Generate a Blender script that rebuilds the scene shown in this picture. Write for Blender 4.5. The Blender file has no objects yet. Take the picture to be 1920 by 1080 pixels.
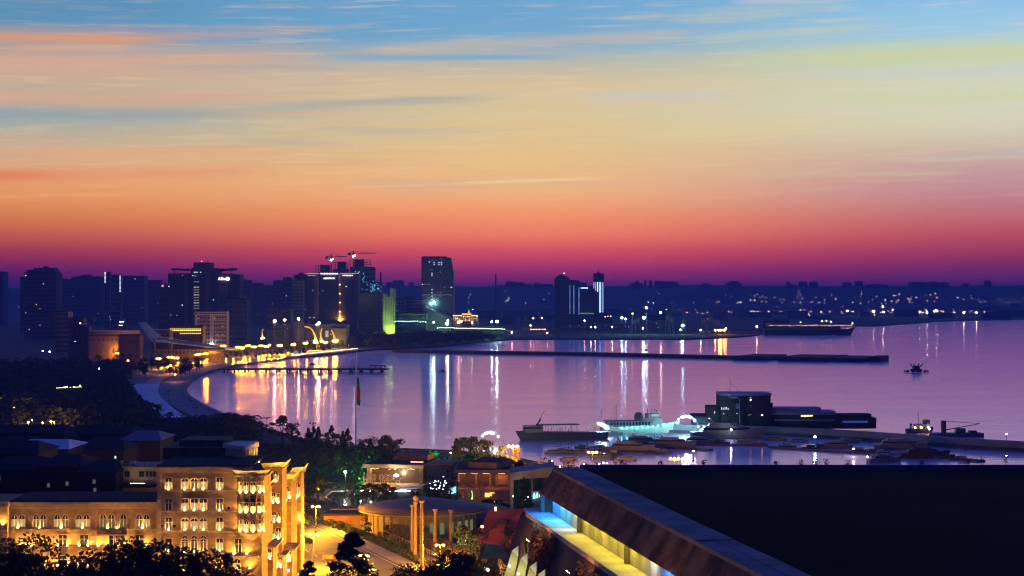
import bpy, bmesh, math, random
from mathutils import Vector, Matrix
random.seed(11)
SC = bpy.context.scene
COL = SC.collection
# ---------------------------------------------------------------- camera
F, HZ, CZ = 3480.0, 550.0, 75.0
def sr(*c):
    return tuple((v/255/12.92) if v/255 <= .04045 else ((v/255+.055)/1.055)**2.4 for v in c)
cam_d = bpy.data.cameras.new('camera'); cam = bpy.data.objects.new('camera', cam_d); COL.objects.link(cam)
cam.location = (0, 0, CZ); cam.rotation_euler = (math.radians(90), 0, 0)
cam_d.sensor_width = 36; cam_d.lens = 36*F/1920; cam_d.shift_y = 10/1920
cam_d.clip_start = 1; cam_d.clip_end = 60000
SC.camera = cam
SC.view_settings.view_transform = 'Standard'; SC.view_settings.look = 'None'
SC.view_settings.exposure = 0; SC.view_settings.gamma = 1; SC.view_settings.use_curve_mapping = False
SC.render.engine = 'CYCLES'
cy = SC.cycles
cy.use_denoising = True
cy.max_bounces = 5; cy.diffuse_bounces = 2; cy.glossy_bounces = 3; cy.transmission_bounces = 3; cy.volume_bounces = 0
cy.transparent_max_bounces = 6
cy.sample_clamp_indirect = 3.0; cy.sample_clamp_direct = 0
cy.caustics_reflective = False; cy.caustics_refractive = False
cy.use_light_tree = True; cy.filter_width = 1.15
# ---------------------------------------------------------------- sky (twilight, sun still below the horizon)
W = bpy.data.worlds.new('World'); SC.world = W; W.use_nodes = True
nt = W.node_tree; N = nt.nodes; L = nt.links; N.clear()
def nd(t, **k):
    n = N.new(t)
    for a, b in k.items(): setattr(n, a, b)
    return n
def inp(sock, v):
    if isinstance(v, bpy.types.NodeSocket): L.new(v, sock)
    else: sock.default_value = v
def M(op, a, b=None, c=None, clamp=False):
    n = nd('ShaderNodeMath', operation=op, use_clamp=clamp); inp(n.inputs[0], a)
    if b is not None: inp(n.inputs[1], b)
    if c is not None: inp(n.inputs[2], c)
    return n.outputs[0]
def MR(v, a, b, c=0.0, d=1.0, smooth=True):
    n = nd('ShaderNodeMapRange'); n.interpolation_type = 'SMOOTHSTEP' if smooth else 'LINEAR'; n.clamp = True
    inp(n.inputs['Value'], v); n.inputs['From Min'].default_value = a; n.inputs['From Max'].default_value = b
    n.inputs['To Min'].default_value = c; n.inputs['To Max'].default_value = d
    return n.outputs[0]
def MX(f, a, b):
    n = nd('ShaderNodeMix', data_type='RGBA'); inp(n.inputs[0], f); inp(n.inputs[6], a); inp(n.inputs[7], b)
    return n.outputs[2]
def ramp(pos, stops):
    n = nd('ShaderNodeValToRGB'); cr = n.color_ramp; inp(n.inputs[0], pos)
    stops = sorted(stops); cr.elements[0].position = stops[0][0]; cr.elements[0].color = (*stops[0][1], 1)
    cr.elements[1].position = stops[-1][0]; cr.elements[1].color = (*stops[-1][1], 1)
    for p, c in stops[1:-1]:
        e = cr.elements.new(p); e.color = (*c, 1)
    return n.outputs[0]
tc = nd('ShaderNodeTexCoord'); sep = nd('ShaderNodeSeparateXYZ'); L.new(tc.outputs['Generated'], sep.inputs[0])
sx, sy, sz = sep.outputs
horiz = M('SQRT', M('ADD', M('MULTIPLY', sx, sx), M('MULTIPLY', sy, sy)))
el = M('ARCTAN2', sz, horiz)
az = M('ARCTAN2', sx, sy)
def elr(y): return (550-y)/3480
P0 = M('DIVIDE', M('MAXIMUM', el, 0.0), 0.164, clamp=True)
def pr(y): return max(0, min(1, elr(y)/.164))
SKL = {548:(50,24,78),530:(62,27,84),512:(88,30,84),495:(118,38,84),470:(156,58,74),440:(190,92,72),410:(210,122,76),375:(226,146,92),335:(228,160,112),295:(212,172,138),255:(176,172,156),225:(152,166,172),190:(186,172,152),150:(200,168,146),110:(146,156,166),60:(96,148,186),0:(88,145,188)}
SKM = {548:(78,28,84),530:(100,33,88),512:(132,42,92),495:(168,56,94),470:(206,80,86),440:(233,120,96),405:(240,146,100),360:(238,176,124),310:(232,188,132),260:(224,194,142),210:(216,196,154),160:(214,192,156),120:(186,184,170),80:(116,168,204),0:(112,166,208)}
SKR = {548:(62,30,88),530:(76,34,88),505:(105,40,88),475:(150,56,88),445:(178,76,92),410:(190,104,112),370:(190,132,142),330:(194,152,156),290:(202,180,164),250:(212,206,178),200:(208,212,192),150:(204,212,182),110:(196,214,184),70:(158,202,228),0:(134,190,232)}
HAZE_D = 1.1e-4
def clear(y, c):
    # the colour beyond the haze box that is seen as c through the air
    tau = HAZE_D*min(11500, 85/max(1e-4, elr(y))); k = math.exp(tau); c = sr(*c)
    return tuple(max(.002, v*k-a*(k-1)) for v, a in zip(c, (.006,.013,.075)))
rL, rM, rR = (ramp(P0, [(pr(y), clear(y, c)) for y, c in S.items()]) for S in (SKL, SKM, SKR))
low = MX(MR(az, -.29, 0.02), rL, rM); low = MX(MR(az, 0.0, .27), low, rR)
# thin streaks of cloud: noise stretched along the horizon, slightly tilted
cmb = nd('ShaderNodeCombineXYZ'); inp(cmb.inputs[0], M('MULTIPLY', az, 5.0)); inp(cmb.inputs[1], M('MULTIPLY', M('SUBTRACT', el, M('MULTIPLY', az, .018)), 95.0))
def noise(vec, scale, detail=4, rough=.55, dist=0.0):
    n = nd('ShaderNodeTexNoise'); inp(n.inputs['Vector'], vec); n.inputs['Scale'].default_value = scale
    n.inputs['Detail'].default_value = detail; n.inputs['Roughness'].default_value = rough; n.inputs['Distortion'].default_value = dist
    return n.outputs[0]
n1 = noise(cmb.outputs[0], 1.0, 5, .55, .25); n2 = noise(cmb.outputs[0], 4.2, 4, .6, .1)
mid_el = M('MULTIPLY', MR(el, .035, .075), MR(el, .30, .16))
streak = M('MULTIPLY', MR(n1, .5, .72), mid_el)
warm = MX(MR(az, -.2, .22), (*sr(236,168,124), 1), (*sr(216,218,166), 1))
low = MX(M('MULTIPLY', streak, .42), low, warm)
gap = M('MULTIPLY', MR(n1, .46, .28), mid_el)
low = MX(M('MULTIPLY', gap, .26), low, MX(MR(az, -.2, .2), (*sr(112,152,182), 1), (*sr(176,200,224), 1)))
low = MX(M('MULTIPLY', M('MULTIPLY', MR(n2, .5, .72), mid_el), .3), low, (*sr(250,214,176), 1))
# named bands seen in the sky: (x0,y0,x1,y1, half thickness px, colour, strength, soft ends)
BANDS = [(-300,92,420,84,13,(230,160,112),.9),(0,108,300,100,5,(232,178,138),.6),(-300,150,680,108,20,(222,176,150),.8),
 (-300,205,640,185,12,(222,172,146),.7),(-300,232,560,214,12,(154,168,172),.65),(380,212,1000,180,8,(172,176,170),.7),
 (560,50,1110,22,26,(104,164,210),.32),(560,112,1110,108,7,(112,172,214),.7),(420,238,1200,236,8,(232,200,142),.6),
 (600,98,1400,62,10,(206,190,170),.6),(-200,55,420,20,28,(92,146,184),.6),(1350,12,1560,8,6,(216,206,206),.5),
 (-100,300,640,284,7,(242,176,122),.6),(-400,346,240,334,9,(238,128,92),.75),(60,340,560,316,11,(242,160,118),.65),
 (-300,386,420,362,2.6,(250,176,104),.8),(620,354,860,346,2.2,(250,206,142),.65),(800,347,1180,333,2.8,(252,220,152),.85),(1660,310,2000,300,2,(220,200,180),.6),
 (1050,184,1400,180,9,(200,206,214),.4),(1250,80,1700,60,10,(208,212,176),.45),(1300,112,2300,112,16,(206,214,168),.5),
 (1480,82,2300,64,7,(160,204,232),.55),(1400,150,2300,146,8,(206,212,214),.6),(1380,195,2300,192,11,(214,218,166),.6),(1150,255,1560,246,6,(232,212,160),.5),
 (0,262,420,258,5,(196,184,160),.5),(1500,44,2200,30,7,(150,202,234),.5),(1820,68,2200,60,3,(232,210,196),.6)]
for (x0, y0, x1, y1, th, c, s) in BANDS:
    a0, a1 = (x0-960)/3480, (x1-960)/3480; e0, e1 = elr(y0), elr(y1); sl = (e1-e0)/(a1-a0)
    line = M('MULTIPLY_ADD', az, sl, e0-sl*a0)
    wob = M('MULTIPLY', M('SUBTRACT', n1, .5), th*2.2/3480)
    v = M('DIVIDE', M('ADD', M('SUBTRACT', el, line), wob), th/3480)
    g = M('POWER', 2.718, M('MULTIPLY', M('MULTIPLY', v, v), -1.0))
    soft = (a1-a0)*.3
    g = M('MULTIPLY', g, M('MULTIPLY', MR(az, a0, a0+soft), MR(az, a1, a1-soft)))
    low = MX(M('MULTIPLY', g, s), low, (*sr(*c), 1))
# above the frame: twilight blue deepening to the zenith; behind the camera the dusky side of the sky
up = ramp(M('DIVIDE', M('SUBTRACT', el, .15), 1.42, clamp=True), [(0, sr(110,165,208)), (.06, sr(98,150,224)), (.16, sr(66,100,216)), (.38, sr(32,48,160)), (1, sr(16,24,105))])
skyc = MX(MR(el, .150, .20), low, up)
back = ramp(M('DIVIDE', M('MAXIMUM', el, 0.0), 1.57, clamp=True), [(0, sr(36,34,90)), (.12, sr(38,48,130)), (1, sr(16,24,105))])
skyc = MX(MR(M('ABSOLUTE', az), .55, 2.0), skyc, back)
skyc = MX(MR(el, 0.0, -.03), skyc, (*sr(22,22,50), 1))
bg = nd('ShaderNodeBackground'); inp(bg.inputs[0], skyc); bg.inputs[1].default_value = 1.0
wo = nd('ShaderNodeOutputWorld'); L.new(bg.outputs[0], wo.inputs[0])
W.cycles.sampling_method = 'MANUAL'; W.cycles.sample_map_resolution = 512
# ---------------------------------------------------------------- materials
MATS = {}
def mat(name, base=(.3,.3,.3), rough=.8, var=.0, scale=.3, bump=0.0, metal=0.0, spec=.3, var2=None, stretch=None, coat=0):
    """principled material whose colour and relief come from object-space noise"""
    if name in MATS: return MATS[name]
    m = bpy.data.materials.new(name); m.use_nodes = True; t = m.node_tree; n = t.nodes; l = t.links
    b = n['Principled BSDF']; b.inputs['Base Color'].default_value = (*base, 1); b.inputs['Roughness'].default_value = rough
    b.inputs['Metallic'].default_value = metal; b.inputs['Specular IOR Level'].default_value = spec
    if var > 0 or bump > 0:
        g = n.new('ShaderNodeNewGeometry'); mp = n.new('ShaderNodeMapping'); l.new(g.outputs['Position'], mp.inputs[0])
        if stretch: mp.inputs['Scale'].default_value = stretch
        ns = n.new('ShaderNodeTexNoise'); ns.inputs['Scale'].default_value = scale; ns.inputs['Detail'].default_value = 6
        l.new(mp.outputs[0], ns.inputs['Vector'])
        r = n.new('ShaderNodeValToRGB'); l.new(ns.outputs[0], r.inputs[0])
        c2 = var2 or tuple(v*(1-var) for v in base); c1 = tuple(min(1, v*(1+var*.6)) for v in base)
        r.color_ramp.elements[0].position = .32; r.color_ramp.elements[0].color = (*c2, 1)
        r.color_ramp.elements[1].position = .68; r.color_ramp.elements[1].color = (*c1, 1)
        l.new(r.outputs[0], b.inputs['Base Color'])
        if bump:
            bp = n.new('ShaderNodeBump'); bp.inputs['Strength'].default_value = bump; bp.inputs['Distance'].default_value = .15
            ns2 = n.new('ShaderNodeTexNoise'); ns2.inputs['Scale'].default_value = scale*6; ns2.inputs['Detail'].default_value = 5
            l.new(mp.outputs[0], ns2.inputs['Vector']); l.new(ns2.outputs[0], bp.inputs['Height']); l.new(bp.outputs[0], b.inputs['Normal'])
    MATS[name] = m; return m
def emit(name, col, strength, sample=True):
    if name in MATS: return MATS[name]
    m = bpy.data.materials.new(name); m.use_nodes = True; t = m.node_tree; t.nodes.clear()
    e = t.nodes.new('ShaderNodeEmission'); o = t.nodes.new('ShaderNodeOutputMaterial'); t.links.new(e.outputs[0], o.inputs[0])
    e.inputs[0].default_value = (*col, 1); e.inputs[1].default_value = strength
    m.cycles.emission_sampling = 'FRONT' if sample else 'NONE'
    MATS[name] = m; return m
# ---------------------------------------------------------------- mesh helpers
def gd(py, z=2.0): return (CZ-z)*F/(py-HZ)          # distance at which height z shows at row py
def gx(px, D): return (px-960)/F*D
def gz(py, D): return CZ-(py-HZ)*D/F
def gp(px, py, z=2.0): D = gd(py, z); return (gx(px, D), D)
class MB:
    def __init__(s): s.v = []; s.f = []; s.mi = []
    def add(s, vs, fs, m=0):
        o = len(s.v); s.v += [tuple(v) for v in vs]; s.f += [tuple(i+o for i in f) for f in fs]; s.mi += [m]*len(fs); return s
    def box(s, x0, x1, y0, y1, z0, z1, m=0):
        return s.add([(x0,y0,z0),(x1,y0,z0),(x1,y1,z0),(x0,y1,z0),(x0,y0,z1),(x1,y0,z1),(x1,y1,z1),(x0,y1,z1)],
                     [(0,1,5,4),(1,2,6,5),(2,3,7,6),(3,0,4,7),(4,5,6,7),(3,2,1,0)], m)
    def cbox(s, cx, cy, z0, w, d, h, m=0, rz=0):
        c, si = math.cos(rz), math.sin(rz); P = []
        for z in (z0, z0+h):
            for (a, b) in ((-w/2,-d/2),(w/2,-d/2),(w/2,d/2),(-w/2,d/2)): P.append((cx+a*c-b*si, cy+a*si+b*c, z))
        return s.add(P, [(0,1,5,4),(1,2,6,5),(2,3,7,6),(3,0,4,7),(4,5,6,7),(3,2,1,0)], m)
    def prism(s, poly, z0, z1, m=0, mtop=None):
        n = len(poly); zf = (lambda z, i: z[i] if isinstance(z, (list, tuple)) else z)
        P = [(p[0], p[1], zf(z0, i)) for i, p in enumerate(poly)] + [(p[0], p[1], zf(z1, i)) for i, p in enumerate(poly)]
        s.add(P, [(i, (i+1) % n, (i+1) % n+n, i+n) for i in range(n)] + [tuple(reversed(range(n)))], m)
        o = len(s.v)-2*n; s.f.append(tuple(o+n+i for i in range(n))); s.mi.append(m if mtop is None else mtop); return s
    def cyl(s, x, y, z0, z1, r0, r1=None, n=10, m=0, cap=True):
        r1 = r0 if r1 is None else r1; P = []
        for z, r in ((z0, r0), (z1, r1)):
            for i in range(n): a = 2*math.pi*i/n; P.append((x+r*math.cos(a), y+r*math.sin(a), z))
        fs = [(i, (i+1) % n, (i+1) % n+n, i+n) for i in range(n)]
        if cap: fs += [tuple(reversed(range(n))), tuple(range(n, 2*n))]
        return s.add(P, fs, m)
    def rod(s, a, b, r0, r1=None, n=5, m=0):
        a, b = Vector(a), Vector(b); r1 = r0 if r1 is None else r1; d = (b-a)
        if d.length < 1e-6: return s
        d.normalize(); u = d.cross(Vector((0,0,1)) if abs(d.z) < .9 else Vector((1,0,0))).normalized(); w = d.cross(u); P = []
        for c, r in ((a, r0), (b, r1)):
            for i in range(n): t = 2*math.pi*i/n; P.append(tuple(c+u*(r*math.cos(t))+w*(r*math.sin(t))))
        return s.add(P, [(i, (i+1) % n, (i+1) % n+n, i+n) for i in range(n)]+[tuple(reversed(range(n))), tuple(range(n, 2*n))], m)
    def lathe(s, x, y, prof, n=12, m=0):
        P = []; k = len(prof)
        for (r, z) in prof:
            for i in range(n): a = 2*math.pi*i/n; P.append((x+r*math.cos(a), y+r*math.sin(a), z))
        fs = [(j*n+i, j*n+(i+1) % n, (j+1)*n+(i+1) % n, (j+1)*n+i) for j in range(k-1) for i in range(n)]
        fs += [tuple(reversed(range(n))), tuple(range((k-1)*n, k*n))]
        return s.add(P, fs, m)
    def ico(s, x, y, z, r, m=0, sz=1.0):
        t = (1+5**.5)/2; q = 1/math.sqrt(1+t*t)
        P = [(-1,t,0),(1,t,0),(-1,-t,0),(1,-t,0),(0,-1,t),(0,1,t),(0,-1,-t),(0,1,-t),(t,0,-1),(t,0,1),(-t,0,-1),(-t,0,1)]
        fs = [(0,11,5),(0,5,1),(0,1,7),(0,7,10),(0,10,11),(1,5,9),(5,11,4),(11,10,2),(10,7,6),(7,1,8),(3,9,4),(3,4,2),(3,2,6),(3,6,8),(3,8,9),(4,9,5),(2,4,11),(6,2,10),(8,6,7),(9,8,1)]
        return s.add([(x+p[0]*q*r, y+p[1]*q*r, z+p[2]*q*r*sz) for p in P], fs, m)
    def oct(s, x, y, z, r, m=0, sz=1.0):
        return s.add([(x+r,y,z),(x-r,y,z),(x,y+r,z),(x,y-r,z),(x,y,z+r*sz),(x,y,z-r*sz)], [(0,2,4),(2,1,4),(1,3,4),(3,0,4),(2,0,5),(1,2,5),(3,1,5),(0,3,5)], m)
    def mesh(s, name, mats, smooth=False):
        me = bpy.data.meshes.new(name); me.from_pydata(s.v, [], s.f)
        for m in (mats if isinstance(mats, (list, tuple)) else [mats]): me.materials.append(m)
        if any(s.mi): me.polygons.foreach_set('material_index', s.mi)
        if smooth: me.polygons.foreach_set('use_smooth', [True]*len(s.f))
        me.validate(); me.update(); return me
def tag(o, label=None, cat=None, group=None, kind=None):
    if label: o['label'] = label
    if cat: o['category'] = cat
    if group: o['group'] = group
    if kind: o['kind'] = kind
    return o
def obj(name, mb, mats, parent=None, label=None, cat=None, group=None, kind=None, smooth=False, loc=None):
    me = mb.mesh(name, mats, smooth) if isinstance(mb, MB) else mb
    o = bpy.data.objects.new(name, me); COL.objects.link(o)
    if parent: o.parent = parent
    if loc: o.location = loc
    return tag(o, label, cat, group, kind)
def empty(name, loc, label, cat, group=None, rz=0, scale=None):
    o = bpy.data.objects.new(name, None); COL.objects.link(o); o.location = loc; o.rotation_euler = (0,0,rz); o.empty_display_size = 1
    if scale: o.scale = (scale,)*3 if not isinstance(scale, (tuple, list)) else scale
    return tag(o, label, cat, group)
def copy_tree(o, parent=None):
    c = o.copy(); COL.objects.link(c); c.parent = parent
    for ch in [x for x in CH.get(o.name, [])] or list(o.children): copy_tree(ch, c)
    return c
CH = {}
ORD = ['first','second','third','fourth','fifth','sixth','seventh','eighth','ninth','tenth','eleventh','twelfth','thirteenth','fourteenth','fifteenth','sixteenth','seventeenth','eighteenth','nineteenth','twentieth']
def ordn(i):
    if i < 20: return ORD[i]
    n = i+1; tens = {2:'twenty',3:'thirty',4:'forty',5:'fifty',6:'sixty',7:'seventy',8:'eighty',9:'ninety'}[min(9, n//10)]
    return tens+'-'+ORD[n%10-1] if n % 10 else tens[:-1]+'ieth'
def text_mesh(body, size, depth, name, m, bold=0):
    cu = bpy.data.curves.new(name, 'FONT'); cu.body = body; cu.size = size; cu.extrude = depth; cu.align_x = 'CENTER'; cu.align_y = 'CENTER'; cu.offset = bold; cu.resolution_u = 2
    t = bpy.data.objects.new(name, cu); COL.objects.link(t); dg = bpy.context.evaluated_depsgraph_get(); dg.update()
    me = bpy.data.meshes.new_from_object(t.evaluated_get(dg)); me.name = name
    bpy.data.objects.remove(t); me.materials.clear(); me.materials.append(m); return me

def ulight(par, x, y, z, w, d, m):
    obj('uplight', MB().box(x-w/2-.04, x+w/2+.04, y-d/2-.04, y+d/2+.04, z-.12, z-.01).add([(x-w/2,y-d/2,z),(x+w/2,y-d/2,z),(x+w/2,y+d/2,z),(x-w/2,y+d/2,z)], [(0,1,2,3)], 1), [MATS.get('bare_steel') or mat('bare_steel', (.08,.08,.09), .7), m], par)
# ---------------------------------------------------------------- water
def water_mat():
    m = bpy.data.materials.new('sea_water'); m.use_nodes = True; t = m.node_tree; n = t.nodes; l = t.links; n.clear()
    g = n.new('ShaderNodeNewGeometry'); mp = n.new('ShaderNodeMapping'); l.new(g.outputs['Position'], mp.inputs[0]); mp.inputs['Scale'].default_value = (.35, 1, 1)
    n1 = n.new('ShaderNodeTexNoise'); n1.inputs['Scale'].default_value = .14; n1.inputs['Detail'].default_value = 5; n1.inputs['Roughness'].default_value = .6; l.new(mp.outputs[0], n1.inputs['Vector'])
    bp = n.new('ShaderNodeBump'); bp.inputs['Strength'].default_value = .13; bp.inputs['Distance'].default_value = 1.0; l.new(n1.outputs[0], bp.inputs['Height'])
    n2 = n.new('ShaderNodeTexNoise'); n2.inputs['Scale'].default_value = .02; n2.inputs['Detail'].default_value = 3; l.new(mp.outputs[0], n2.inputs['Vector'])
    mr = n.new('ShaderNodeMapRange'); l.new(n2.outputs[0], mr.inputs[0]); mr.inputs[1].default_value = .35; mr.inputs[2].default_value = .65; mr.inputs[3].default_value = .36; mr.inputs[4].default_value = .47
    a = n.new('ShaderNodeBsdfGlossy'); a.inputs['Color'].default_value = (1.0,.71,.97,1); a.inputs['Roughness'].default_value = .08; l.new(bp.outputs[0], a.inputs['Normal'])
    b = n.new('ShaderNodeBsdfGlossy'); b.inputs['Color'].default_value = (.96,.74,1.0,1); b.inputs['Roughness'].default_value = .46; l.new(bp.outputs[0], b.inputs['Normal'])
    mx = n.new('ShaderNodeMixShader'); l.new(mr.outputs[0], mx.inputs[0]); l.new(a.outputs[0], mx.inputs[1]); l.new(b.outputs[0], mx.inputs[2])
    d = n.new('ShaderNodeBsdfDiffuse'); d.inputs['Color'].default_value = (.01,.03,.09,1)
    mx2 = n.new('ShaderNodeMixShader'); mx2.inputs[0].default_value = .01; l.new(mx.outputs[0], mx2.inputs[1]); l.new(d.outputs[0], mx2.inputs[2])
    o = n.new('ShaderNodeOutputMaterial'); l.new(mx2.outputs[0], o.inputs[0]); return m
WATER = water_mat()
obj('sea', MB().add([(-9000,-3000,0),(12000,-3000,0),(12000,16000,0),(-9000,16000,0)], [(0,1,2,3)]), WATER, kind='structure')
# ---------------------------------------------------------------- haze
hz = bpy.data.materials.new('haze_air'); hz.use_nodes = True; ht = hz.node_tree; ht.nodes.clear()
pv = ht.nodes.new('ShaderNodeVolumePrincipled'); pv.inputs['Color'].default_value = (.17,.34,1.0,1); pv.inputs['Density'].default_value = HAZE_D; pv.inputs['Anisotropy'].default_value = .1
ho = ht.nodes.new('ShaderNodeOutputMaterial'); ht.links.new(pv.outputs[0], ho.inputs['Volume'])
HAZE = obj('haze', MB().box(-9500,12500,-3500,16500,-12,160), hz, kind='stuff')
# ---------------------------------------------------------------- land, shore, roads
earth = mat('dark_earth', (.045,.05,.04), .95, .4, .05, .2)
asphalt = mat('asphalt', (.07,.068,.065), .8, .3, .08, .1)
paving = mat('pale_paving', (.26,.25,.27), .7, .25, .12, .1)
prom_m = mat('promenade_paving', (.19,.19,.24), .75, .3, .06, .1)
concrete = mat('grey_concrete', (.26,.25,.24), .85, .25, .25, .2)
dconcrete = mat('dark_wet_concrete', (.07,.07,.08), .85, .35, .15, .2)
lawn_m = mat('park_lawn', (.05,.08,.03), .95, .5, .15, .3)
SHORE = [(460,796),(430,788),(400,775),(375,762),(354,749),(345,736),(351,722),(370,708),(400,697),(430,690),(480,682),(540,673),(600,668),(670,660)]
sh = [gp(a, b, 0) for a, b in SHORE]
right = [(2400,592),(1920,599),(1760,603),(1700,608),(1640,612),(1560,612),(1500,616),(1450,620),(1420,630),(1380,633),(1290,637),(1120,637),(960,637),(935,640),(905,641),(880,645),(830,651),(760,655),(700,657)]
near = [(520,815),(600,838),(690,850),(760,848),(860,852),(980,868),(1060,885),(1300,905),(1950,905),(2600,905)]
poly = [gp(a, b, 0) for a, b in right] + list(reversed(sh)) + [gp(a, b, 0) for a, b in near] + [(1500,-700),(-2600,-700),(-8900,4000),(-8900,12300),(11500,12300),(11500,6300)]
obj('ground', MB().prism(poly, -4, 2.0), earth, kind='structure')
# far ridge
def ridge(name, prof, D0, D1, D2, m):
    xs = [prof[0][0] + (prof[-1][0]-prof[0][0])*i/160 for i in range(161)]
    def pf(x):
        for (a, b), (c, d) in zip(prof, prof[1:]):
            if a <= x <= c: return b+(d-b)*(x-a)/(c-a)
        return prof[-1][1]
    mb = MB(); rows = 10; vs = []
    for j in range(rows+1):
        t = j/rows; D = D0+(D1-D0)*t
        for x in xs:
            top = gz(pf(x)+random.uniform(-.8,.8), D1); w = t*t*(3-2*t)
            z = 1.5+(top-1.5)*w + (math.sin(x*.031+j)*6+math.sin(x*.011+j*2)*7)*(t*(1-t))*1.5
            vs.append((gx(x, D), D, z))
    for x in xs: vs.append((gx(x, D1)*D2/D1, D2, 1.0))
    k = len(xs); fs = [(j*k+i, j*k+i+1, (j+1)*k+i+1, (j+1)*k+i) for j in range(rows+1) for i in range(k-1)]
    mb.add(vs, fs); return obj(name, mb, m, kind='structure', smooth=True)
hill_m = mat('far_hill_scrub', (.05,.05,.06), .95, .3, .004)
ridge('hills', [(-900,545),(-200,541),(0,540),(300,538),(500,538),(760,536),(900,537),(960,534),(1040,536),(1180,537),(1300,534),(1500,536),(1700,536),(1920,535),(2300,534),(3000,538)], 6450, 7900, 9500, hill_m)
# near slope below the viewpoint, falling from the camera's hill to the street
vs = []; xs = list(range(-260, 261, 10)); ysr = list(range(-140, 411, 11))
def hill_z(x, y):
    t = max(0, min(1, (400-y)/400)); z = 2.01+50*t**1.25
    return z + (math.sin(x*.11+y*.05)+math.sin(y*.17-x*.04))*.9*min(1, t*4)
for y in ysr:
    for x in xs: vs.append((x, y, hill_z(x, y) if y < 398 else 1.6))
k = len(xs); obj('hillside', MB().add(vs, [(j*k+i, j*k+i+1, (j+1)*k+i+1, (j+1)*k+i) for j in range(len(ysr)-1) for i in range(k-1)]), earth, kind='structure', smooth=True)
def offset(path, d):
    out = []
    for i, p in enumerate(path):
        a = path[max(0, i-1)]; b = path[min(len(path)-1, i+1)]; t = Vector((b[0]-a[0], b[1]-a[1])).normalized()
        out.append((p[0]-t.y*d, p[1]+t.x*d))
    return out
def strip(name, path, d0, d1, z, m, kind='structure', thick=0):
    a, b = offset(path, d0), offset(path, d1); n = len(path)
    if thick: return obj(name, MB().prism(a+list(reversed(b)), z-thick, z), m, kind=kind)
    vs = [(p[0], p[1], z) for p in a]+[(p[0], p[1], z) for p in b]
    return obj(name, MB().add(vs, [(i, i+1, n+i+1, n+i) for i in range(n-1)]), m, kind=kind)
def smooth_path(p, k=3):
    for _ in range(k):
        q = [p[0]]
        for a, b in zip(p, p[1:]): q += [(a[0]*.75+b[0]*.25, a[1]*.75+b[1]*.25), (a[0]*.25+b[0]*.75, a[1]*.25+b[1]*.75)]
        p = q+[p[-1]]
    return p
shs = smooth_path(sh, 2)      # runs from near (hidden by trees) round the bay and away
strip('promenade', shs, 3, 20, 2.06, prom_m)
strip('quay', shs, -1.2, 2.9, 2.5, mat('quay_stone', (.2,.19,.2), .8, .2, .2, .2), thick=3.4)
far_sh = [p for p in shs if p[1] > 1500]
strip('avenue', far_sh, 34, 62, 2.05, mat('worn_asphalt', (.16,.15,.14), .8, .3, .08, .1))  # asphalt set paler to brighten the lamplit ground
strip('pavement', far_sh, 22, 33, 2.18, paving, thick=.14)
plz = [gp(*q, 2.0) for q in [(311,704),(300,718),(297,735),(308,750),(326,766),(352,784),(388,800),(330,800),(290,768),(262,742),(250,724),(262,712),(290,704)]]
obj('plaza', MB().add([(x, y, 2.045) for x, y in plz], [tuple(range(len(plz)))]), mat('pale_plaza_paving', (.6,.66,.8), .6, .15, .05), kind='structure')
# street below the palace
road_r = [(-150,821),(-95,673),(-67,598),(-47,545),(-28,493),(6,402)]
strip('street', road_r, 0, 36, 2.04, asphalt) if False else None
n_r = offset(road_r, -34)
obj('street', MB().add([(x, y, 2.05) for x, y in road_r]+[(x, y, 2.05) for x, y in n_r], [(i, i+1, 7+i, 6+i) for i in range(5)]), mat('street_asphalt', (.12,.11,.10), .75, .4, .12, .15), kind='structure')
def ribbon(name, path, a, b, z, m, thick=0, kind='structure', **kw):
    p, q = offset(path, a), offset(path, b)
    if thick: return obj(name, MB().prism(p+list(reversed(q)), z-thick, z), m, kind=kind, **kw)
    n = len(path); return obj(name, MB().add([(x, y, z) for x, y in p]+[(x, y, z) for x, y in q], [(i, i+1, n+i+1, n+i) for i in range(n-1)]), m, kind=kind, **kw)
white_paint = mat('road_paint', (.55,.52,.45), .7)
mk = MB()
for k in range(28):
    t = k/28; i = min(4, int(t*5)); u = t*5-i; c = offset(road_r, -17)
    ax, ay = c[i][0]+(c[i+1][0]-c[i][0])*u, c[i][1]+(c[i+1][1]-c[i][1])*u
    dx, dy = c[i+1][0]-c[i][0], c[i+1][1]-c[i][1]; q = math.hypot(dx, dy); dx, dy = dx/q, dy/q
    mk.add([(ax-dy*.12, ay+dx*.12, 2.058),(ax+dy*.12, ay-dx*.12, 2.058),(ax+dy*.12+dx*4.4, ay-dx*.12+dy*4.4, 2.058),(ax-dy*.12+dx*4.4, ay+dx*.12+dy*4.4, 2.058)], [(0,1,2,3)])
obj('road_markings', mk, white_paint, kind='structure')
ribbon('road_edge_line', road_r, -1.0, -1.25, 2.058, white_paint)
ribbon('kerb', road_r, 0, .35, 2.19, concrete, .19)
ribbon('sidewalk', road_r, .36, 4.6, 2.17, mat('warm_paving', (.32,.28,.24), .8, .25, .5, .1), .16)
ribbon('verge', road_r, 4.61, 8.2, 2.1, lawn_m, .09)
ribbon('footpath', road_r, 8.21, 12.5, 2.15, MATS['warm_paving'], .13)
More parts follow.
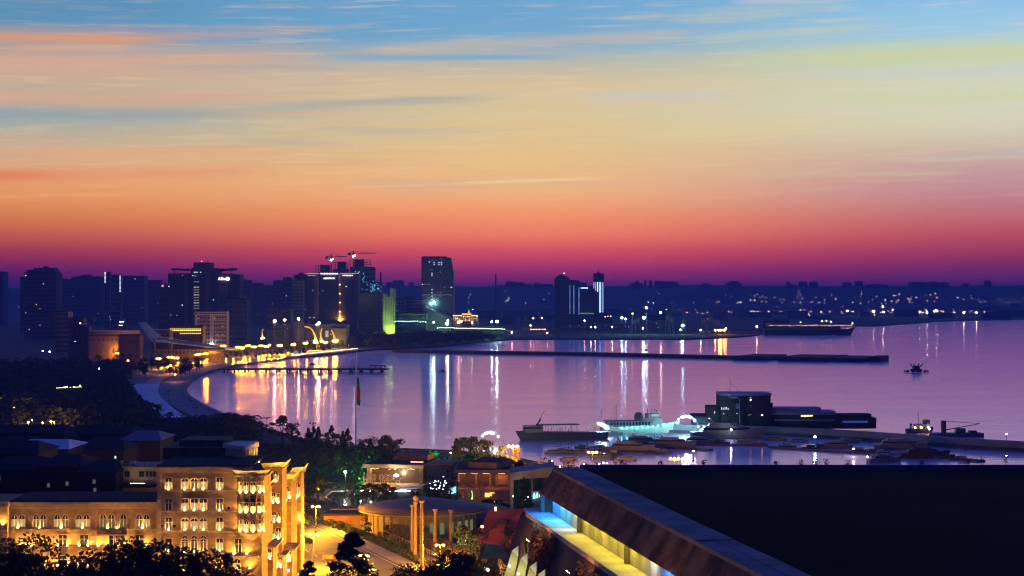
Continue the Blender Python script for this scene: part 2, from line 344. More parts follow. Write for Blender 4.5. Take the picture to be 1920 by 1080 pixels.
# park lawn & pond near the museums
obj('lawn', MB().add([(-62,610,2.03),(5,520,2.03),(60,560,2.03),(60,690,2.03),(-60,740,2.03)], [(0,1,2,3,4)]), lawn_m, kind='structure')
pond = [gp(*q, 2.2) for q in [(612,932),(624,922),(655,921),(684,932),(704,944),(684,949),(640,947)]]
obj('pond', MB().add([(x, y, 2.2) for x, y in pond], [tuple(range(len(pond)))]), mat('pond_water', (.01,.015,.02), .08, spec=.5), kind='structure')
obj('pond_edge', MB().prism([((p[0]+53)*1.07-53, (p[1]-640)*1.07+640) for p in pond], 1.9, 2.16), MATS['warm_paving'], kind='structure')
# breakwater with widened caissons
bw = [gp(735,661,0), gp(900,664,0), gp(1100,667,0), gp(1380,674,0), gp(1650,678,0)]
b = empty('breakwater', (*bw[2], 0), 'long low dark breakwater crossing the bay with wider caissons near its end', 'breakwater')
def loc_path(path, o): return [(x-o.location.x, y-o.location.y) for x, y in path]
lp = loc_path(bw, b); obj('wall', MB().prism(lp+list(reversed(offset(lp, 26))), -3, 3.6), dconcrete, b)
def brk(pa, pb, w0, w1, h, nm):
    A = Vector(lp[3]); B = Vector(lp[4]); d = (B-A); a = A+d*pa; c = A+d*pb; n = Vector((-d.y, d.x)).normalized()
    obj(nm, MB().prism([tuple(a+n*w0), tuple(c+n*w0), tuple(c+n*w1), tuple(a+n*w1)], -3, h), dconcrete, b)
brk(.02,.26,-22,60,4.6,'caisson'); brk(.35,.69,-30,66,4.8,'caisson'); brk(.72,.92,-26,60,4.4,'caisson'); brk(.94,1.02,-10,30,6.0,'end_block')
# pier on piles
pr_ = empty('pier', (gx(560,1765), 1765, 0), 'low dark pier on piles reaching from the promenade into the bay', 'pier')
x0, x1 = gx(412,1765)-gx(560,1765), gx(728,1765)-gx(560,1765)
obj('deck', MB().box(x0, x1, -14, 14, 2.6, 3.7), dconcrete, pr_)
for i in range(16):
    xx = x0+6+(x1-x0-12)*i/15
    for yy in (-11, 11): obj('pile', MB().cyl(xx, yy, -2, 2.6, .8, n=6), dconcrete, pr_)
obj('railing', MB().box(x0+2, x1-2, -13.6, -13.4, 4.6, 4.75).box(x0+2, x1-2, 13.4, 13.6, 4.6, 4.75), dconcrete, pr_)
pv_ = empty('pier_pavilion', (x1+gx(560,1765)-9, 1765, 3.7), 'small dark open pavilion on the outer tip of the low pier', 'pavilion')
obj('roof', MB().box(-9,7,-6,6,2.6,3.1), dconcrete, pv_)
for xx in (-8,-3,2,6): 
    for yy in (-5,5): obj('post', MB().cyl(xx,yy,0,2.6,.25,n=5), dconcrete, pv_)
# ---------------------------------------------------------------- far city
far_wall = mat('far_dark_facade', (.10,.09,.10), .85, .3, .02)
far_wall2 = mat('far_brown_facade', (.24,.19,.17), .85, .3, .02)
far_pale = mat('far_pale_facade', (.34,.31,.31), .8, .2, .02)
far_glass = mat('far_glass', (.03,.05,.09), .25, .2, .02, spec=.5)
roof_d = mat('dark_roof', (.03,.03,.035), .95, .3, .05, spec=.1)
frame_m = mat('bare_steel', (.08,.08,.09), .7)
W_cool = emit('window_cool', (.7,.82,1), 1.5, False); W_warm = emit('window_warm', (1,.6,.25), .9, False)
W_teal = emit('window_teal', (.12,.75,1), 1.3, False); W_dim = emit('window_dim', (.9,.8,.6), .35, False); W_blue = emit('window_blue', (.25,.4,1), 1.4, False)
L_or = emit('lamp_orange', (1,.38,.006), 2600); L_orn = emit('lamp_orange_near', (1,.40,.012), 7500); L_wh = emit('lamp_white', (.85,.95,1), 140); L_gr = emit('lamp_green_white', (.55,1,.7), 260)
L_te = emit('lamp_teal', (.3,.9,1), 220); L_rd = emit('lamp_red', (1,.06,.08), 8, False); L_far = emit('lamp_far_warm', (1,.75,.4), 26); L_farc = emit('lamp_far_cool', (.8,.9,1), 22)
L_faro = emit('lamp_far_orange', (1,.42,.18), 16)
L_ye = emit('lamp_yellow', (1,.82,.35), 60)
def panes(w, h, y, m, par, n=None):
    pass
WIN_CACHE = {}
def pane(par, x, y, z, w, h, m, name='window', d=.5):
    key = (round(w, 1), round(h, 1), m.name)
    me = WIN_CACHE.get(key)
    if me is None:
        me = MB().box(-w/2, w/2, -d/2, d/2, 0, h).mesh('window', m); WIN_CACHE[key] = me
    o = bpy.data.objects.new(name, me); COL.objects.link(o); o.parent = par; o.location = (x, y, z); return o
def block(name, px0, px1, yt, D, label, cat='building', depth=None, m=None, tiers=(), group=None, base=1.9, rows=0, cols=0, lit=0, litm=None, wh=None, roof=True, bands=0, bandm=None):
    m = m or far_wall; x0, x1 = gx(px0, D), gx(px1, D); w = x1-x0; depth = depth or max(12, min(w, 45)); top = gz(yt, D)
    e = empty(name, ((x0+x1)/2, D, 0), label, cat, group)
    obj('wall', MB().box(-w/2, w/2, 0, depth, base, top), m, e)
    if roof: obj('roof', MB().box(-w/2+.8, w/2-.8, .8, depth-.8, top, top+1.2), roof_d, e)
    for (a, b_, y2, dd) in tiers:
        obj('rooftop_block', MB().box(gx(a, D)-e.location.x, gx(b_, D)-e.location.x, depth*dd, depth*(1-dd), top-.5, gz(y2, D)), m, e)
    H = top-base
    if rows and cols:
        # joined sunken window strips too small to pick apart
        mb = MB(); fh = H/rows
        for r in range(rows):
            for c in range(cols):
                cx = -w/2+w*(c+.5)/cols; mb.box(cx-w/cols*.32, cx+w/cols*.32, -.25, -.02, base+fh*(r+.35), base+fh*(r+.8))
        o = obj('window_grid', mb, far_glass, e, kind='stuff')
    if lit and rows and cols:
        fh = H/rows; done = set()
        for _ in range(lit):
            r, c = random.randrange(1, rows), random.randrange(cols)
            if (r, c) in done: continue
            done.add((r, c)); mm = litm or random.choice([W_warm, W_cool, W_dim, W_dim])
            pane(e, -w/2+w*(c+.5)/cols, -.4, base+fh*(r+.3), min(w/cols*.5, 1.7) if not wh else wh[0], min(fh*.4,1.5) if not wh else wh[1], mm)
    if bands:
        fh = H/bands; mb = MB()
        for r in range(bands): mb.box(-w/2-.5, w/2+.5, -1.2, -.05, base+fh*r+fh*.55, base+fh*(r+1)-.2)
        obj('balcony_bands', mb, bandm or far_pale, e, kind='stuff')
    return e
# left skyline
e = block('apartment_tower', 45, 105, 512, 2950, 'dark round-topped apartment tower at the left end of the skyline, small lights near its roof', depth=42, rows=16, cols=9, lit=7, tiers=[(48,101,506,.1),(60,100,502,.2),(76,84,499,.4)])
block('apartment_tower', -30, 6, 510, 4300, 'dark tower cut by the left edge of the view', rows=14, cols=4)
block('apartment_tower', 38, 46, 520, 3500, 'thin hazy block just left of the round-topped tower', rows=10, cols=2)
block('apartment_block', 110, 134, 524, 4500, 'hazy dark block right of the round-topped tower', rows=12, cols=4, lit=1)
block('apartment_block', 134, 194, 520, 4300, 'wide dark apartment block with two rooftop steps in the left haze', rows=14, cols=9, lit=3, tiers=[(150,166,515,.2),(140,184,518,.1)])
e = block('apartment_tower', 196, 206, 511, 3700, 'slim tower outlined by white light dots on its left edge', rows=12, cols=2)
for k in range(9): pane(e, -4, -.5, gz(530-k*2.3, 3700), 3, 1.5, W_cool)
e = block('apartment_tower', 208, 226, 516, 3750, 'slim tower with a vertical row of white lights on its right edge', rows=12, cols=3)
for k in range(13): pane(e, 9, -.5, gz(547-k*2.4, 3750), 3, 1.5, W_cool)
e = block('office_block', 230, 270, 518, 4200, 'dark office block with a thin spire on its right shoulder', rows=12, cols=6, lit=3)
obj('spire', MB().rod((gx(265,4200)-e.location.x, 8, gz(519,4200)), (gx(265,4200)-e.location.x, 8, gz(507,4200)), .9, .3), frame_m, e)
block('apartment_block', 272, 300, 526, 4400, 'low hazy block between the spired office and the big office complex', rows=9, cols=4, lit=1)
e = block('apartment_block', 298, 312, 534, 2900, 'narrow dark block with a red warning lamp left of the office complex', rows=9, cols=3)
obj('warning_lamp', MB().ico(gx(305,2900)-e.location.x, -1, gz(536,2900), 1.6), L_rd, e)
# big office complex with the white sign
D = 2900; e = empty('office_complex', (gx(381,D), D, 0), 'big dark stepped office complex with winged roofs and a white lit Allianz sign', 'office building')
ox = e.location.x
def seg(nm, a, b_, yt, y0, y1, m=far_wall, yb=None): return obj(nm, MB().box(gx(a,D)-ox, gx(b_,D)-ox, y0, y1, 1.9 if yb is None else gz(yb,D), gz(yt,D)), m, e)
seg('wall', 314, 359, 512.5, 4, 50); seg('wall', 359, 397, 502, 0, 55); seg('wall', 362, 392, 492, 4, 50, yb=503); seg('wall', 397, 408, 503, 2, 50); seg('wall', 408, 436, 513, 4, 50); seg('wall', 436, 448, 514, 8, 50)
seg('pier', 346, 352, 520, -1, 4, far_wall2); seg('pier', 385, 391, 505, -1, 0, far_wall2); seg('pier', 410, 413, 525, 2, 4, far_wall2); seg('pier', 415, 427, 536, 2, 4, far_wall2)
for a, b_, s in ((322,362,-1),(405,438,1)):
    y0 = gz(507,D); obj('roof_wing', MB().prism([(gx(a,D)-ox,-4),(gx(b_,D)-ox,-4),(gx(b_,D)-ox,40),(gx(a,D)-ox,40)], [y0-1 if s>0 else y0+.5, y0+.5 if s>0 else y0-1]*1+[y0+.5 if s>0 else y0-1, y0-1 if s>0 else y0+.5], [y0+2, y0+3.5, y0+3.5, y0+2] if s>0 else [y0+3.5,y0+2,y0+2,y0+3.5]), roof_d, e)
    for xx in (a+4, b_-4): obj('roof_post', MB().cyl(gx(xx,D)-ox, 4, gz(513,D), y0, .8, n=5), roof_d, e)
mb = MB()
for (a, b_) in ((315,345),(353,362),(370,384),(398,409),(428,447)):
    for r in range(26):
        yy = 518+r*3.6; z = gz(yy, D)
        if z > 6: mb.box(gx(a,D)-ox, gx(b_,D)-ox, -.4 if 359 <= a < 397 else 1.5 if a<408 else 3.4, -.05 if 359<=a<397 else 3.95 if a<400 else 3.95, z-.8, z+.8)
obj('window_bands', mb, far_glass, e, kind='stuff')
for k, y in enumerate([510.5,517.5,528.5,538.5,543.5,548,553,558,563,568,573,578]):
    for j in range(4 if k != 1 else 2):
        pane(e, gx(364.5+j*2.6+(4 if k==0 and j==3 else 0),D)-ox, -.5, gz(y+.6,D), 1.6, 1.2, W_cool if k < 1 else W_dim if k%3 else emit('window_pale', (.8,.85,.8), .8, False))
for (x, y, m) in ((361.5,517.5,W_teal),(400,563,W_teal),(316.5,538,W_cool),(342,517,W_dim),(341.5,573,W_cool),(320,591.5,W_dim),(331.5,592,W_dim),(434,568,W_cool),(437,570,W_cool),(440,569,W_cool),(436,573,W_dim),(438,575,W_cool),(434,598,W_teal),(438,600,W_teal),(435,601,W_teal),(447,572,W_dim),(446,588,W_cool),(446,601,W_teal)):
    pane(e, gx(x,D)-ox, 1.2 if x>397 or x<359 else -.5, gz(y,D), 1.8, 1.5, m)
tm = text_mesh('Allianz', 6.2, .15, 'sign_lettering', emit('sign_white', (.93,.9,1), 3.2, False), .12); o = obj('sign_lettering', tm, None, e); o.location = (gx(418.5,D)-ox, 1.2, gz(522.8,D)); o.rotation_euler = (math.radians(90),0,0)
obj('sign_emblem', MB().add([(gx(426.6,D)-ox+3.2*math.cos(t*math.pi/8), 1.6, gz(522.8,D)+2.9*math.sin(t*math.pi/8)) for t in range(16)]+[(gx(426.6,D)-ox+3.2*math.cos(t*math.pi/8), 2.2, gz(522.8,D)+2.9*math.sin(t*math.pi/8)) for t in range(16)], [tuple(range(16))]+[(i,(i+1)%16,(i+1)%16+16,i+16) for i in range(16)]), MATS['sign_white'], e)
obj('emblem_bars', MB().box(gx(425.4,D)-ox, gx(425.7,D)-ox, 1.3,1.55, gz(523.8,D), gz(521.8,D)).box(gx(427.4,D)-ox, gx(427.7,D)-ox, 1.3,1.55, gz(523.8,D), gz(521.8,D)), roof_d, e)
obj('warning_lamp', MB().ico(gx(374,D)-ox, 20, gz(489.5,D), 1.1), L_rd, e); obj('mast', MB().rod((gx(385,D)-ox,20,gz(492,D)),(gx(385,D)-ox,20,gz(486,D)),.4,.2), frame_m, e)
# pale columned block in front of it
D = 2450; e = block('office_block', 364, 425, 584, D, 'pale concrete block with white bands standing before the office complex', m=far_pale, depth=22, rows=9, cols=12, lit=8, litm=W_warm, wh=(1.2,1))
ox = e.location.x
for y in (585, 588.5, 600): obj('band', MB().box(gx(363 if y<590 else 391,D)-ox, gx(426,D)-ox, -1.2, -.5, gz(y+1.2,D), gz(y,D)), mat('white_band', (.6,.58,.6), .7), e)
for x in (368, 395, 399): obj('pilaster', MB().box(gx(x-1.5,D)-ox, gx(x+1.5,D)-ox, -1.5, -.52, 2, gz(589.8,D)), MATS['white_band'], e)
for x in (395, 399): obj('uplight', MB().cbox(gx(x,D)-ox, -3.2, gz(639,D)-6, 1.2, 1.2, .6), emit('flood_white', (1,.92,.85), 120), e)
# hazy blocks between the office complex and the hotel
for i, (a, b_, y, dd, n) in enumerate([(448,470,526,4300,3),(470,492,532,4400,4),(490,515,536,4300,3),(512,532,527,4100,4),(530,548,521,4000,4),(551,575,516,3200,5)]):
    block('apartment_block', a, b_, y, dd, ['dark block touching the right side of the office complex','low hazy block, second right of the office complex','lowest hazy block midway between office complex and hotel','hazy stepped block left of the striped tower','dark block rising just left of the striped tower','tall dark block with a stepped top left of the hotel'][i], rows=10, cols=n, lit=1+i%2, tiers=[((a*2+b_)/3,(a+2*b_)/3,y-5 if i==5 else y-2,.2)])
block('apartment_block', 420, 462, 562, 2800, 'brown low block in the haze right of the office complex', m=far_wall2, rows=8, cols=8, lit=2)
block('apartment_block', 500, 545, 580, 2700, 'broad low brown block left of the striped tower', m=far_wall2, rows=5, cols=9)
e = block('striped_tower', 548, 568, 526, 2900, 'narrow pale striped apartment tower left of the hotel', m=far_wall2, depth=22, bands=17)
# hotel
D = 3050; e = empty('hotel', (gx(622,D), D, 0), 'tall hotel with striped wings, orange lit edge and a white ABSHERON sign', 'hotel'); ox = e.location.x
hw = mat('hotel_pale_facade', (.30,.28,.30), .8, .15, .02)
obj('wall', MB().box(gx(597,D)-ox, gx(634.5,D)-ox, 3, 40, 1.9, gz(513,D)), mat('hotel_dark_glass', (.05,.05,.10), .45, spec=.4), e)
def wing(a, b_, bow, yt=513):
    n = 8; P = []
    xa, xb = gx(a,D)-ox, gx(b_,D)-ox
    arc = [(xa+(xb-xa)*i/n, 3-bow*math.sin(math.pi*i/n)) for i in range(n+1)]
    obj('wing', MB().prism(arc+[(xb,40),(xa,40)], 1.9, gz(yt,D)), far_wall2, e)
    mb = MB(); y = 523.5
    while y < 606:
        out = offset(arc, -1.0); mb.prism(out+list(reversed(arc)), gz(y+1.3,D), gz(y,D)); y += 4.05
    obj('balcony_bands', mb, hw, e, kind='stuff')
    obj('cornice', MB().prism(offset(arc, -1.6)+[(xb,20),(xa,20)], gz(513.2,D), gz(511.8,D)), hw, e)
    obj('cornice_light', MB().prism(offset(arc, -1.9)+list(reversed(offset(arc,-1.65))), gz(513,D), gz(512.2,D)), emit('cornice_glow', (1,.7,.5), .9, False), e)
wing(575, 597, 5); wing(639.5, 671.5, 9)
for k in range(11): obj('crown_lamp', MB().ico(gx(602.5+k*2.95,D)-ox, 0.5, gz(513,D), 1.15), emit('crown_lamp', (1,.8,.72), 7, False), e)
for k in range(7): obj('window', MB().box(gx(644+k*2.9,D)-ox-.7, gx(644+k*2.9,D)-ox+.7, -8, -7.2, gz(517.5,D), gz(515.5,D)), emit('top_window_pink', (1,.78,.8), 3, False), e)
for k in range(6): obj('window', MB().box(gx(578+k*2.6,D)-ox-.7, gx(578+k*2.6,D)-ox+.7, -4.4, -3.6, gz(517,D), gz(515.4,D)), W_warm, e)
for k in range(4): pane(e, gx(615+k*4,D)-ox, 2.5, gz(518,D), 1.6, 1, W_dim)
tm = text_mesh('ABSHERON', 3.7, .15, 'sign_lettering', MATS['sign_white'], .05); o = obj('sign_lettering', tm, None, e); o.location = (gx(617,D)-ox, 2.4, gz(522,D)); o.rotation_euler = (math.radians(90),0,0)
for (x, y, m) in ((650,538,W_cool),(587,545.5,W_dim),(605,546,W_dim),(581,596,W_warm),(589,596,W_warm)): pane(e, gx(x,D)-ox, -8 if x>640 else -3.6 if x<597 else 2.5, gz(y,D), 2, 1.4, m)
# recessed edge washed by an orange flood at its foot
obj('edge_panel', MB().box(gx(634.6,D)-ox, gx(639.4,D)-ox, 2, 3.4, 1.9, gz(512.5,D)), mat('edge_panel_pale', (.5,.42,.32), .8), e)
obj('floodlight', MB().add([(gx(635,D)-ox,-1.6,gz(601.5,D)),(gx(639,D)-ox,-1.6,gz(601.5,D)),(gx(639,D)-ox,1.4,gz(601.5,D)),(gx(635,D)-ox,1.4,gz(601.5,D))], [(0,1,2,3)]), emit('flood_orange_far', (1,.45,.04), 420), e)
for y in (585, 568, 551, 534): obj('floodlight', MB().cbox(gx(637,D)-ox, 1.2, gz(y,D), 2.5, .5, .3), emit('flood_orange_small', (1,.45,.06), 16), e)
obj('podium', MB().box(gx(598,D)-ox, gx(672,D)-ox, -26, -10, 1.9, gz(601.8,D)), far_wall2, e)
mb = MB(); [mb.box(gx(a,D)-ox, gx(b_,D)-ox, -26.8, -26.2, gz(614.8,D), gz(612.9,D)) for a, b_ in ((633,635),(636.4,642),(643,647))]; obj('podium_sign', mb, emit('sign_pink', (1,.75,.9), 3, False), e)
obj('podium_light', MB().box(gx(624.5,D)-ox, gx(631,D)-ox, -26.8, -26.2, gz(609,D), gz(607,D)), W_warm, e)
# unfinished towers and cranes
D = 3500; U = mat('raw_concrete_far', (.20,.22,.24), .9, .3, .03)
def unfinished(a, b_, yt, label, core, D=D, teal=0):
    e = empty('unfinished_tower', (gx((a+b_)/2,D), D, 0), label, 'construction'); ox = e.location.x; x0, x1 = gx(a,D)-ox, gx(b_,D)-ox; top = gz(yt,D)
    obj('core', MB().box(gx(core[0],D)-ox, gx(core[1],D)-ox, 6, 30, 1.9, top+1), U, e)
    body = top-13; obj('floors', MB().box(x0, x1, 2, 34, 1.9, body), U, e)
    n = 6
    for i in range(n+1): obj('column', MB().box(x0+(x1-x0)*i/n-.5, x0+(x1-x0)*i/n+.5, 2, 3, body, top), U, e)
    for j in (1, 2, 3): obj('slab', MB().box(x0, x1, 2, 30, body+j*4-.4, body+j*4), U, e) if j < 3 else obj('beam', MB().box(x0, x1, 1.9, 3.1, top-.8, top), U, e)
    for k in range(teal):
        m = random.choice([W_teal]*5+[W_cool]); pane(e, random.uniform(x0+1, x1-1), 1.6, gz(random.uniform(yt+22, 566),D), random.choice([.9,1.3]), random.choice([1.2,2]), m)
    return e
unfinished(592,620,497.5,'lowest unfinished tower frame behind the hotel roof, left of the others',(600,616))
unfinished(624,652,491.5,'middle unfinished concrete tower between the two cranes',(632,647))
unfinished(656,694,487,'tallest unfinished tower frame at the right of the hotel, lit teal below',(664,681), teal=60)
e = block('apartment_block', 684, 703, 502, 3480, 'dark slab against the right side of the tallest unfinished tower', m=U, rows=14, cols=4); 
for k in range(14): pane(e, random.uniform(-8,8), -.6, gz(random.uniform(525,560),3480), 1.1, 1.5, W_teal)
e = block('apartment_block', 693, 716, 530, 3450, 'low block speckled with teal work lights right of the hotel', m=U, rows=8, cols=5)
for k in range(26): pane(e, random.uniform(-10,10), -.6, gz(random.uniform(532,550),3450), 1.2, 1.4, random.choice([W_teal,W_teal,W_cool]))
def crane(px, yj, a, b_, label, D):
    e = empty('tower_crane', (gx(px,D), D, 0), label, 'crane'); ox = e.location.x; zj = gz(yj,D)
    obj('mast', MB().box(-1,1,-1,1,1.9,zj+6), frame_m, e)
    mb = MB(); x0, x1 = gx(a,D)-ox, gx(b_,D)-ox
    mb.rod((x0,0,zj),(x1,0,zj+1.5),.5).rod((x0,0,zj+2),(x1,0,zj+2),.35).rod((0,0,zj+6),(x1*.7,0,zj+2.2),.2).rod((0,0,zj+6),(x0,0,zj+2),.2)
    obj('jib', mb, frame_m, e); obj('counterweight', MB().box(x0-2,x0+4,-1.5,1.5,zj-3,zj+1.5), frame_m, e); obj('cab', MB().box(-2,2,-2.5,0,zj-3,zj-.2), frame_m, e)
    obj('floodlight', MB().ico(0,-3,zj-5,1.7), emit('crane_flood', (1,.85,.7), 60), e); obj('floodlight', MB().ico(3,-3,zj-3.4,1.0), MATS['crane_flood'], e)
    return e
crane(621,482.5,612,650,'left of the two tower cranes, its white floodlight blazing over the hotel roof',3420)
crane(663,476,654,706,'right and higher of the two tower cranes with a long thin jib',3600)
block('chimney', 712.3, 715, 510, 3700, 'thin dark factory chimney right of the teal lit tower', 'chimney', depth=9, roof=False)
block('chimney', 928.3, 930.8, 513, 4300, 'lone thin chimney on the skyline right of the tapering tower', 'chimney', depth=10, roof=False)
block('apartment_block', 673, 717, 549, 2900, 'unlit dark slab block right beside the striped hotel wing', depth=20, rows=12, cols=10)
# green lit tower
D = 2850; gm = mat('green_lit_facade_pale', (.35,.36,.28), .8, .15, .03)
e = empty('green_lit_tower', (gx(729,D), D, 0), 'apartment tower floodlit yellow green from its foot right of the dark slab', 'tower'); ox = e.location.x
for a, b_, yt, y0 in ((717.5,724,551,3),(724,731,556,0),(731,740,541,2)): obj('wall', MB().box(gx(a,D)-ox, gx(b_,D)-ox, y0, 24, 1.9, gz(yt,D)), gm, e)
mb = MB()
for r in range(20):
    for c in range(7): mb.box(gx(718.5+c*3.1,D)-ox, gx(720+c*3.1,D)-ox, -.3, -.05, gz(610-r*3.1,D), gz(608.3-r*3.1,D))
obj('window_grid', mb, far_glass, e, kind='stuff')
for x in (719,723,727.5,732,736.5): 
    for y in (612,): obj('floodlight', MB().cbox(gx(x,D)-ox, -24.0, 3, 2.2, 1.8, .5), emit('flood_lime', (.62,1,.12), 1100), e)
# teal washed low blocks
for i, (a, b_, y, dd, lab) in enumerate([(742,760,560,3000,'low teal tinted block right of the green lit tower'),(758,776,557,3050,'second teal tinted block right of the green lit tower'),(774,795,562,2950,'striped low block at the foot of the tapering tower'),(738,800,588,2900,'long low podium block below the teal tinted blocks')]):
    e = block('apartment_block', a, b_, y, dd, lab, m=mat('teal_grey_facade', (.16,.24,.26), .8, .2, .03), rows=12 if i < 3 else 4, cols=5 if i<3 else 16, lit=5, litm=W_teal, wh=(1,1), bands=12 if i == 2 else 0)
for k in range(12):
    x = 742+k*5.1; D = 2870; t = MB().ico(0,0,0,.9); m = random.choice([L_gr, L_te, L_te]); obj('street_lamp', t, emit('lamp_small_teal', (.4,1,.8), 6), label=f'{ordn(k)} from the left of the small teal lamps below the teal blocks', cat='lamp', group='small teal lamps below the low blocks', loc=(gx(x,D), D, gz(603+random.uniform(-1,1),D)))
# tapering tower
D = 3000; e = empty('tapering_tower', (gx(820,D), D, 0), 'tallest dark glass tower with a slanted right edge and scattered white windows', 'tower'); ox = e.location.x
tw = mat('tower_blue_glass', (.05,.08,.14), .3, .2, .03, spec=.5); z1 = gz(482,D); xa, xb, xt = gx(790,D)-ox, gx(850.5,D)-ox, gx(846,D)-ox
zc = gz(508,D)
obj('wall', MB().prism([(xa,0),(xb,0),(xb,45),(xa,45)], 1.9, zc), tw, e)
obj('crown_wall', MB().add([(xa,0,zc),(xb,0,zc),(xb,45,zc),(xa,45,zc),(xa,0,z1),(xt,0,z1-1),(xt,45,z1-1),(xa,45,z1)], [(0,1,5,4),(1,2,6,5),(2,3,7,6),(3,0,4,7),(4,5,6,7)]), tw, e)
obj('parapet', MB().box(xa+1,xt-8,2,43,z1-1,z1+1.2), roof_d, e)
mb = MB(); y = 486
while y < 612: mb.box(xa+.5, xt-.3, -.25, -.03, gz(y+.5,D), gz(y,D)); y += 3.1
obj('floor_lines', mb, mat('spandrel_grey', (.14,.16,.2), .6), e, kind='stuff')
for (x, y, m) in [(805,492,W_cool),(810,488.5,W_dim),(814,493,W_cool),(814,497,W_cool),(823,493,W_cool),(823,497,W_cool),(828,493,W_cool),(828,497,W_cool),(810,506,W_dim),(810,513.5,W_cool),(810,517,W_cool),(826,511,W_dim),(792,534,W_cool),(796,534,W_dim),(801,534,W_dim),(806,534.5,W_dim),(846,539.5,W_cool),(849,539.5,W_dim),(833,539,W_dim),(810,544,W_cool),(810,550,W_cool),(810,556,W_cool),(810,562,W_cool),(826,549,W_dim),(826,556,W_dim),(812,567,W_cool),(816,566,W_cool),(808,570,W_dim),(815,569,W_cool)]: pane(e, gx(x,D)-ox, -.5, gz(y,D), 1.6 if m is W_cool else 1.2, 1.4, m)
for k in range(18): pane(e, gx(792+k*3.2,D)-ox, -.5, gz(554+random.uniform(-2,1.5),D), 1.2, .9, random.choice([W_dim, emit('window_pinkish', (1,.5,.4), .6, False)]))
obj('worklight', MB().ico(gx(814,D)-ox, -3, gz(567,D), 1.6), L_gr, e); obj('worklight', MB().ico(gx(808,D)-ox, -3, gz(569.5,D), 1.0), L_gr, e)
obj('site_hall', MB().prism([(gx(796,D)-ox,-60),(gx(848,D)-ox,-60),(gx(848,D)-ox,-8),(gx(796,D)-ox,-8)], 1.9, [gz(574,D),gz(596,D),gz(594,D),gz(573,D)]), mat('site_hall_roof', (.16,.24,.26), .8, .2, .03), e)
# government house with orange lit cornice
D = 2900; e = empty('government_palace', (gx(872,D), D, 0), 'low palace outlined in golden lights with a small pointed centre right of the tapering tower', 'palace'); ox = e.location.x
st = mat('far_sandstone', (.40,.33,.24), .85, .2, .03)
obj('wall', MB().box(gx(849,D)-ox, gx(896,D)-ox, 0, 40, 1.9, gz(592,D)), st, e); obj('centre_block', MB().box(gx(866,D)-ox, gx(884,D)-ox, -3, 30, 1.9, gz(588,D)), st, e)
obj('lantern', MB().lathe(gx(879,D)-ox, 8, [(4,gz(588,D)),(3.4,gz(585.5,D)),(2.2,gz(585,D)),(1.8,gz(583,D)),(.3,gz(578.5,D))], 8), st, e)
gold = emit('gold_outline', (1,.62,.16), 3.2, False)
mb = MB(); mb.box(gx(849,D)-ox, gx(866,D)-ox, -.7,-.3, gz(592,D), gz(591,D)).box(gx(866,D)-ox, gx(884,D)-ox, -3.7,-3.3, gz(589.4,D), gz(588.2,D)).box(gx(884,D)-ox, gx(896,D)-ox, -.7,-.3, gz(592,D), gz(591,D)); obj('cornice_light', mb, gold, e)
for k in range(13):
    for y in (594.5, 598, 601.5): 
        if random.random() < .72: pane(e, gx(851+k*3.6,D)-ox, -4.2 if 865<851+k*3.6<885 else -.8, gz(y,D), 1.3, 1.9, random.choice([W_warm, W_warm, gold]))
for y in (586.5, 584): pane(e, gx(879,D)-ox, 3.4, gz(y,D), 1.6, 1, gold)
# fairground / festival lights below it
for i, (x, y, r, m, lab) in enumerate([(838,607,2.4,L_ye,'yellow flood lamp at the left end of the lit park strip'),(840,601,1.3,L_gr,'green white flood lamp above the left end of the lit park strip'),(860,604,1.8,emit('lamp_pink', (1,.6,.5), 45),'pink flood lamp in front of the golden palace'),(867,602.5,1.4,L_wh,'white flood lamp before the golden palace'),(880,602.5,2.2,L_ye,'brightest yellow flood lamp under the golden palace'),(884,605,1.4,L_ye,'small yellow flood lamp under the right wing of the golden palace'),(813,604,1.2,L_gr,'lone green white lamp behind the wooded point'),(922,603,1.2,L_te,'small teal mast lamp left of the twin mast lights'),(932,603,1.9,L_gr,'greenish mast light above the dazzling quay flood'),(927,625,3.4,L_te,'dazzling teal white quay flood at the tip of the wooded point'),(923,628,1.6,L_wh,'white lamp beside the dazzling quay flood')]):
    D = 2900 if y < 615 else 3300; z = gz(y, D); e = empty('flood_mast', (gx(x,D), D, 0), lab, 'floodlight', 'floodlights by the wooded point')
    obj('mast', MB().cyl(0,1.2,1.9,max(3,z),.5,.3,n=5), frame_m, e); obj('lamp', MB().ico(0,0,z,r), m, e)
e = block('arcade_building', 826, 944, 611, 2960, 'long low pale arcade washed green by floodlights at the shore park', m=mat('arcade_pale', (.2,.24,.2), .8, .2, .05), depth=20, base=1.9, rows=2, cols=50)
for k in range(36): 
    x = 820+k*3.6; D=2800; y = 614.5+max(0,x-835)*.02+random.uniform(-.5,.5)
    obj('street_lamp', MB().ico(0,0,0,.6), emit('lamp_lime_small', (.75,1,.6), 9), label=f'{ordn(k)} from the left of the lime white lamps along the shore park', cat='lamp', group='lime white lamps along the shore park', loc=(gx(x,D),D,gz(y,D)))
for k, (a, m) in enumerate([(832,.9),(846,.7),(870,.6),(912,.6)]): obj('fair_tent', MB().lathe(0,0,[(7*m,0),(7*m,4*m),(.3,8*m)],8), mat('tent_cloth', (.6,.62,.5), .8), label=['large pale fair tent at the left end of the lit park strip','second pale fair tent, left of the golden palace','small pale fair tent under the golden palace','pale fair tent at the right end of the lit park strip'][k], cat='tent', loc=(gx(a,2820),2820,1.9))
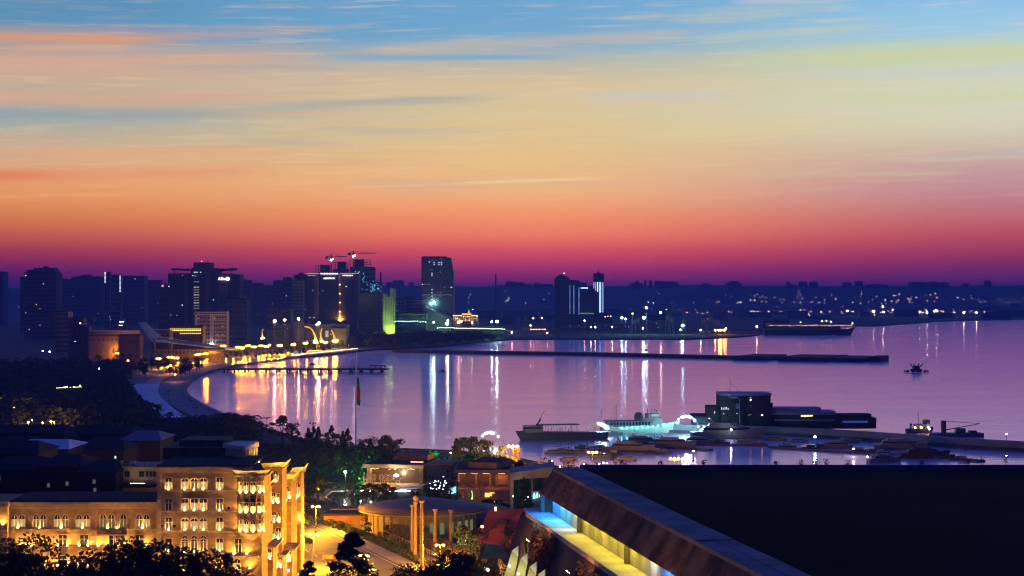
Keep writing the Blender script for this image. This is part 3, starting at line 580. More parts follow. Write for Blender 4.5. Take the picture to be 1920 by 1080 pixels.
# right hand towers
D = 3900; e = block('office_tower', 1040, 1068, 521, D, 'dark stepped tower with a beacon on its cap, left of the blue light rows', depth=30, rows=18, cols=6, tiers=[(1044,1063,517,.15),(1048,1057,514.5,.3)])
obj('beacon', MB().ico(gx(1058,D)-e.location.x, 8, gz(512.6,D), 1.4), emit('beacon_warm', (1,.8,.6), 10, False), e); obj('mast', MB().rod((gx(1058,D)-e.location.x,8,gz(515,D)),(gx(1058,D)-e.location.x,8,gz(508,D)),.5,.2), frame_m, e)
e = block('office_tower', 1066, 1087, 527, D+20, 'slanted dark tower with three dotted columns of blue light', depth=30, rows=18, cols=5, tiers=[(1066,1078,525,.1)])
for cx in (1068.5, 1076, 1085.5):
    for k in range(26): 
        y = 536.5+k*2.05 + (4 if cx > 1080 else 0)
        if y < 590: pane(e, gx(cx,D+20)-e.location.x, -.6, gz(y,D+20), 1.8, 1.2, W_blue)
e = block('office_tower', 1087, 1116, 537, D+10, 'plain dark tower block with a short blue roof sign', depth=30, rows=15, cols=7)
mb = MB(); [mb.box(gx(a,D+10)-e.location.x, gx(b_,D+10)-e.location.x, -.9,-.4, gz(541.3,D+10), gz(538.8,D+10)) for a, b_ in ((1088.8,1090.4),(1091.5,1095),(1095.6,1099),(1099.4,1102.2))]; obj('roof_sign', mb, emit('sign_blue', (.28,.38,1), 4, False), e)
e = empty('led_tower', (gx(1123,D), D, 0), 'slender dark tower with long vertical strips of white blue light', 'tower'); ox = e.location.x
obj('wall', MB().box(gx(1113,D)-ox, gx(1132.5,D)-ox, 0, 24, 1.9, gz(512.5,D)), far_wall, e); obj('cap', MB().box(gx(1120,D)-ox, gx(1124.5,D)-ox, 8, 16, gz(512.5,D), gz(509.5,D)), far_wall, e)
obj('mast', MB().rod((0,12,gz(509.5,D)),(0,12,gz(500,D)),.4,.2), frame_m, e)
led = emit('led_strip', (.35,.62,1), 4.0, False); led2 = emit('led_strip_dim', (.4,.5,1), 1.2, False)
for x, a, b_, m in ((1113.5,529,541,led2),(1117,529,545,led2),(1120.5,529,547,led),(1125,529,586,led),(1130.5,529,586,led2)):
    obj('light_strip', MB().box(gx(x,D)-ox-.9, gx(x,D)-ox+.9, -.8, -.3, gz(b_,D), gz(a,D)), m, e)
for k in range(18): pane(e, gx(1128.6,D)-ox, -.6, gz(532+k*3.1,D), 3.2, 1.0, led2)
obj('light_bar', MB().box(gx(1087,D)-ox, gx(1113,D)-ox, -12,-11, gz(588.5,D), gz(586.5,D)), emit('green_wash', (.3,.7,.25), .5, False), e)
# skyline houses on the ridge
sk = [(1181,1187,533),(1182,1205,531),(1192,1197,527),(1208,1212,526),(1218,1223,526.5),(1228,1242,527),(1238,1250,527.5),(1251,1262,528),(1262,1273,529),(1316,1331,532),(1332,1334,533),(1362,1391,530),(1368,1386,527.5),(1475,1482,529),(1478,1494,534),(1499,1514,528.5),(1519,1534,528.5),(1581,1597,530),(1604,1618,527.5),(1624,1665,533.5),(1706,1741,529),(1742,1760,528.5),(1760,1780,530),(1806,1817,532),(1848,1859,526.5),(1012,1036,533),(1000,1012,531),(985,998,533),(960,984,530),(948,965,528),(766,776,530),(736,757,526),(724,738,530),(1068,1100,530)]
for i, (a, b_, y) in enumerate(sorted(sk)):
    D = 7600+((i*37) % 5)*30; w = gx(b_,D)-gx(a,D); e = empty('ridge_block', (gx((a+b_)/2,D), D, 80), f'{ordn(i)} from the left of the dark flat-topped blocks along the far ridge skyline', 'apartment block', 'apartment blocks on the far ridge')
    obj('wall', MB().box(-w/2,w/2,0,30,-40,gz(y,D)-80), far_wall, e)
    obj('roof_house', MB().box(-w/4,w/5,8,20,gz(y,D)-80,gz(y-.9,D)-80), far_wall, e)
# lit terraced town between the shore and the ridge: small house blocks and lamps
random.seed(5)
for i in range(64):
    x = 915+1010*((i*0.618034) % 1); D = random.uniform(4600, 7300) if x > 1150 else random.uniform(4300, 6000)
    w = random.uniform(25,80); h = random.uniform(9,24)
    zb = 1.9 if D < 6450 else 1.5+55*((D-6450)/1450)**1.3
    if D > 4300+ (0 if x < 1380 else 900):
        e = empty('town_block', (gx(x,D), D, zb), f'{ordn(i)} of the low hazy town blocks below the far ridge', 'apartment block', 'low town blocks below the far ridge')
        e['label'] = 'low hazy dark block among the lamps of the far town'
        obj('wall', MB().box(-w/2,w/2,0,20,-3,h), random.choice([far_wall, far_wall2]), e); obj('roof', MB().box(-w/2-1,w/2+1,-1,21,h,h+1), roof_d, e)
lampset = []
for k in range(34): lampset.append((1270+k*19.2+random.uniform(-3,3), 585+random.uniform(-1,1), random.choice([L_far, L_faro]), .9, 'road'))
for (x, y) in ((1589,583),(1638,584),(1657,586),(1674,581),(1687,585),(1724,585),(1738,586),(1757,583),(1807,586),(1831,586),(1655,575),(1896,586),(1842,580)): lampset.append((x, y, emit('lamp_far_bright', (1,.8,.4), 170), 1.7, 'bright'))
for k in range(240):
    x = random.choice([random.uniform(1130,1920), random.uniform(1380,1920)]); y = random.triangular(546, 594, 578); lampset.append((x, y, random.choice([L_far, L_farc, L_farc, L_faro]), random.uniform(.35,.8), 'town'))
for k in range(26): lampset.append((random.uniform(860,1110), random.uniform(545,592), random.choice([L_far, L_farc]), .6, 'town'))
for k in range(14): lampset.append((random.uniform(0,300), random.uniform(548,600), L_farc, .3, 'left'))
for (x, y) in ((1567,560.5),(1757,558)): lampset.append((x, y, L_rd, 2.0, 'red'))
for k in range(22): lampset.append((1048+k*4.6+random.uniform(-1,1), 593.5+random.uniform(-.8,.8), L_faro, 1.0, 'avenue'))
LAB = dict(road='small orange lamp in the level row of lamps along the far shore road', bright='brighter yellow lamp in the row along the far shore', town='pinprick lamp scattered over the far hillside town', left='pinprick lamp in the blue haze at the left of the city', red='red lamp glowing on the far hillside', avenue='orange lamp in the close row below the blue lit towers')
LM = {}
for (x, y, m, r, g) in lampset:
    D = {'left':3050,'avenue':4000}.get(g, 5900 if y > 580 else 6900); z = gz(y, D)
    if g == 'town' and y < 575: D = 7000
    z = max(3, gz(y, D)); key = (m.name, round(r,1))
    if key not in LM: LM[key] = MB().oct(0,0,0,r*D/5200 if g!='avenue' else r, sz=1.0).mesh('street_lamp', m)
    obj({'town':'hillside_lamp','left':'hillside_lamp','red':'hillside_lamp'}.get(g,'street_lamp'), LM[key], None, label=LAB[g], cat='lamp', group={'road':'lamps of the far shore road','bright':'bright lamps of the far shore','town':'lamps of the far hillside town','left':'lamps in the left haze','red':'red lamps on the far hillside','avenue':'lamps below the blue lit towers'}[g], loc=(gx(x,D), D, z))
L_op = emit('lamp_orange_port', (1,.42,.02), 260)
# port: floodlights, portal cranes, sheds, ship
random.seed(8)
for i, (x, y, r, m) in enumerate([(1212,577,1.9,L_wh),(1186,588,1.6,L_faro),(1239,586,2.0,emit('lamp_cream', (1,.85,.65), 70)),(1207,595.5,2.8,L_te),(1166,596,2.0,L_te),(1173,598,1.5,L_te),(1280,610.5,2.4,L_te),(1276,618,1.3,L_ye),(1314,619,1.4,L_ye),(1205,615.5,1.1,L_wh),(1108,613.5,1.2,L_ye),(1116,613.5,1.2,L_ye),(1148,613,1.0,L_wh),(1096,601,1.4,emit('lamp_peach', (1,.7,.5), 40)),(1341,619,1.3,L_op),(1348,619,1.6,L_op),(1352,619,1.6,L_op),(1358,619,1.4,L_op),(1361,616,1.0,L_op),(960,623,1.6,emit('lamp_salmon', (1,.6,.45), 60)),(1026,624,1.2,MATS['lamp_salmon']),(1000,597,1.3,L_faro),(1016,596,1.2,L_faro),(1419,612.5,1.3,L_ye),(995,610,1.0,L_ye),(949,628,.9,L_faro),(943,628,.9,L_farc)]):
    D = 3300 if y < 632 else 3200; z = gz(y, D); e = empty('flood_mast', (gx(x,D), D, 0), '', 'floodlight', 'floodlights over the port')
    e['label'] = f'{ordn(i)} port floodlight ' if False else {0:'white port floodlight standing highest, between two orange ones',1:'orange port lamp left of the highest white floodlight',2:'cream port floodlight right of the highest white one',3:'brightest teal white port floodlight',4:'left of the pair of teal white lamps at the end of the orange row',5:'right of the pair of teal white lamps at the end of the orange row',6:'teal white lamp over the middle of the port quay',7:'small yellow lamp under the teal lamp of the port quay',8:'yellow lamp left of the orange cluster on the quay',9:'small white lamp low in the port sheds',10:'left of the twin yellow lamps below the blue lit towers',11:'right of the twin yellow lamps below the blue lit towers',12:'lone small white lamp right of the twin yellow lamps',13:'peach lamp above the twin yellow lamps',14:'leftmost lamp of the orange cluster on the quay',15:'second lamp of the orange cluster on the quay',16:'third lamp of the orange cluster on the quay',17:'fourth lamp of the orange cluster on the quay',18:'small raised lamp at the right of the orange cluster',19:'salmon lamp on the quay right of the dazzling flood',20:'salmon lamp by the moored boat on the port quay',21:'orange lamp beyond the port cranes on the left',22:'orange lamp beyond the port cranes, near the stepped tower',23:'yellow lamp over the stern of the long moored ship',24:'small yellow lamp low between the port cranes',25:'faint orange quay lamp left of the salmon lamp',26:'faint white quay lamp left of the salmon lamp'}[i]
    obj('mast', MB().cyl(0,1.2,1.9,max(3,z),.4,.25,n=5), frame_m, e); obj('lamp', MB().ico(0,0,z,r), m, e)
def portal_crane(px, D, h, flip, label):
    e = empty('port_crane', (gx(px,D), D, 1.9), label, 'crane', 'portal cranes on the port quay'); s = -1 if flip else 1
    for a in (-5,5):
        for b_ in (-4,4): obj('leg', MB().rod((a,b_,0),(a*.5,b_*.5,h*.45),.9,.7), frame_m, e)
    obj('cabin', MB().box(-4,4,-3,3,h*.45,h*.62), frame_m, e)
    obj('jib', MB().rod((0,0,h*.55),(s*13,0,h*1.05),.8,.4).rod((0,0,h*.85),(s*13,0,h*1.05),.3).rod((0,0,h*.55),(-s*2,0,h*.88),.7,.4), frame_m, e)
    return e
for i, (x, h, fl) in enumerate([(985,46,0),(1020,40,1),(1187,40,1),(1195,44,0),(1252,52,0),(1258,46,1),(1281,40,1),(1320,44,1),(1332,48,0),(1345,36,1)]):
    portal_crane(x, 3380, h, fl, f'{ordn(i)} from the left of the dark portal cranes along the port quay')
for i, (a, b_, y) in enumerate([(940,985,618),(990,1030,620),(1050,1105,608),(1110,1150,606),(1152,1180,610),(1215,1262,600),(1225,1262,612),(1268,1300,614),(1300,1335,622),(1364,1425,620),(1430,1480,600)]):
    block('port_shed', a, b_, y, 3420 if y > 615 else 3700, f'{ordn(i)} from the left of the long low port sheds', 'shed', depth=25, group='low sheds in the port', m=far_wall2, rows=2, cols=10, lit=3, wh=(1,1))
# long moored ship with lit deck
D = 3330; e = empty('moored_ship', (gx(1520,D), D, 0), 'long dark moored ship with a row of deck lights and its bow to the right', 'ship'); ox = e.location.x
xa, xb = gx(1432,D)-ox, gx(1604,D)-ox; zt = 11
obj('hull', MB().add([(xa,-10,-2),(xb-18,-10,-2),(xb-10,0,-2),(xb-18,10,-2),(xa,10,-2),(xa,-11,zt),(xb-14,-11,zt),(xb,0,zt+4),(xb-14,11,zt),(xa,11,zt)], [(0,1,6,5),(1,2,7,6),(2,3,8,7),(3,4,9,8),(4,0,5,9),(5,6,7,8,9),(4,3,2,1,0)]), mat('dark_hull', (.05,.05,.07), .6), e)
obj('deckhouse', MB().box(gx(1500,D)-ox, gx(1575,D)-ox, -7, 7, zt, zt+5), far_wall, e); obj('bridge', MB().box(gx(1535,D)-ox, gx(1552,D)-ox, -7, 7, zt+5, zt+10), far_wall, e)
for k in range(44):
    x = 1440+k*3.6; obj('deck_lamp', MB().oct(gx(x,D)-ox, -12, gz(610+random.uniform(-1,1),D), random.uniform(.25,.5)), random.choice([L_faro, L_faro, emit('lamp_rose', (1,.5,.45), 12)]), e)
for x, y in ((1500,604),(1540,602),(1548,601.5),(1557,603),(1597,606)): obj('deck_lamp', MB().oct(gx(x,D)-ox, -8, gz(y,D), .8), L_far, e)
e = empty('moored_ship', (gx(1010,3330), 3330, 0), 'small dark moored ship with an orange lit deck on the port quay', 'ship'); obj('hull', MB().add([(-38,-6,-1),(30,-6,-1),(30,6,-1),(-38,6,-1),(-36,-7,8),(40,0,10),(-36,7,8)], [(0,1,5,4),(1,2,5),(2,3,6,5),(3,0,4,6),(4,5,6)]), MATS['dark_hull'], e); obj('deckhouse', MB().box(-30,-16,-5,5,8,15), far_wall, e)
for k in range(6): obj('deck_lamp', MB().oct(-14+k*5,-6,10.5,.9), L_faro, e)
# ---------------------------------------------------------------- trees
leaf_d = mat('foliage_dark', (.035,.055,.025), .8, .5, .4)
leaf_m = mat('foliage_mid', (.07,.085,.03), .8, .4, .5)
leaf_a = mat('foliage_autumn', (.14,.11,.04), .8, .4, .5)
bark = mat('bark', (.08,.06,.045), .95, .3, 2, .3)
def crown(seed, kind, n, leaf, R=1.0, H=1.0):
    """crown made of many small leaf-sized quads gathered in uneven clumps"""
    r = random.Random(seed); mb = MB(); cl = []
    if kind == 'broad':
        for _ in range(13):
            a = r.uniform(0,6.28); q = r.uniform(.1,.72); z = r.uniform(.35,1.0); cl.append((R*q*math.cos(a)*(1.2-z*.5), R*q*math.sin(a)*(1.2-z*.5), H*z, r.uniform(.2,.36)*R))
    elif kind == 'cone':
        for i in range(46):
            z = (i/46)**.9; a = r.uniform(0,6.28); q = (1-z)**.8*r.uniform(.35,.85); cl.append((R*q*math.cos(a), R*q*math.sin(a), H*(.10+z*.88)-q*.5, R*(.30*(1-z)+.11)*r.uniform(.7,1.25)))
    elif kind == 'bush':
        for _ in range(12):
            a = r.uniform(0,6.28); q = r.uniform(0,.7); cl.append((R*q*math.cos(a), R*q*math.sin(a), H*r.uniform(.2,.75), R*r.uniform(.25,.4)))
    for _ in range(n):
        cx, cy, cz, cr = r.choice(cl); d = Vector((r.gauss(0,1), r.gauss(0,1), r.gauss(0,1))).normalized()*cr*r.uniform(.55,1.05)
        c = Vector((cx, cy, cz))+Vector((d.x, d.y, d.z*.8)); u = Vector((r.gauss(0,1), r.gauss(0,1), r.gauss(0,1))).normalized(); w = u.orthogonal().normalized(); s = leaf*r.uniform(.6,1.3)
        mb.add([c-u*s-w*s*.6, c+u*s-w*s*.6, c+u*s+w*s*.6, c-u*s+w*s*.6], [(0,1,2,3)])
    return mb, cl
def trunk_mb(cl, H, r0):
    mb = MB(); mb.rod((0,0,0),(0,0,H*.45), r0, r0*.7, 6)
    for c in cl[:7]: mb.rod((0,0,H*random.uniform(.2,.45)), (c[0]*.8,c[1]*.8,c[2]*.95), r0*.4, r0*.12, 4)
    return mb
TM = {}
def tree_kind(key, kind, n, leaf, R, H, m, seed):
    mb, cl = crown(seed, kind, n, leaf, R, H); TM[key] = (mb.mesh('crown', m), trunk_mb(cl, H, .035*H if kind!='cone' else .025*H).mesh('trunk', bark))
for i in range(3):
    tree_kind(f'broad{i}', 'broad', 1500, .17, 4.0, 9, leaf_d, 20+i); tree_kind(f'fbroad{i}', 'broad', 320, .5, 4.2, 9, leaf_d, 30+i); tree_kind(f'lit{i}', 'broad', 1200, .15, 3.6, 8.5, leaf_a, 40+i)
    tree_kind(f'pale{i}', 'broad', 900, .14, 3.6, 8, leaf_m, 70+i)
for i in range(2): tree_kind(f'cone{i}', 'cone', 1500, .3, 4.2, 12, leaf_d, 50+i)
tree_kind('bigcone', 'cone', 5200, .085, 3.0, 12, leaf_d, 55); tree_kind('near0', 'broad', 6500, .085, 4.2, 9, leaf_d, 56); tree_kind('near1', 'broad', 6500, .085, 4.2, 9, leaf_d, 57)
tree_kind('bush', 'bush', 1100, .11, 1.6, 2.4, leaf_m, 60); tree_kind('bushd', 'bush', 1100, .12, 1.6, 2.4, leaf_d, 61)
def tree(key, px, pyt, D, label, zb=2.0, name='tree', cat='tree', group=None, wf=1.0, H=None, yb=None):
    """tree whose top reaches row pyt; scaled to its own height"""
    me, tr = TM[key]; top = gz(pyt, D); h = top-zb; base = 12 if 'cone' in key else 2.6 if 'bush' in key else 9.8
    s = h/base; e = empty(name, (gx(px,D), D, zb), label, cat, group, rz=random.uniform(0,6.28), scale=(s*wf, s*wf, s))
    obj('crown', me, None, e); obj('trunk', tr, None, e); return e
def tree_at(key, x, y, s, label, zb=2.0, name='tree', cat='tree', group=None):
    me, tr = TM[key]; e = empty(name, (x, y, zb), label, cat, group, rz=random.uniform(0,6.28), scale=(s,s,s*random.uniform(.9,1.15)))
    obj('crown', me, None, e); obj('trunk', tr, None, e); return e
def woods(name, pts, h, m, label_kind='stuff', n=3, leaf=1.0, zb=2.0):
    """a wood that reads as one mass: leaf clumps scattered over many crowns, one object"""
    mb = MB()
    for (x, y, hh, r) in pts:
        for _ in range(n):
            t = random.random()**.7; a = random.uniform(0,6.28); q = r*math.sqrt(max(.05,1-(2*t-1)**2))*random.uniform(.5,1)
            c = Vector((x+q*math.cos(a), y+q*math.sin(a), zb+hh*(.25+.75*t))); u = Vector((random.gauss(0,1), random.gauss(0,1), random.gauss(0,.6))).normalized(); w = u.orthogonal().normalized(); s = leaf*random.uniform(.6,1.4)
            mb.add([c-u*s-w*s*.7, c+u*s-w*s*.7, c+u*s+w*s*.7, c-u*s+w*s*.7], [(0,1,2,3)])
    return obj(name, mb, m, kind='stuff')
random.seed(3)
# wooded point beside the hotel
pts = []
for k in range(420):
    x = random.uniform(655, 905); D = random.uniform(2480, 3000)
    if x > 800: D = random.uniform(max(2480, 261000/(655-550-(x-800)*.10)+40), 3050)
    yt = 617 + (6 if x < 690 else 0) + random.uniform(-1.5,2); h = 10+random.uniform(0,5); pts.append((gx(x,D), D, h, 7))
for k in range(60):
    x = random.uniform(860, 925); D = random.uniform(2850, 3150); pts.append((gx(x,D), D, 9, 7))
woods('wooded_point_trees', pts, 0, leaf_d, n=46, leaf=1.3)
# dark park woods behind the promenade on the left
pts = []
for k in range(900):
    D = random.uniform(950, 1750); x = random.uniform(-60, 300)
    lim = {0:300}.get(0)
    px_lim = 250 if D > 1146 else 256+(212000/D-185)/.62
    if x < px_lim-12: pts.append((gx(x,D), D, random.uniform(8,15), random.uniform(4,7)))
woods('park_woods', pts, 0, leaf_d, n=60, leaf=.75)
# ---------------------------------------------------------------- left quarter between the park and the skyline
e = block('apartment_tower', 103, 128, 585, 2250, 'brown unlit tower in the blue haze left of the balcony tower', m=far_wall2, depth=24, rows=9, cols=5)
D = 2050; e = empty('balcony_tower', (gx(146,D), D, 0), 'orange lit tower with rows of round balconies left of the long low facade', 'apartment tower'); ox = e.location.x
pk = mat('pink_render', (.2,.13,.11), .85, .2, .05)
obj('wall', MB().box(gx(128,D)-ox, gx(156,D)-ox, 0, 16, 1.9, gz(597,D)), pk, e); obj('wall', MB().box(gx(156,D)-ox, gx(166,D)-ox, 2, 14, 1.9, gz(612,D)), pk, e); obj('roof', MB().box(gx(126,D)-ox, gx(158,D)-ox, -1, 17, gz(597,D), gz(595.3,D)), roof_d, e)
for k in range(8):
    y = 602+k*6.2
    obj('balcony', MB().box(gx(138,D)-ox, gx(160,D)-ox, -2.2, -.02, gz(y+3,D), gz(y+1.2,D)), pk, e); obj('window', MB().box(gx(147,D)-ox, gx(151,D)-ox, -.2, -.02, gz(y+1,D), gz(y-2,D)), far_glass, e); obj('window', MB().box(gx(139,D)-ox, gx(142,D)-ox, -.2, -.02, gz(y+1,D), gz(y-2,D)), far_glass, e)
pane(e, gx(150.5,D)-ox, -.4, gz(607,D), 1.2, 1.2, emit('lamp_window_orange', (1,.55,.1), 9, False)); pane(e, gx(141,D)-ox, -.4, gz(642,D), 1.2, 1.2, MATS['lamp_window_orange'])
def lit_block(name, a, b_, yt, D, label, m, wins=0, wy=(), depth=20, roofc=None, lamps=0):
    e = block(name, a, b_, yt, D, label, m=m, depth=depth, roof=False); ox = e.location.x
    obj('roof', MB().box(gx(a-1,D)-ox, gx(b_+1,D)-ox, -.8, depth+1, gz(yt,D)+.01, gz(yt,D)+1.1), roofc or roof_d, e)
    for y in wy:
        for k in range(wins):
            x = a+3+(b_-a-6)*k/max(1,wins-1); obj('window', MB().box(gx(x-1,D)-ox, gx(x+1,D)-ox, -.25, -.02, gz(y+2,D), gz(y-2,D)), far_glass, e)
    return e
ochre = mat('ochre_render', (.15,.09,.05), .85, .2, .05); bluer = mat('blue_metal_roof', (.22,.25,.34), .4, .2, .02, metal=.6)
lit_block('long_facade_block', 168, 262, 622, 2000, 'long low ochre block with a dark awning line, right of the balcony tower', ochre, 12, (632,640), roofc=bluer)
lit_block('low_house', 166, 222, 630, 1960, 'lower pink annex in front of the long ochre block', pk, 7, (637,), depth=12)
lit_block('ochre_block', 222, 262, 629, 1950, 'orange washed block just left of the blue wedge', ochre, 5, (640,))
lit_block('pink_block', 284, 318, 620, 2050, 'pale pink block seen through the wedge canopy', pk, 4, (630,640), roofc=bluer)
e = lit_block('arcaded_block', 318, 380, 612, 2150, 'block with three bright yellow rows of lit arcades below the office complex', ochre, 0, ()); ox = e.location.x
for y, h, m in ((617,1.6,.7),(620.5,2.6,1.8),(625.8,1.8,1.3)):
    for k in range(16):
        x = 320+k*3.7 + (0 if y < 618 else 0)
        if y > 624 and x < 338: continue
        pane(e, gx(x,2150)-ox, -.5, gz(y,2150), 1.7, h*.55, emit(f'arcade_glow_{int(m*10)}', (1,.6,.08), m*1.6, False))
# white lit half dome
e = empty('pavilion', (gx(228,2600), 2600, 0), 'tiny white lit pavilion floating in the blue haze above the ochre block', 'pavilion'); obj('wall', MB().box(-7,7,0,8,1.9,gz(607,2600)), far_wall, e); obj('light_band', MB().box(-3.2,3.2,-.6,-.1,gz(604.5,2600),gz(602.6,2600)), emit('band_white', (1,.92,.9), 2.5, False), e); obj('light_band', MB().box(-3.8,1.5,-.6,-.1,gz(610.3,2600),gz(609.2,2600)), MATS['band_white'], e)
# wedge shaped canopy
D0, D1 = 1830, 2250; e = empty('wedge_canopy', (gx(300,1900), 1900, 0), 'blue wedge shaped monument canopy with a raised beak and a long low tail', 'canopy')
bm_ = mat('blue_steel_sheet', (.07,.10,.28), .6, .2, .05, spec=.2)
def W3(x, y, D): return (gx(x,D)-e.location.x, D-e.location.y, gz(y,D))
A, Bq, Cq, Dq, Eq = W3(258,604,1850), W3(272,604,1900), W3(292,630,1900), W3(283,640,1850), W3(262,622,1840)
obj('beak', MB().add([A,Bq,Cq,Dq,Eq, tuple(Vector(A)+Vector((2,16,0))), tuple(Vector(Cq)+Vector((2,20,-1)))], [(0,1,2,3),(0,3,4),(0,5,6,2,1),(4,3,6,5,0)]), bm_, e)
obj('tail', MB().add([W3(283,637,1850),W3(292,633,1900),W3(455,655.5,2250),W3(452,657,2200),W3(283,639.5,1850),W3(452,658.5,2200)], [(0,1,2,3),(4,0,3,5)]), bm_, e)
for k in range(6):
    t = k/5; x = 290+155*t; y = 636+20*t; D = 1860+340*t; obj('strut', MB().rod(W3(x,y,D), (W3(x,y,D)[0], W3(x,y,D)[1], 2), .8, .6), frame_m, e)
for s in (-1.2, 1.4): obj('rib', MB().rod(W3(300,634+s*2,1880), W3(445,655.5+s,2230), .5), bm_, e)
# mall by the bay with golden arcs
D = 2500; e = empty('bay_mall', (gx(575,D), D, 0), 'dark blue mall by the bay with a round glass drum', 'mall'); ox = e.location.x
mg = mat('mall_glass', (.03,.05,.12), .5, .2, .05, spec=.2)
obj('wall', MB().box(gx(508,D)-ox, gx(648,D)-ox, 8, 60, 1.9, gz(609,D)), mg, e); obj('lower_wall', MB().box(gx(500,D)-ox, gx(540,D)-ox, 2, 8, 1.9, gz(618,D)), mg, e)
obj('drum', MB().cyl(gx(556,D)-ox, 10, 1.9, gz(604,D), 9, n=20), bm_, e); obj('right_wing', MB().box(gx(622,D)-ox, gx(650,D)-ox, 0, 30, 1.9, gz(615,D)), mg, e)
for y in (622,628,634,640): 
    for k in range(14): 
        if random.random() < .25: pane(e, gx(512+k*9,D)-ox, 7.4, gz(y,D), 2, 1.4, random.choice([W_dim, W_warm]))
for x, y in ((612,626),(612,632)): pane(e, gx(x,D)-ox, 7.4, gz(y,D), 4, 4, emit('window_beige', (.9,.75,.5), .7, False))
glow = emit('arc_gold_glow', (1,.72,.2), .9, False); arcm = mat('golden_arc', (.6,.48,.25), .6)
def arc_fin(pts, label, lamp):
    D = 2420; e = empty('golden_arc', (gx(pts[0][0],D), D, 0), label, 'light sculpture', 'golden arcs before the mall'); ox = e.location.x; mb = MB()
    for a, b_ in zip(pts, pts[1:]): mb.rod((gx(a[0],D)-ox,0,gz(a[1],D)), (gx(b_[0],D)-ox,0,gz(b_[1],D)), a[2], b_[2], 6)
    obj('arc', mb, arcm, e); q = pts[-1]
    for s in (-1.6,1.8): obj('floodlight', MB().ico(gx(q[0]+s,D)-ox, -2.5, gz(q[1]+1,D), .9), emit('flood_arc', (1,.55,.08), 130), e)
arc_fin([(571,612,.8),(580,614,1),(586,619,1.2),(590,628,1.4),(592,637,1.5)], 'big golden arc curving over to the left before the mall', 1)
arc_fin([(604,615,.6),(601,623,1.0),(602,632,1.2),(604,639,1.3)], 'slim golden crescent in the middle of the arcs', 1)
arc_fin([(621,618,.5),(625,625,1.2),(628,633,1.6),(629,640,1.8)], 'rightmost golden horn with its foot lit brightest', 1)
arc_fin([(494,616,.5),(491,622,1.0),(492,630,1.1),(493,633,1.2)], 'small golden crescent far left of the other arcs', 1)
# tall masts with star bright lamps above the mall
for i, (x, y, r) in enumerate([(515,602,2.0),(534,600,1.5),(560,598,1.6),(598,606,1.8),(594,609,1.1)]):
    D = 2380; e = empty('high_mast_lamp', (gx(x,D), D, 2), ['leftmost high mast lamp over the mall, glaring pink white','second high mast lamp over the mall','third high mast lamp, above the glass drum','high mast lamp right of the big golden arc','smaller lamp just below the fourth high mast lamp'][i], 'lamp', 'high mast lamps over the mall')
    obj('mast', MB().cyl(0,1.6,0,gz(y,D)-2,.4,.25,n=5), frame_m, e); obj('lamp', MB().ico(0,0,gz(y,D)-2,r), emit('lamp_mast_peach', (1,.6,.3), 200), e)
# avenue street lamps
def street_lamp(x, y, zt, label, group, m=None, r=.9, twin=1.3, zb=2.1):
    m = m or L_or; e = empty('street_lamp', (x, y, zb), label, 'street lamp', group)
    obj('pole', MB().cyl(0,.4,0,zt,.16,.1,n=5).rod((-twin,.2,zt+.1),(twin,.2,zt+.1),.08), frame_m, e)
    for s in ((-1,1) if twin else (0,)): obj('lamp_head', MB().ico(s*twin,0,zt,r,sz=.7), m, e)
    return e
PL = [(297,672.5,1),(319,670,1),(329,671,1),(334,671,0),(371,664.5,1),(375,664.5,0),(386,663,1),(391,663,0),(347,650.5,0),(316,658,0),(418,648.5,1),(422,649,0),(446,651,1),(454,653,1),(465,648,1),(476,651,1),(490,648,1),(500,650,1),(506,646,0),(525,648,2),(550,646,1),(573,643.5,2),(592,642,2),(610,642,2),(627,639,2),(631,638,1),(388,674.5,0),(223,653,1),(220,662,1),(228,660,1),(247,660,1),(240,676,0),(187,651.5,0),(276,687,0),(303,690,0),(315,688,0),(329,702,0)]
for i, (x, y, s) in enumerate(PL):
    zt = 10 if s else 6; D = (CZ-2.1-zt)*F/(y-HZ)
    street_lamp(gx(x,D), D, zt, f'{ordn(i)} of the orange avenue lamps, counted along the bay avenue' , 'orange avenue lamps round the bay', m=[emit('lamp_orange_small', (1,.33,.006), 1700), L_or, emit('lamp_orange_big', (1,.42,.008), 3600)][s], r=[.34,.5,.7][s], twin=1.5 if s else 0)
    o = COL.objects[-1]
for o in [o for o in SC.objects if o.get('group') == 'orange avenue lamps round the bay']: pass
lamps_sorted = sorted([o for o in SC.objects if o.get('group') == 'orange avenue lamps round the bay'], key=lambda o: o.location.x/o.location.y)
for i, o in enumerate(lamps_sorted): o['label'] = f'{ordn(i)} orange lamp from the left along the bay avenue'
# promenade bollard lights on the far arc: chain of pink white dots
for k in range(46):
    t = k/45; x = 548+t*122; y = 667.5-t*13; D = gd(y, 3.0)+24
    obj('bollard_lamp', MB().oct(0,0,0,.34,sz=1.2), emit('bollard_glow', (1,.66,.5), 24), label='small pink white lamp in the chain along the far curve of the promenade', cat='lamp', group='promenade edge lamps', loc=(gx(x,D), D, 3.2))
for k in range(70):
    x = random.uniform(318, 560); yb = 690-(x-318)*.085 if x < 430 else 684-(x-430)*.11
    y = yb-random.uniform(0, 12); D = gd(y, 3.5)
    obj('garden_lamp', MB().oct(0,0,0,random.uniform(.25,.5)), emit('garden_glow', (1,.42,.01), 300), label='low garden lamp glinting among the avenue trees', cat='lamp', group='low lamps among the avenue trees', loc=(gx(x,D), D, 3.3))
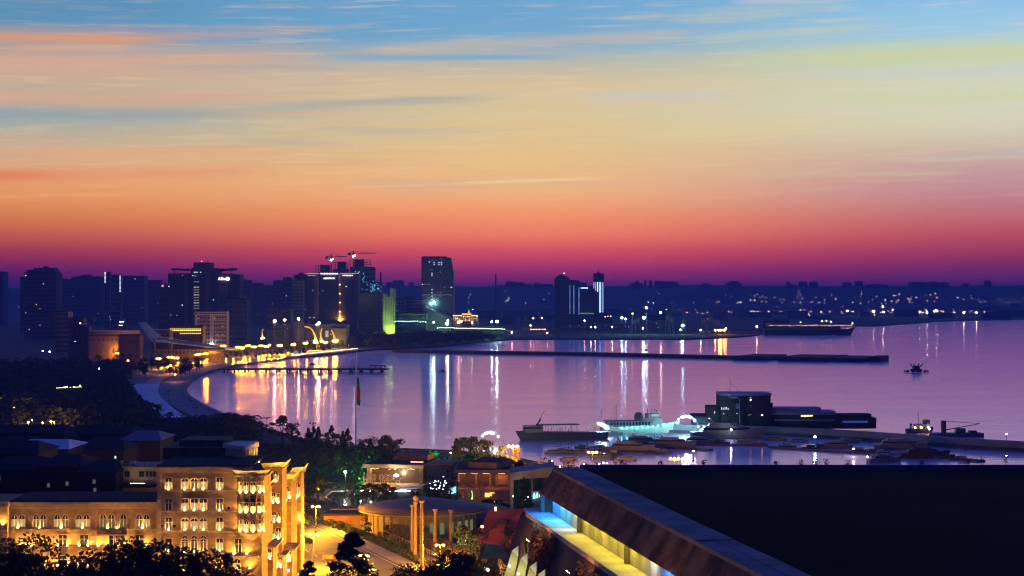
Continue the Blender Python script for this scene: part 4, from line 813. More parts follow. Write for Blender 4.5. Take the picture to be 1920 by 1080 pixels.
# small trees on the avenue
for k in range(44):
    x = 400+k*5.4+random.uniform(-2,2); y = 676-(x-400)*.075+random.uniform(-7,3); D = gd(y, 2)
    tree_at(['fbroad0','fbroad1','fbroad2'][k%3], gx(x,D), D, random.uniform(.55,.9), f'{ordn(k)} from the left of the low avenue trees lit orange by lamps', group='avenue trees round the bay')
for k in range(16):
    x = 240+k*9+random.uniform(-4,4); D = random.uniform(1600,1760); tree_at('fbroad%d'%(k%3), gx(x,D), D, random.uniform(.9,1.5), f'{ordn(k)} from the left of the dark trees under the wedge canopy', group='trees under the wedge canopy')
for k in range(14):
    x = 560+k*9; D = random.uniform(2440,2480); tree_at('fbroad%d'%(k%3), gx(x,D), D, random.uniform(.7,1.0), f'{ordn(k)} from the left of the dim trees before the mall', group='trees before the mall')
# wall catching orange light behind the avenue
e = block('embankment_wall', 292, 420, 655, 1960, 'low wide building front washed orange behind the avenue lamps', m=pk, depth=14, rows=2, cols=18, group=None)
# dark trees on the near promenade side, silhouettes in front of the plaza
random.seed(9)
for k, (x, yt, D, key) in enumerate([(262,740,1120,'cone0'),(278,750,1090,'broad0'),(298,758,1060,'broad1'),(318,772,1040,'broad2'),(346,786,1030,'broad0'),(376,786,1060,'broad1'),(398,790,1030,'broad2'),(427,774,1005,'broad0'),(250,735,1140,'broad1'),(242,728,1180,'broad2')]):
    tree(key, x, yt, D, f'{ordn(k)} of the dark trees edging the pale plaza', group='dark trees edging the pale plaza', wf=1.3)
for i, (x, yt) in enumerate([(316,733),(366,764),(424,776),(500,783),(586,793),(341,778)]):
    D = [1260,1100,1000,900,860,1060][i]; zt = gz(yt, D)-2; e = empty('unlit_lamp_post', (gx(x,D), D, 2), ['unlit branched lamp post standing on the pale plaza','unlit branched lamp post by the near curve of the promenade','unlit branched lamp post half hidden by a tree before the water','unlit branched lamp post left of the tall shore tree','unlit branched lamp post above the conifers','unlit branched lamp post at the foot of the plaza'][i], 'lamp post', 'unlit lamp posts of the near promenade')
    obj('pole', MB().cyl(0,0,0,zt,.15,.1,n=5), frame_m, e)
    mb = MB()
    for a in range(5): 
        t = a*1.257; mb.rod((0,0,zt-.8),(1.5*math.cos(t),1.5*math.sin(t),zt-.1),.07)
    obj('arms', mb, frame_m, e)
    for a in range(5): t = a*1.257; obj('lamp_head', MB().oct(1.5*math.cos(t),1.5*math.sin(t),zt,.38), roof_d, e)
# silhouettes along the near shore
S_ = [(470,800,960,'broad1',1.3),(492,792,950,'broad2',1.2),(508,790,930,'broad0',1.2),(530,779,900,'broad1',1.15),(548,792,890,'broad2',1.2),(558,806,880,'cone1',1.3),(578,802,880,'cone0',1.2),(588,798,870,'cone1',.9),(597,800,865,'cone0',.9),(610,810,860,'broad0',1.0),(622,797,850,'cone1',1.0),(632,813,850,'broad1',1.0),(643,808,845,'cone0',.9),(652,803,845,'cone1',.9),(680,822,800,'broad2',1.0),(694,822,800,'cone0',1.0),(700,808,790,'pale0',1.0),(716,820,780,'cone1',.9),(724,816,770,'broad1',1.1),(741,822,760,'broad2',1.1),(856,822,780,'cone0',1.3),(870,820,770,'broad1',1.1),(885,818,765,'broad2',1.2),(900,822,770,'broad0',1.1),(914,826,770,'broad2',1.1),(940,836,775,'broad1',1.0)]
for k, (x, yt, D, key, wf) in enumerate(S_): tree(key, x, yt, D, f'{ordn(k)} from the left of the dark trees standing against the bay', group='dark trees along the near shore', wf=wf)
pts = []
for k in range(560):
    x = random.uniform(300, 760); D = random.uniform(700, 960) if x > 480 else random.uniform(720, 1050)
    lim = 812 if x < 480 else 832; h = gz(lim+random.uniform(0,16)+max(0,(x-560)*.02), D)-2
    if h > 2: pts.append((gx(x,D), D, min(12, h), random.uniform(3,5)))
for k in range(160):
    x = random.uniform(700, 960); D = random.uniform(700, 800); h = gz(858+random.uniform(0,10), D)-2
    if h > 1: pts.append((gx(x,D), D, min(9,h), 3.5))
for k in range(260):
    x = random.uniform(225, 480); D = random.uniform(830, 1000) if x > 330 else random.uniform(930, 1050); h = gz(772+abs(x-430)*.10+random.uniform(0,14), D)-2
    if h > 1: pts.append((gx(x,D), D, min(13,h), 4.5))
woods('shore_woods', pts, 0, leaf_d, n=85, leaf=.42)
# dark old town roofs, lower left
random.seed(14)
navy = mat('slate_roof', (.022,.024,.035), .95, .3, .05, .1, spec=.1); oldw = mat('old_town_wall', (.035,.03,.028), .9, .3, .1, .2, spec=.1)
OT = [(-20,120,782,690,700,9,'wide flat roofed block at the left edge behind the palace wing'),(122,250,779,760,640,9,'long roof with tall thin chimneys in the dark old town'),(236,300,800,700,30,10,'dark house with a blue tinted side gable'),(0,60,836,560,40,8,'dark house at the left edge with a faint grey window strip'),(60,140,842,560,40,9,'dark house below the bright blue roof'),(140,215,860,540,40,9,'dark house left of the cream lit house'),(215,300,838,600,40,9,'dark roof above the cream lit house')]
def house(a, b_, yr, D, hw, label, rm=navy, wm=oldw, chim=0, gable=2.6, lit=0):
    x0, x1 = gx(a,D), gx(b_,D); top = gz(yr,D); e = empty('town_house', ((x0+x1)/2, D, 0), label, 'house', 'dark houses of the old town'); w = (x1-x0)/2; dp = 26
    obj('wall', MB().box(-w,w,0,dp,1.9,top-gable), wm, e)
    obj('roof', MB().add([(-w-.6,-.8,top-gable),(w+.6,-.8,top-gable),(w+.6,dp+.8,top-gable),(-w-.6,dp+.8,top-gable),(-w+3,dp/2,top),(w-3,dp/2,top)], [(0,1,5,4),(1,2,5),(2,3,4,5),(3,0,4),(3,2,1,0)]), rm, e)
    for k in range(chim): xx = -w+2*w*(k+.5)/chim+random.uniform(-1,1); obj('chimney', MB().box(xx-.35,xx+.35,dp/2-.5,dp/2+.5,top-1.5,top+2.6), wm, e)
    for k in range(lit): pane(e, random.uniform(-w+2,w-2), -.3, random.uniform(top-gable-9,top-gable-3), .7, 1.1, emit('window_faint', (.6,.7,.6), .12, False))
    return e
house(-30,120,800,760,0,'wide dark old town roof at the left edge',chim=2); house(118,250,801,790,0,'long roof with a row of tall thin chimneys',chim=7)
house(-40,62,822,640,0,'dark roof at the left edge below the long chimney roof'); house(20,128,829,600,0,'house with the brightest blue sheet roof',rm=mat('bright_blue_sheet', (.5,.55,.7), .5, .15, .05, metal=.3),gable=2.2)
house(-60,70,832,560,0,'dark gabled roof overlapping the bright blue roof from the left',gable=3); house(126,232,830,620,0,'broad dark roof between the bright blue roof and the mansard house',lit=2)
house(226,300,812,650,0,'steep dark mansard roof left of the palace top',rm=mat('mansard_blue', (.12,.14,.22), .7, .2, .05),lit=2); 
house(70,150,858,520,0,'dark house in the middle of the left foreground',lit=3); house(-30,72,862,520,0,'dark house at the left edge with a pale wall strip',lit=3); house(146,216,868,510,0,'dark house left of the cream lit house',lit=2)
house(150,300,824,720,0,'long low roof far behind the mansard house'); 
# orange lit foliage beyond the old town
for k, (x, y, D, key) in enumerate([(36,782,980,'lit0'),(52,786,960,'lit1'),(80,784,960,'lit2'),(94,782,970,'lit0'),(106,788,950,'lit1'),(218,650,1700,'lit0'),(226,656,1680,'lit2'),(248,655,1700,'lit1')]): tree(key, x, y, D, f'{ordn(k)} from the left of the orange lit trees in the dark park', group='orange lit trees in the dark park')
for i, (x, y, D, r, m) in enumerate([(27,763,1050,.5,L_or),(53,792,940,.4,L_or),(60,788,950,.25,L_farc),(101,791,940,.35,L_or),(96,790,940,.4,MATS['lamp_orange_small']),(80,793,930,.35,MATS['lamp_orange_small']),(186,691,1400,.5,L_farc),(80,658,1750,.6,L_farc),(93,659.5,1750,.8,L_farc),(120,726,1150,.3,emit('lamp_gold_small', (1,.75,.3), 12)),(125,725.5,1150,.3,L_wh),(138,725,1150,.3,MATS['lamp_gold_small']),(150,723,1150,.4,MATS['lamp_gold_small'])]):
    z = gz(y, D); e = empty('park_lamp', (gx(x,D), D, 2), ['lone orange lamp left of the lit park trees','orange lamp inside the lit park trees','tiny white lamp among the lit park trees','orange lamp at the right of the lit park trees','second orange lamp at the right of the lit park trees','low orange lamp between the lit park trees','lone white lamp in the dark woods','small white lamp at the upper edge of the woods, left of a pair','brighter white lamp at the upper edge of the woods, right of a pair','leftmost lamp of the lit terrace in the woods','white lamp of the lit terrace in the woods','third lamp of the lit terrace in the woods','rightmost lamp of the lit terrace in the woods'][i], 'lamp', 'lamps in the dark park')
    obj('post', MB().cyl(0,.6,0,max(.5,z-2),.1,n=4), frame_m, e); obj('lamp', MB().ico(0,0,z-2,r), m, e)
e = empty('terrace_cafe', (gx(130,1160), 1160, 2), 'low terrace edged by a string of gold lights in the dark woods', 'terrace')
mb = MB(); [mb.oct(gx(106+k*1.5,1160)-gx(130,1160), 0, gz(727.5-.07*k,1160)-2, .14) for k in range(32)]; obj('light_string', mb, MATS['lamp_gold_small'], e, kind='stuff'); obj('terrace', MB().box(-9,9,.5,12,0,gz(728.5,1160)-2), oldw, e)
# ---------------------------------------------------------------- marina
random.seed(21)
hullw = mat('boat_white', (.24,.25,.28), .4, .1, .5, spec=.4); hullb = mat('boat_blue_grey', (.06,.09,.15), .5, .15, .5); deckw = mat('boat_wood', (.12,.07,.045), .7, .3, 1); bglass = mat('boat_glass', (.02,.03,.04), .15, spec=.6)
mole_pts = [gp(1150,804,1.5), gp(1300,807,1.5), gp(1480,812,1.5), gp(1650,823,1.5), gp(1780,833,1.5), gp(1920,841,1.5), gp(2200,858,1.5)]
e = empty('marina_mole', (*mole_pts[2], 0), 'pale curving harbour mole with a dark waterline closing the marina', 'mole')
lp = smooth_path(loc_path(mole_pts, e), 2)
molc = mat('mole_concrete', (.2,.22,.3), .7, .2, .12, .15)
obj('base', MB().prism(lp+list(reversed(offset(lp, 26))), -3, 1.5), dconcrete, e)
obj('parapet', MB().prism(offset(lp, 1.5)+list(reversed(offset(lp, 9))), 1.5, 4.2), molc, e)
for k in range(0, len(lp)-1, 2): a = offset(lp, 1.35); obj('coping', MB().prism([a[k], a[k+1], offset(lp, 2.2)[k+1], offset(lp, 2.2)[k]], 4.21, 4.45), concrete, e)
# yacht club on the mole
D = 1000; e = empty('yacht_club', (gx(1400,D), D, 0), 'dark rounded yacht club drum with long terraced wings on the mole', 'club building'); ox = e.location.x
cb = mat('club_dark_render', (.02,.02,.024), .8, .2, .1); cblue = mat('club_blue_trim', (.16,.2,.42), .6, .1, .1)
def arcp(a, b_, y0, bow, n=10): xa, xb = gx(a,D)-ox, gx(b_,D)-ox; return [(xa+(xb-xa)*i/n, y0-bow*math.sin(math.pi*i/n)) for i in range(n+1)]
def hull_(nm, a, b_, y0, bow, dep, yb, yt, m): P = arcp(a,b_,y0,bow); return obj(nm, MB().prism(P+[(P[-1][0],y0+dep),(P[0][0],y0+dep)], gz(yb,D) if yb else 1.4, gz(yt,D)), m, e)
hull_('left_block', 1329, 1355, 4, 1, 16, None, 763, cb); hull_('drum', 1352.5, 1447, 4, 3.5, 22, None, 742, cb); hull_('drum_cornice', 1352, 1448.5, 3.6, 3.7, 23, 742.2, 738.6, cblue)
hull_('right_wing', 1447, 1570, 8, 2, 16, None, 779, cb); hull_('wing_roof', 1446, 1571, 6.5, 2, 18, 779.2, 773, cblue); hull_('upper_terrace', 1447, 1545, 9.5, 1, 12, 774, 766.5, cblue)
hull_('end_block', 1568, 1650, 10, 1.5, 14, None, 786, cb); hull_('end_roof', 1570, 1642, 12, 1, 10, 786.2, 779, cb); hull_('awning', 1585, 1632, 7.4, .3, 1.0, 794.5, 791, emit('awning_blue_glow', (.08,.16,.8), .35, False))
hull_('band', 1455, 1568, 5.6, 2, .3, 790.5, 787.5, cblue)
obj('corner_pillar', MB().box(gx(1385.5,D)-ox, gx(1386.8,D)-ox, -1.6, -.6, 1.5, gz(747,D)), cblue, e)
for (a, b_, y0, y1) in ((1366,1384,747,743.5),(1380,1385,766,757)): obj('blue_panel', MB().box(gx(a,D)-ox, gx(b_,D)-ox, -.5, .6, gz(y0,D), gz(y1,D)), cblue, e)
for k in range(6): obj('glazed_window', MB().box(gx(1372+k*2.1,D)-ox, gx(1373.4+k*2.1,D)-ox, 0, .7, gz(757,D), gz(749,D)), bglass, e)
mb = MB()
for k, h in enumerate([1.2,.8,1.3,1.2,.7,1.2]): mb.box(gx(1353.5+k*3.1,D)-ox, gx(1354.7+k*3.1,D)-ox, 2.2, 2.5, gz(768.5,D), gz(768.5,D)+h*1.1)
obj('sign_letters', mb, emit('club_sign', (.5,.75,.9), 1.4, False), e)
for (x, y, w, h, m) in ((1407.5,751,.8,.7,emit('club_lamp', (1,.75,.4), 4, False)),(1407.3,746.5,.4,.4,W_cool),(1408,762,.3,.3,W_dim),(1404,779,.5,.4,W_dim),(1407,778,.4,.4,W_dim),(1429,779.5,.9,.7,MATS['club_lamp']),(1357,776.5,.5,.4,W_cool),(1340,775,.35,1,W_cool),(1382,776,.4,.4,W_cool)): obj('lit_window', MB().box(-w/2,w/2,-.2,0,0,h), m, e, loc=(gx(x,D)-ox, .2 if x<1445 else 5, gz(y,D)))
for k in range(7): obj('lit_window', MB().box(-.55,.55,-.2,0,0,random.uniform(.8,1.5)), emit('club_glow', (1,.62,.22), 2.4, False), e, loc=(gx(1507+k*3,D)-ox, 5.9, gz(782.5+random.uniform(-.6,.8),D)))
obj('flagstaff', MB().rod((gx(1373,D)-ox,10,gz(738,D)),(gx(1373,D)-ox,10,gz(712,D)),.14,.08).rod((gx(1374,D)-ox,10,gz(720,D)),(gx(1393,D)-ox,10,gz(738,D)),.05), frame_m, e)
mb = MB(); P = arcp(1353,1448,3.4,3.6,20)
for p in P: mb.rod((p[0],p[1],gz(738.6,D)),(p[0],p[1],gz(735.2,D)),.07)
for a, b_ in zip(P, P[1:]): mb.rod((a[0],a[1],gz(735.2,D)),(b_[0],b_[1],gz(735.2,D)),.06)
P = arcp(1452,1570,7,2,26)
for i, p in enumerate(P): zz = gz(766.5 if i < 21 else 773, D); mb.rod((p[0],p[1]+2.5,zz),(p[0],p[1]+2.5,zz+1.1),.06)
obj('railings', mb, frame_m, e)
obj('funnel', MB().prism([(gx(1446,D)-ox,6),(gx(1452,D)-ox,6),(gx(1452,D)-ox,9),(gx(1446,D)-ox,9)], gz(767,D), gz(757,D)), cb, e)
# generic boat builder: local x along the hull, bow at +x
def hull_mb(L_, B, H, sheer=.6, sq=.15, m=0):
    mb = MB(); n = 9; deck = []; keel = []
    for s in (-1, 1):
        for i in range(n): t = i/(n-1); w = B/2*(1-t**3.2)*(.85+.15*math.sin(math.pi*t)) if i < n-1 else .02; deck.append((s, -L_/2+L_*t, s*w, H*(1+sheer*t*t))); keel.append((s, -L_/2+L_*t*.94, s*w*.7, -.3))
    P = [(x, y, z) for (_, x, y, z) in deck]+[(x, y, z) for (_, x, y, z) in keel]; N2 = 2*n
    fs = [(i, i+1, N2+i+1, N2+i) for i in range(n-1)]+[(n+i+1, n+i, N2+n+i, N2+n+i+1) for i in range(n-1)]+[(i+1, i, n+i, n+i+1) for i in range(n-1)]+[(0, N2, N2+n, n)]
    return mb.add(P, fs, m)
def boat_at(name, pxc, pyw, label, cat, rz=0, group=None, zb=0.0):
    D = gd(pyw, zb); return empty(name, (gx(pxc,D), D, zb), label, cat, group, rz=rz), D
def motor_yacht(pxc, pyw, L_, label, rz=0, hm=None, fly=True, group='motor yachts in the marina', big=False):
    hm = hm or hullw; e, D = boat_at('motor_yacht', pxc, pyw, label, 'yacht', rz, group); B = L_*.24; H = L_*.09
    obj('hull', hull_mb(L_, B, H), hm, e)
    z = H*1.0
    P = [(-.38*L_,-B*.36),(.12*L_,-B*.34),(.3*L_,0),(.12*L_,B*.34),(-.38*L_,B*.36)]; q = [(x*.8-L_*.02, y*.8) for x, y in P]
    def taper(P0, P1, z0, z1): n = len(P0); mb = MB(); return mb.add([(x,y,z0) for x,y in P0]+[(x,y,z1) for x,y in P1], [(i,(i+1)%n,(i+1)%n+n,i+n) for i in range(n)]+[tuple(range(n,2*n))])
    obj('cabin', taper(P, q, z, z+L_*.075), hm, e); mid = [(x*.93-L_*.008, y*.97) for x, y in P]
    obj('windows', taper([(x*1.0+.0,y*1.015) for x,y in [(a*.93-L_*.006,b_*.965) for a,b_ in P]], [(a*.875-L_*.012,b_*.91) for a,b_ in P], z+L_*.022, z+L_*.053), bglass, e)
    if fly:
        obj('flybridge', taper([(x*.6-L_*.05,y*.75) for x,y in P],[(x*.5-L_*.07,y*.7) for x,y in P], z+L_*.076, z+L_*.11), hm, e)
        obj('radar_arch', MB().rod((-.2*L_,-B*.25,z+L_*.09),(-.26*L_,-B*.2,z+L_*.17),.12*L_/15).rod((-.2*L_,B*.25,z+L_*.09),(-.26*L_,B*.2,z+L_*.17),.12*L_/15).rod((-.26*L_,-B*.2,z+L_*.17),(-.26*L_,B*.2,z+L_*.17),.12*L_/15), hm, e)
    obj('rail', MB().rod((.2*L_,-B*.34,z+.7),(.46*L_,-.1,z*1.5+.7),.04).rod((.2*L_,B*.34,z+.7),(.46*L_,.1,z*1.5+.7),.04), frame_m, e)
    return e
# sizes: 1 px at ~950 m is .27 m
motor_yacht(1368, 822, 40, 'largest sleek white superyacht lying before the yacht club, bow to the right', rz=.06-.0)
motor_yacht(1182, 846, 24, 'orange tinted motor yacht lit from the quay, bow to the right', rz=-.25)
motor_yacht(1262, 838, 24, 'grey white motor yacht right of the orange tinted one', rz=-.2)
motor_yacht(1205, 832, 20, 'half hidden yacht behind the orange tinted one', rz=-.15)
motor_yacht(1312, 832, 18, 'small cabin cruiser below the arch lamp', rz=.1)
motor_yacht(1563, 840, 18, 'white cruiser with one cabin light moored at the pontoon, bow to the left', rz=math.pi+.12)
motor_yacht(1690, 842, 26, 'long white yacht moored at the right end of the pontoon', rz=-.1)
motor_yacht(1455, 826, 12, 'small launch left of the green tinted marina lamp', rz=-.3, fly=False)
motor_yacht(1498, 829, 11, 'small white launch just under the green tinted marina lamp', rz=.2, fly=False)
motor_yacht(1590, 831, 13, 'blue white cruiser behind the pontoon lamp', rz=.2)
motor_yacht(1735, 858, 24, 'dark brown yacht low by the roof edge at the right', rz=.1, hm=deckw)
motor_yacht(1660, 866, 18, 'rosy lit cruiser half hidden behind the roof edge', rz=.4)
motor_yacht(1042, 850, 11, 'small white speedboat on the hard by the quay', rz=.1, fly=False)
motor_yacht(1080, 851, 12, 'covered speedboat second on the hard', rz=-.1, fly=False)
motor_yacht(1130, 858, 12, 'small cruiser under the triple orange lamp', rz=.2, fly=False)
motor_yacht(1175, 862, 10, 'orange lit dinghy cruiser below the tinted yacht', rz=0, fly=False)
motor_yacht(1068, 862, 9, 'little cabin boat beside the orange quay wall', rz=.4, fly=False)
o = obj('cabin_lamp', MB().ico(0,0,0,.35), L_wh, label='small round cabin lamp on the white cruiser by the pontoon', cat='lamp', loc=(gx(1561,gd(835,0)-4), gd(835,0)-60, 3.2))
# sailing masts
for i, (x, yt, yw) in enumerate([(1052,800,846),(1066,806,848),(1071,795,848),(1102,806,850),(1115,800,846),(1127,768,840),(1153,760,815)]):
    D = gd(yw,0); e = empty('sailing_boat', (gx(x,D), D, 0), f'{ordn(i)} from the left of the sailing boats whose bare masts rise over the marina', 'sailing boat', 'sailing boats in the marina', rz=random.uniform(-.4,.4))
    obj('hull', hull_mb(9, 2.6, 1.0, .3), hullw, e); obj('cabin', MB().box(-2,1.5,-.8,.8,1.0,1.6), hullw, e); zt = gz(yt,D); obj('mast', MB().cyl(0,0,1,zt,.13,.08,n=5).rod((0,0,zt*.6),(-.0,.9,zt*.58),.04).rod((0,0,2.2),(-3.6,0,2.4),.12).rod((0,0,zt),(4.2,0,1.3),.03).rod((0,0,zt),(-4.2,0,1.3),.03), frame_m, e)
for k, (x, y, L_) in enumerate([(1092,842,9),(1104,846,8),(1117,850,9),(1150,852,8),(1232,848,10),(1246,850,8),(1330,829,12),(1352,832,9),(1400,830,10),(1422,833,9),(1476,838,9),(1520,842,10),(1612,846,9),(1634,849,10),(1652,851,8),(1760,856,11),(1782,860,10),(1804,863,9)]):
    e, D = boat_at('motor_boat', x, y, f'{ordn(k)} from the left of the small dark motor boats crowding the pontoons', 'boat', random.choice([0,math.pi])+random.uniform(-.5,.5), 'small motor boats at the pontoons')
    hm = random.choice([hullw, hullb, deckw, hullb]); obj('hull', hull_mb(L_, L_*.28, .9, .4), hm, e); obj('cabin', MB().prism([(-L_*.2,-L_*.1),(L_*.15,-L_*.09),(L_*.22,0),(L_*.15,L_*.09),(-L_*.2,L_*.1)], .95, 2.0), random.choice([hullw, hullb]), e); obj('windscreen', MB().prism([(L_*.12,-L_*.1),(L_*.17,-L_*.09),(L_*.235,0),(L_*.17,L_*.09),(L_*.12,L_*.1)], 1.35, 1.85), bglass, e)
    if k % 3: obj('mast', MB().rod((-L_*.1,0,2),(-L_*.12,0,random.uniform(4,9)),.07), frame_m, e)
# passenger ship lit teal
L_ = 44; e, D = boat_at('passenger_ship', 1202, 812, 'white passenger ship floodlit teal with a long window deck and funnel', 'ship', rz=.22)
hullship = mat('ship_white', (.6,.62,.62), .5); obj('hull', hull_mb(L_, 8, 3.6, .75), hullship, e)
obj('saloon', MB().box(-19,6,-3.4,3.4,3.6,6.6), hullw, e); obj('awning_deck', MB().box(-20,2,-3.7,3.7,6.6,6.95), mat('ship_blue_roof', (.05,.08,.3), .6), e)
for k in range(13): obj('window', MB().box(-18+k*1.75,-17+k*1.75,-3.55,-3.42,4.6,6.2), bglass, e)
obj('forward_house', MB().box(0,11,-3.2,3.2,3.6,8.2), hullw, e); obj('wheelhouse', MB().prism([(3,-2.6),(9,-2.6),(10,0),(9,2.6),(3,2.6)], 8.2, 10.6), hullw, e); obj('wheelhouse_glass', MB().prism([(5,-2.7),(9.1,-2.7),(10.15,0),(9.1,2.7),(5,2.7)], 9.1, 10.0), emit('wheelhouse_glow', (.4,.8,.9), .7, False), e)
obj('funnel', MB().lathe(-1.4,0,[(2.4,6.9),(2.4,9.4),(2.0,10.6),(.8,11.2)],10), mat('ship_funnel', (.06,.08,.1), .6), e)
obj('mast', MB().cyl(3.5,0,10.6,15.6,.22,.12,n=5).rod((3.5,-1.6,14.2),(3.5,1.6,14.2),.1), frame_m, e); obj('aft_mast', MB().cyl(-13.5,0,7,16,.15,.1,n=5).rod((-13.5,-1.5,12.5),(-13.5,1.5,12.5),.07), frame_m, e)
for k, x in enumerate((5.5,7.5,8.8)): obj('antenna', MB().cyl(x,.8*(k-1),10.6,12.6-.3*k,.09,n=4).oct(x,.8*(k-1),12.7-.3*k,.35), frame_m, e)
ft = emit('ship_flood_teal', (.05,.75,.7), 90)
for k in range(9): obj('side_lamp', MB().oct(-12+k*2.9,-4.3,3.2+.35*max(0,k-4)**.8,.30), ft, e)
obj('rail', MB().rod((-20,-3.7,7.9),(2,-3.7,7.9),.06).rod((-20,-3.7,7.4),(2,-3.7,7.4),.05), hullw, e)
for x in (11.5, 14): obj('lifebuoy_davit', MB().rod((x,-2,4.5),(x,-2.4,6.2),.1), frame_m, e)
# long restaurant boat along the mole
e, D = boat_at('restaurant_boat', 1052, 824, 'long dark blue restaurant boat with a canopied upper deck and raked mast', 'boat', rz=math.pi+.18)
obj('hull', hull_mb(48, 8, 3.7, .3), hullb, e); obj('deckhouse', MB().prism([(10,-3.4),(19,-3),(20,0),(19,3),(10,3.4)], 4.0, 7.4), hullw, e); obj('deckhouse_glass', MB().prism([(11,-3.5),(19.05,-3.1),(20.1,0),(19.05,3.1),(11,3.5)], 5.8, 6.8), bglass, e)
obj('canopy', MB().box(-9,12,-3.8,3.8,7.6,7.9), hullb, e)
for x in range(-8, 12, 3): 
    for y in (-3.5,3.5): obj('canopy_post', MB().rod((x,y,3.7),(x+.8,y,7.6),.1), hullw, e)
obj('mast', MB().rod((13,0,7.4),(10.5,0,10.5),.5,.3).rod((12,0,9),(8.6,0,15),.2,.1), hullb, e)
# arches carrying clusters of glaring lamps
def arch(x0, x1, yt, yb, D, label, lamps, tilt=0):
    e = empty('lamp_arch', (gx((x0+x1)/2,D), D, 0), label, 'lamp arch', 'arched lamp masts of the marina'); ox = e.location.x; n = 12; mb = MB(); w = (gx(x1,D)-gx(x0,D))/2; h = gz(yt,D)-1.5; pr = None
    for i in range(n+1): a = math.pi*i/n; p = (-w*math.cos(a), 0, 1.5+h*math.sin(a)**.9 if 0<i<n else 1.5); mb = mb if pr is None else mb.rod(pr, p, .11, .11, 5); pr = p
    obj('arch', mb, mat('arch_grey', (.16,.18,.18), .5), e)
    for (fx, fy, r) in lamps: obj('lamp', MB().ico(gx(fx,D)-ox, -.8, gz(fy,D), r*.55), emit('arch_flood', (.5,.95,1), 420), e)
arch(897,945,808,840,905,'arched lamp mast rising behind the shore trees, left of the restaurant boat',[(905,817,.5),(911,813,.8),(916,811,.8),(921,811.5,.9),(925,813,.6),(934,819,.35)])
arch(1097,1146,792,822,965,'arched lamp mast at the stern of the passenger ship, glaring at its crown',[(1122,794,.8),(1127,796.5,1.1),(1131,798,1.1),(1136,802,.9),(1139,804,.5)])
arch(1262,1311,779,812,985,'arched lamp mast at the bow of the passenger ship with the widest glare',[(1272,786,.4),(1279,782,1.0),(1285,780.5,1.2),(1291,781,1.1),(1296,783,.8),(1302,788,.9),(1309,800,.35)])
for i, (x, y, r, m, lab) in enumerate([(1528,819,.6,L_te,'green tinted white lamp over the pontoon right of the club'),(1888,814,.45,L_wh,'white lamp alone on the mole at the right edge'),(1743,805,.5,L_wh,'white lamp on the mole right of the tug'),(1371,806,.45,L_wh,'white lamp on the superyacht side of the pontoon'),(1626,857,.45,L_wh,'white lamp low behind the roof edge at the right'),(1300,846,.4,emit('lamp_ice', (.6,.9,1), 45),'tall icy lamp above its bright reflection in the marina'),(1887,855,.3,MATS['lamp_ice'],'small icy lamp in the water at the right edge of the marina'),(1282,861,.35,MATS['lamp_ice'],'left small icy lamp beside the triple orange lamp'),(1290,861,.3,MATS['lamp_ice'],'right small icy lamp beside the triple orange lamp'),(1123,870,.35,MATS['lamp_ice'],'leftmost icy quay lamp just over the roof corner'),(1131,868,.4,MATS['lamp_ice'],'middle icy quay lamp just over the roof corner'),(1138,869,.28,MATS['lamp_ice'],'rightmost icy quay lamp just over the roof corner')]):
    D = gd(y, 5); street_lamp(gx(x,D), D, 3, lab, 'white lamps of the marina', m=m, r=r, twin=0)
# pontoons
for i, (a, b_, w) in enumerate([((1300,833),(1440,835),5),((1440,838),(1560,846),5),((1560,846),(1690,852),5),((1120,842),(1230,850),5),((1230,838),(1330,843),4),((1690,850),(1830,864),6)]):
    p, q = gp(*a,.6), gp(*b_,.6); ribbon('pontoon', [p, q], 0, w, .7, mat('pontoon_boards', (.16,.10,.07), .85, .3, .8, .2), .9, kind=None); o = SC.objects[-1] if False else [x for x in SC.objects if x.name.startswith('pontoon')][-1]
for i, o in enumerate(sorted([x for x in SC.objects if x.name.startswith('pontoon')], key=lambda o: o.data.vertices[0].co.x)): tag(o, f'{ordn(i)} from the left of the brown floating pontoons of the marina', 'pontoon', 'pontoons of the marina'); o.pop('kind', None) if 'kind' in o else None
# tug and crane barge beyond the mole
e, D = boat_at('tug_boat', 1725, 812, 'small tug beyond the mole with three warm deck lamps and a short mast', 'tug', rz=.1); D = e.location.y
obj('hull', hull_mb(15, 5, 2.4, .4), hullb, e); obj('wheelhouse', MB().box(-3,3,-1.8,1.8,2.6,5), hullb, e); obj('bridge', MB().box(2,5,-1.5,1.5,5,7.2), hullb, e); obj('mast', MB().cyl(-1,0,5,11,.15,n=4), frame_m, e); obj('stack', MB().cyl(-5,0,2.5,5.2,.7,n=8), hullb, e)
for x in (-3.4,0,3.6): obj('deck_lamp', MB().ico(x*1.05,-2.6,3.2,.42), emit('tug_lamp', (1,.62,.3), 60), e)
e, D = boat_at('crane_barge', 1795, 818, 'flat crane barge beyond the mole with a tall post and a lowered jib', 'barge', rz=.05)
obj('hull', MB().box(-14,13,-4,4,-.4,1.8), hullb, e); obj('post', MB().box(-8.5,-6.2,-1,1,1.8,8.2), deckw, e); obj('jib', MB().rod((-7,0,8),(12,0,6.6),.12).rod((-6,0,3.4),(12,0,6.6),.28,.18), frame_m, e); obj('cab', MB().box(-1,4,-1.6,1.6,1.8,4.2), hullb, e); obj('winch', MB().box(6,10,-1.5,1.5,1.8,3), hullb, e)
# quay warehouse blocks beside the mole (blue dark blocks)
lit_block('harbour_shed', 1302, 1330, 783, 1005, 'blue dark harbour shed left of the yacht club', hullb, 0, ())
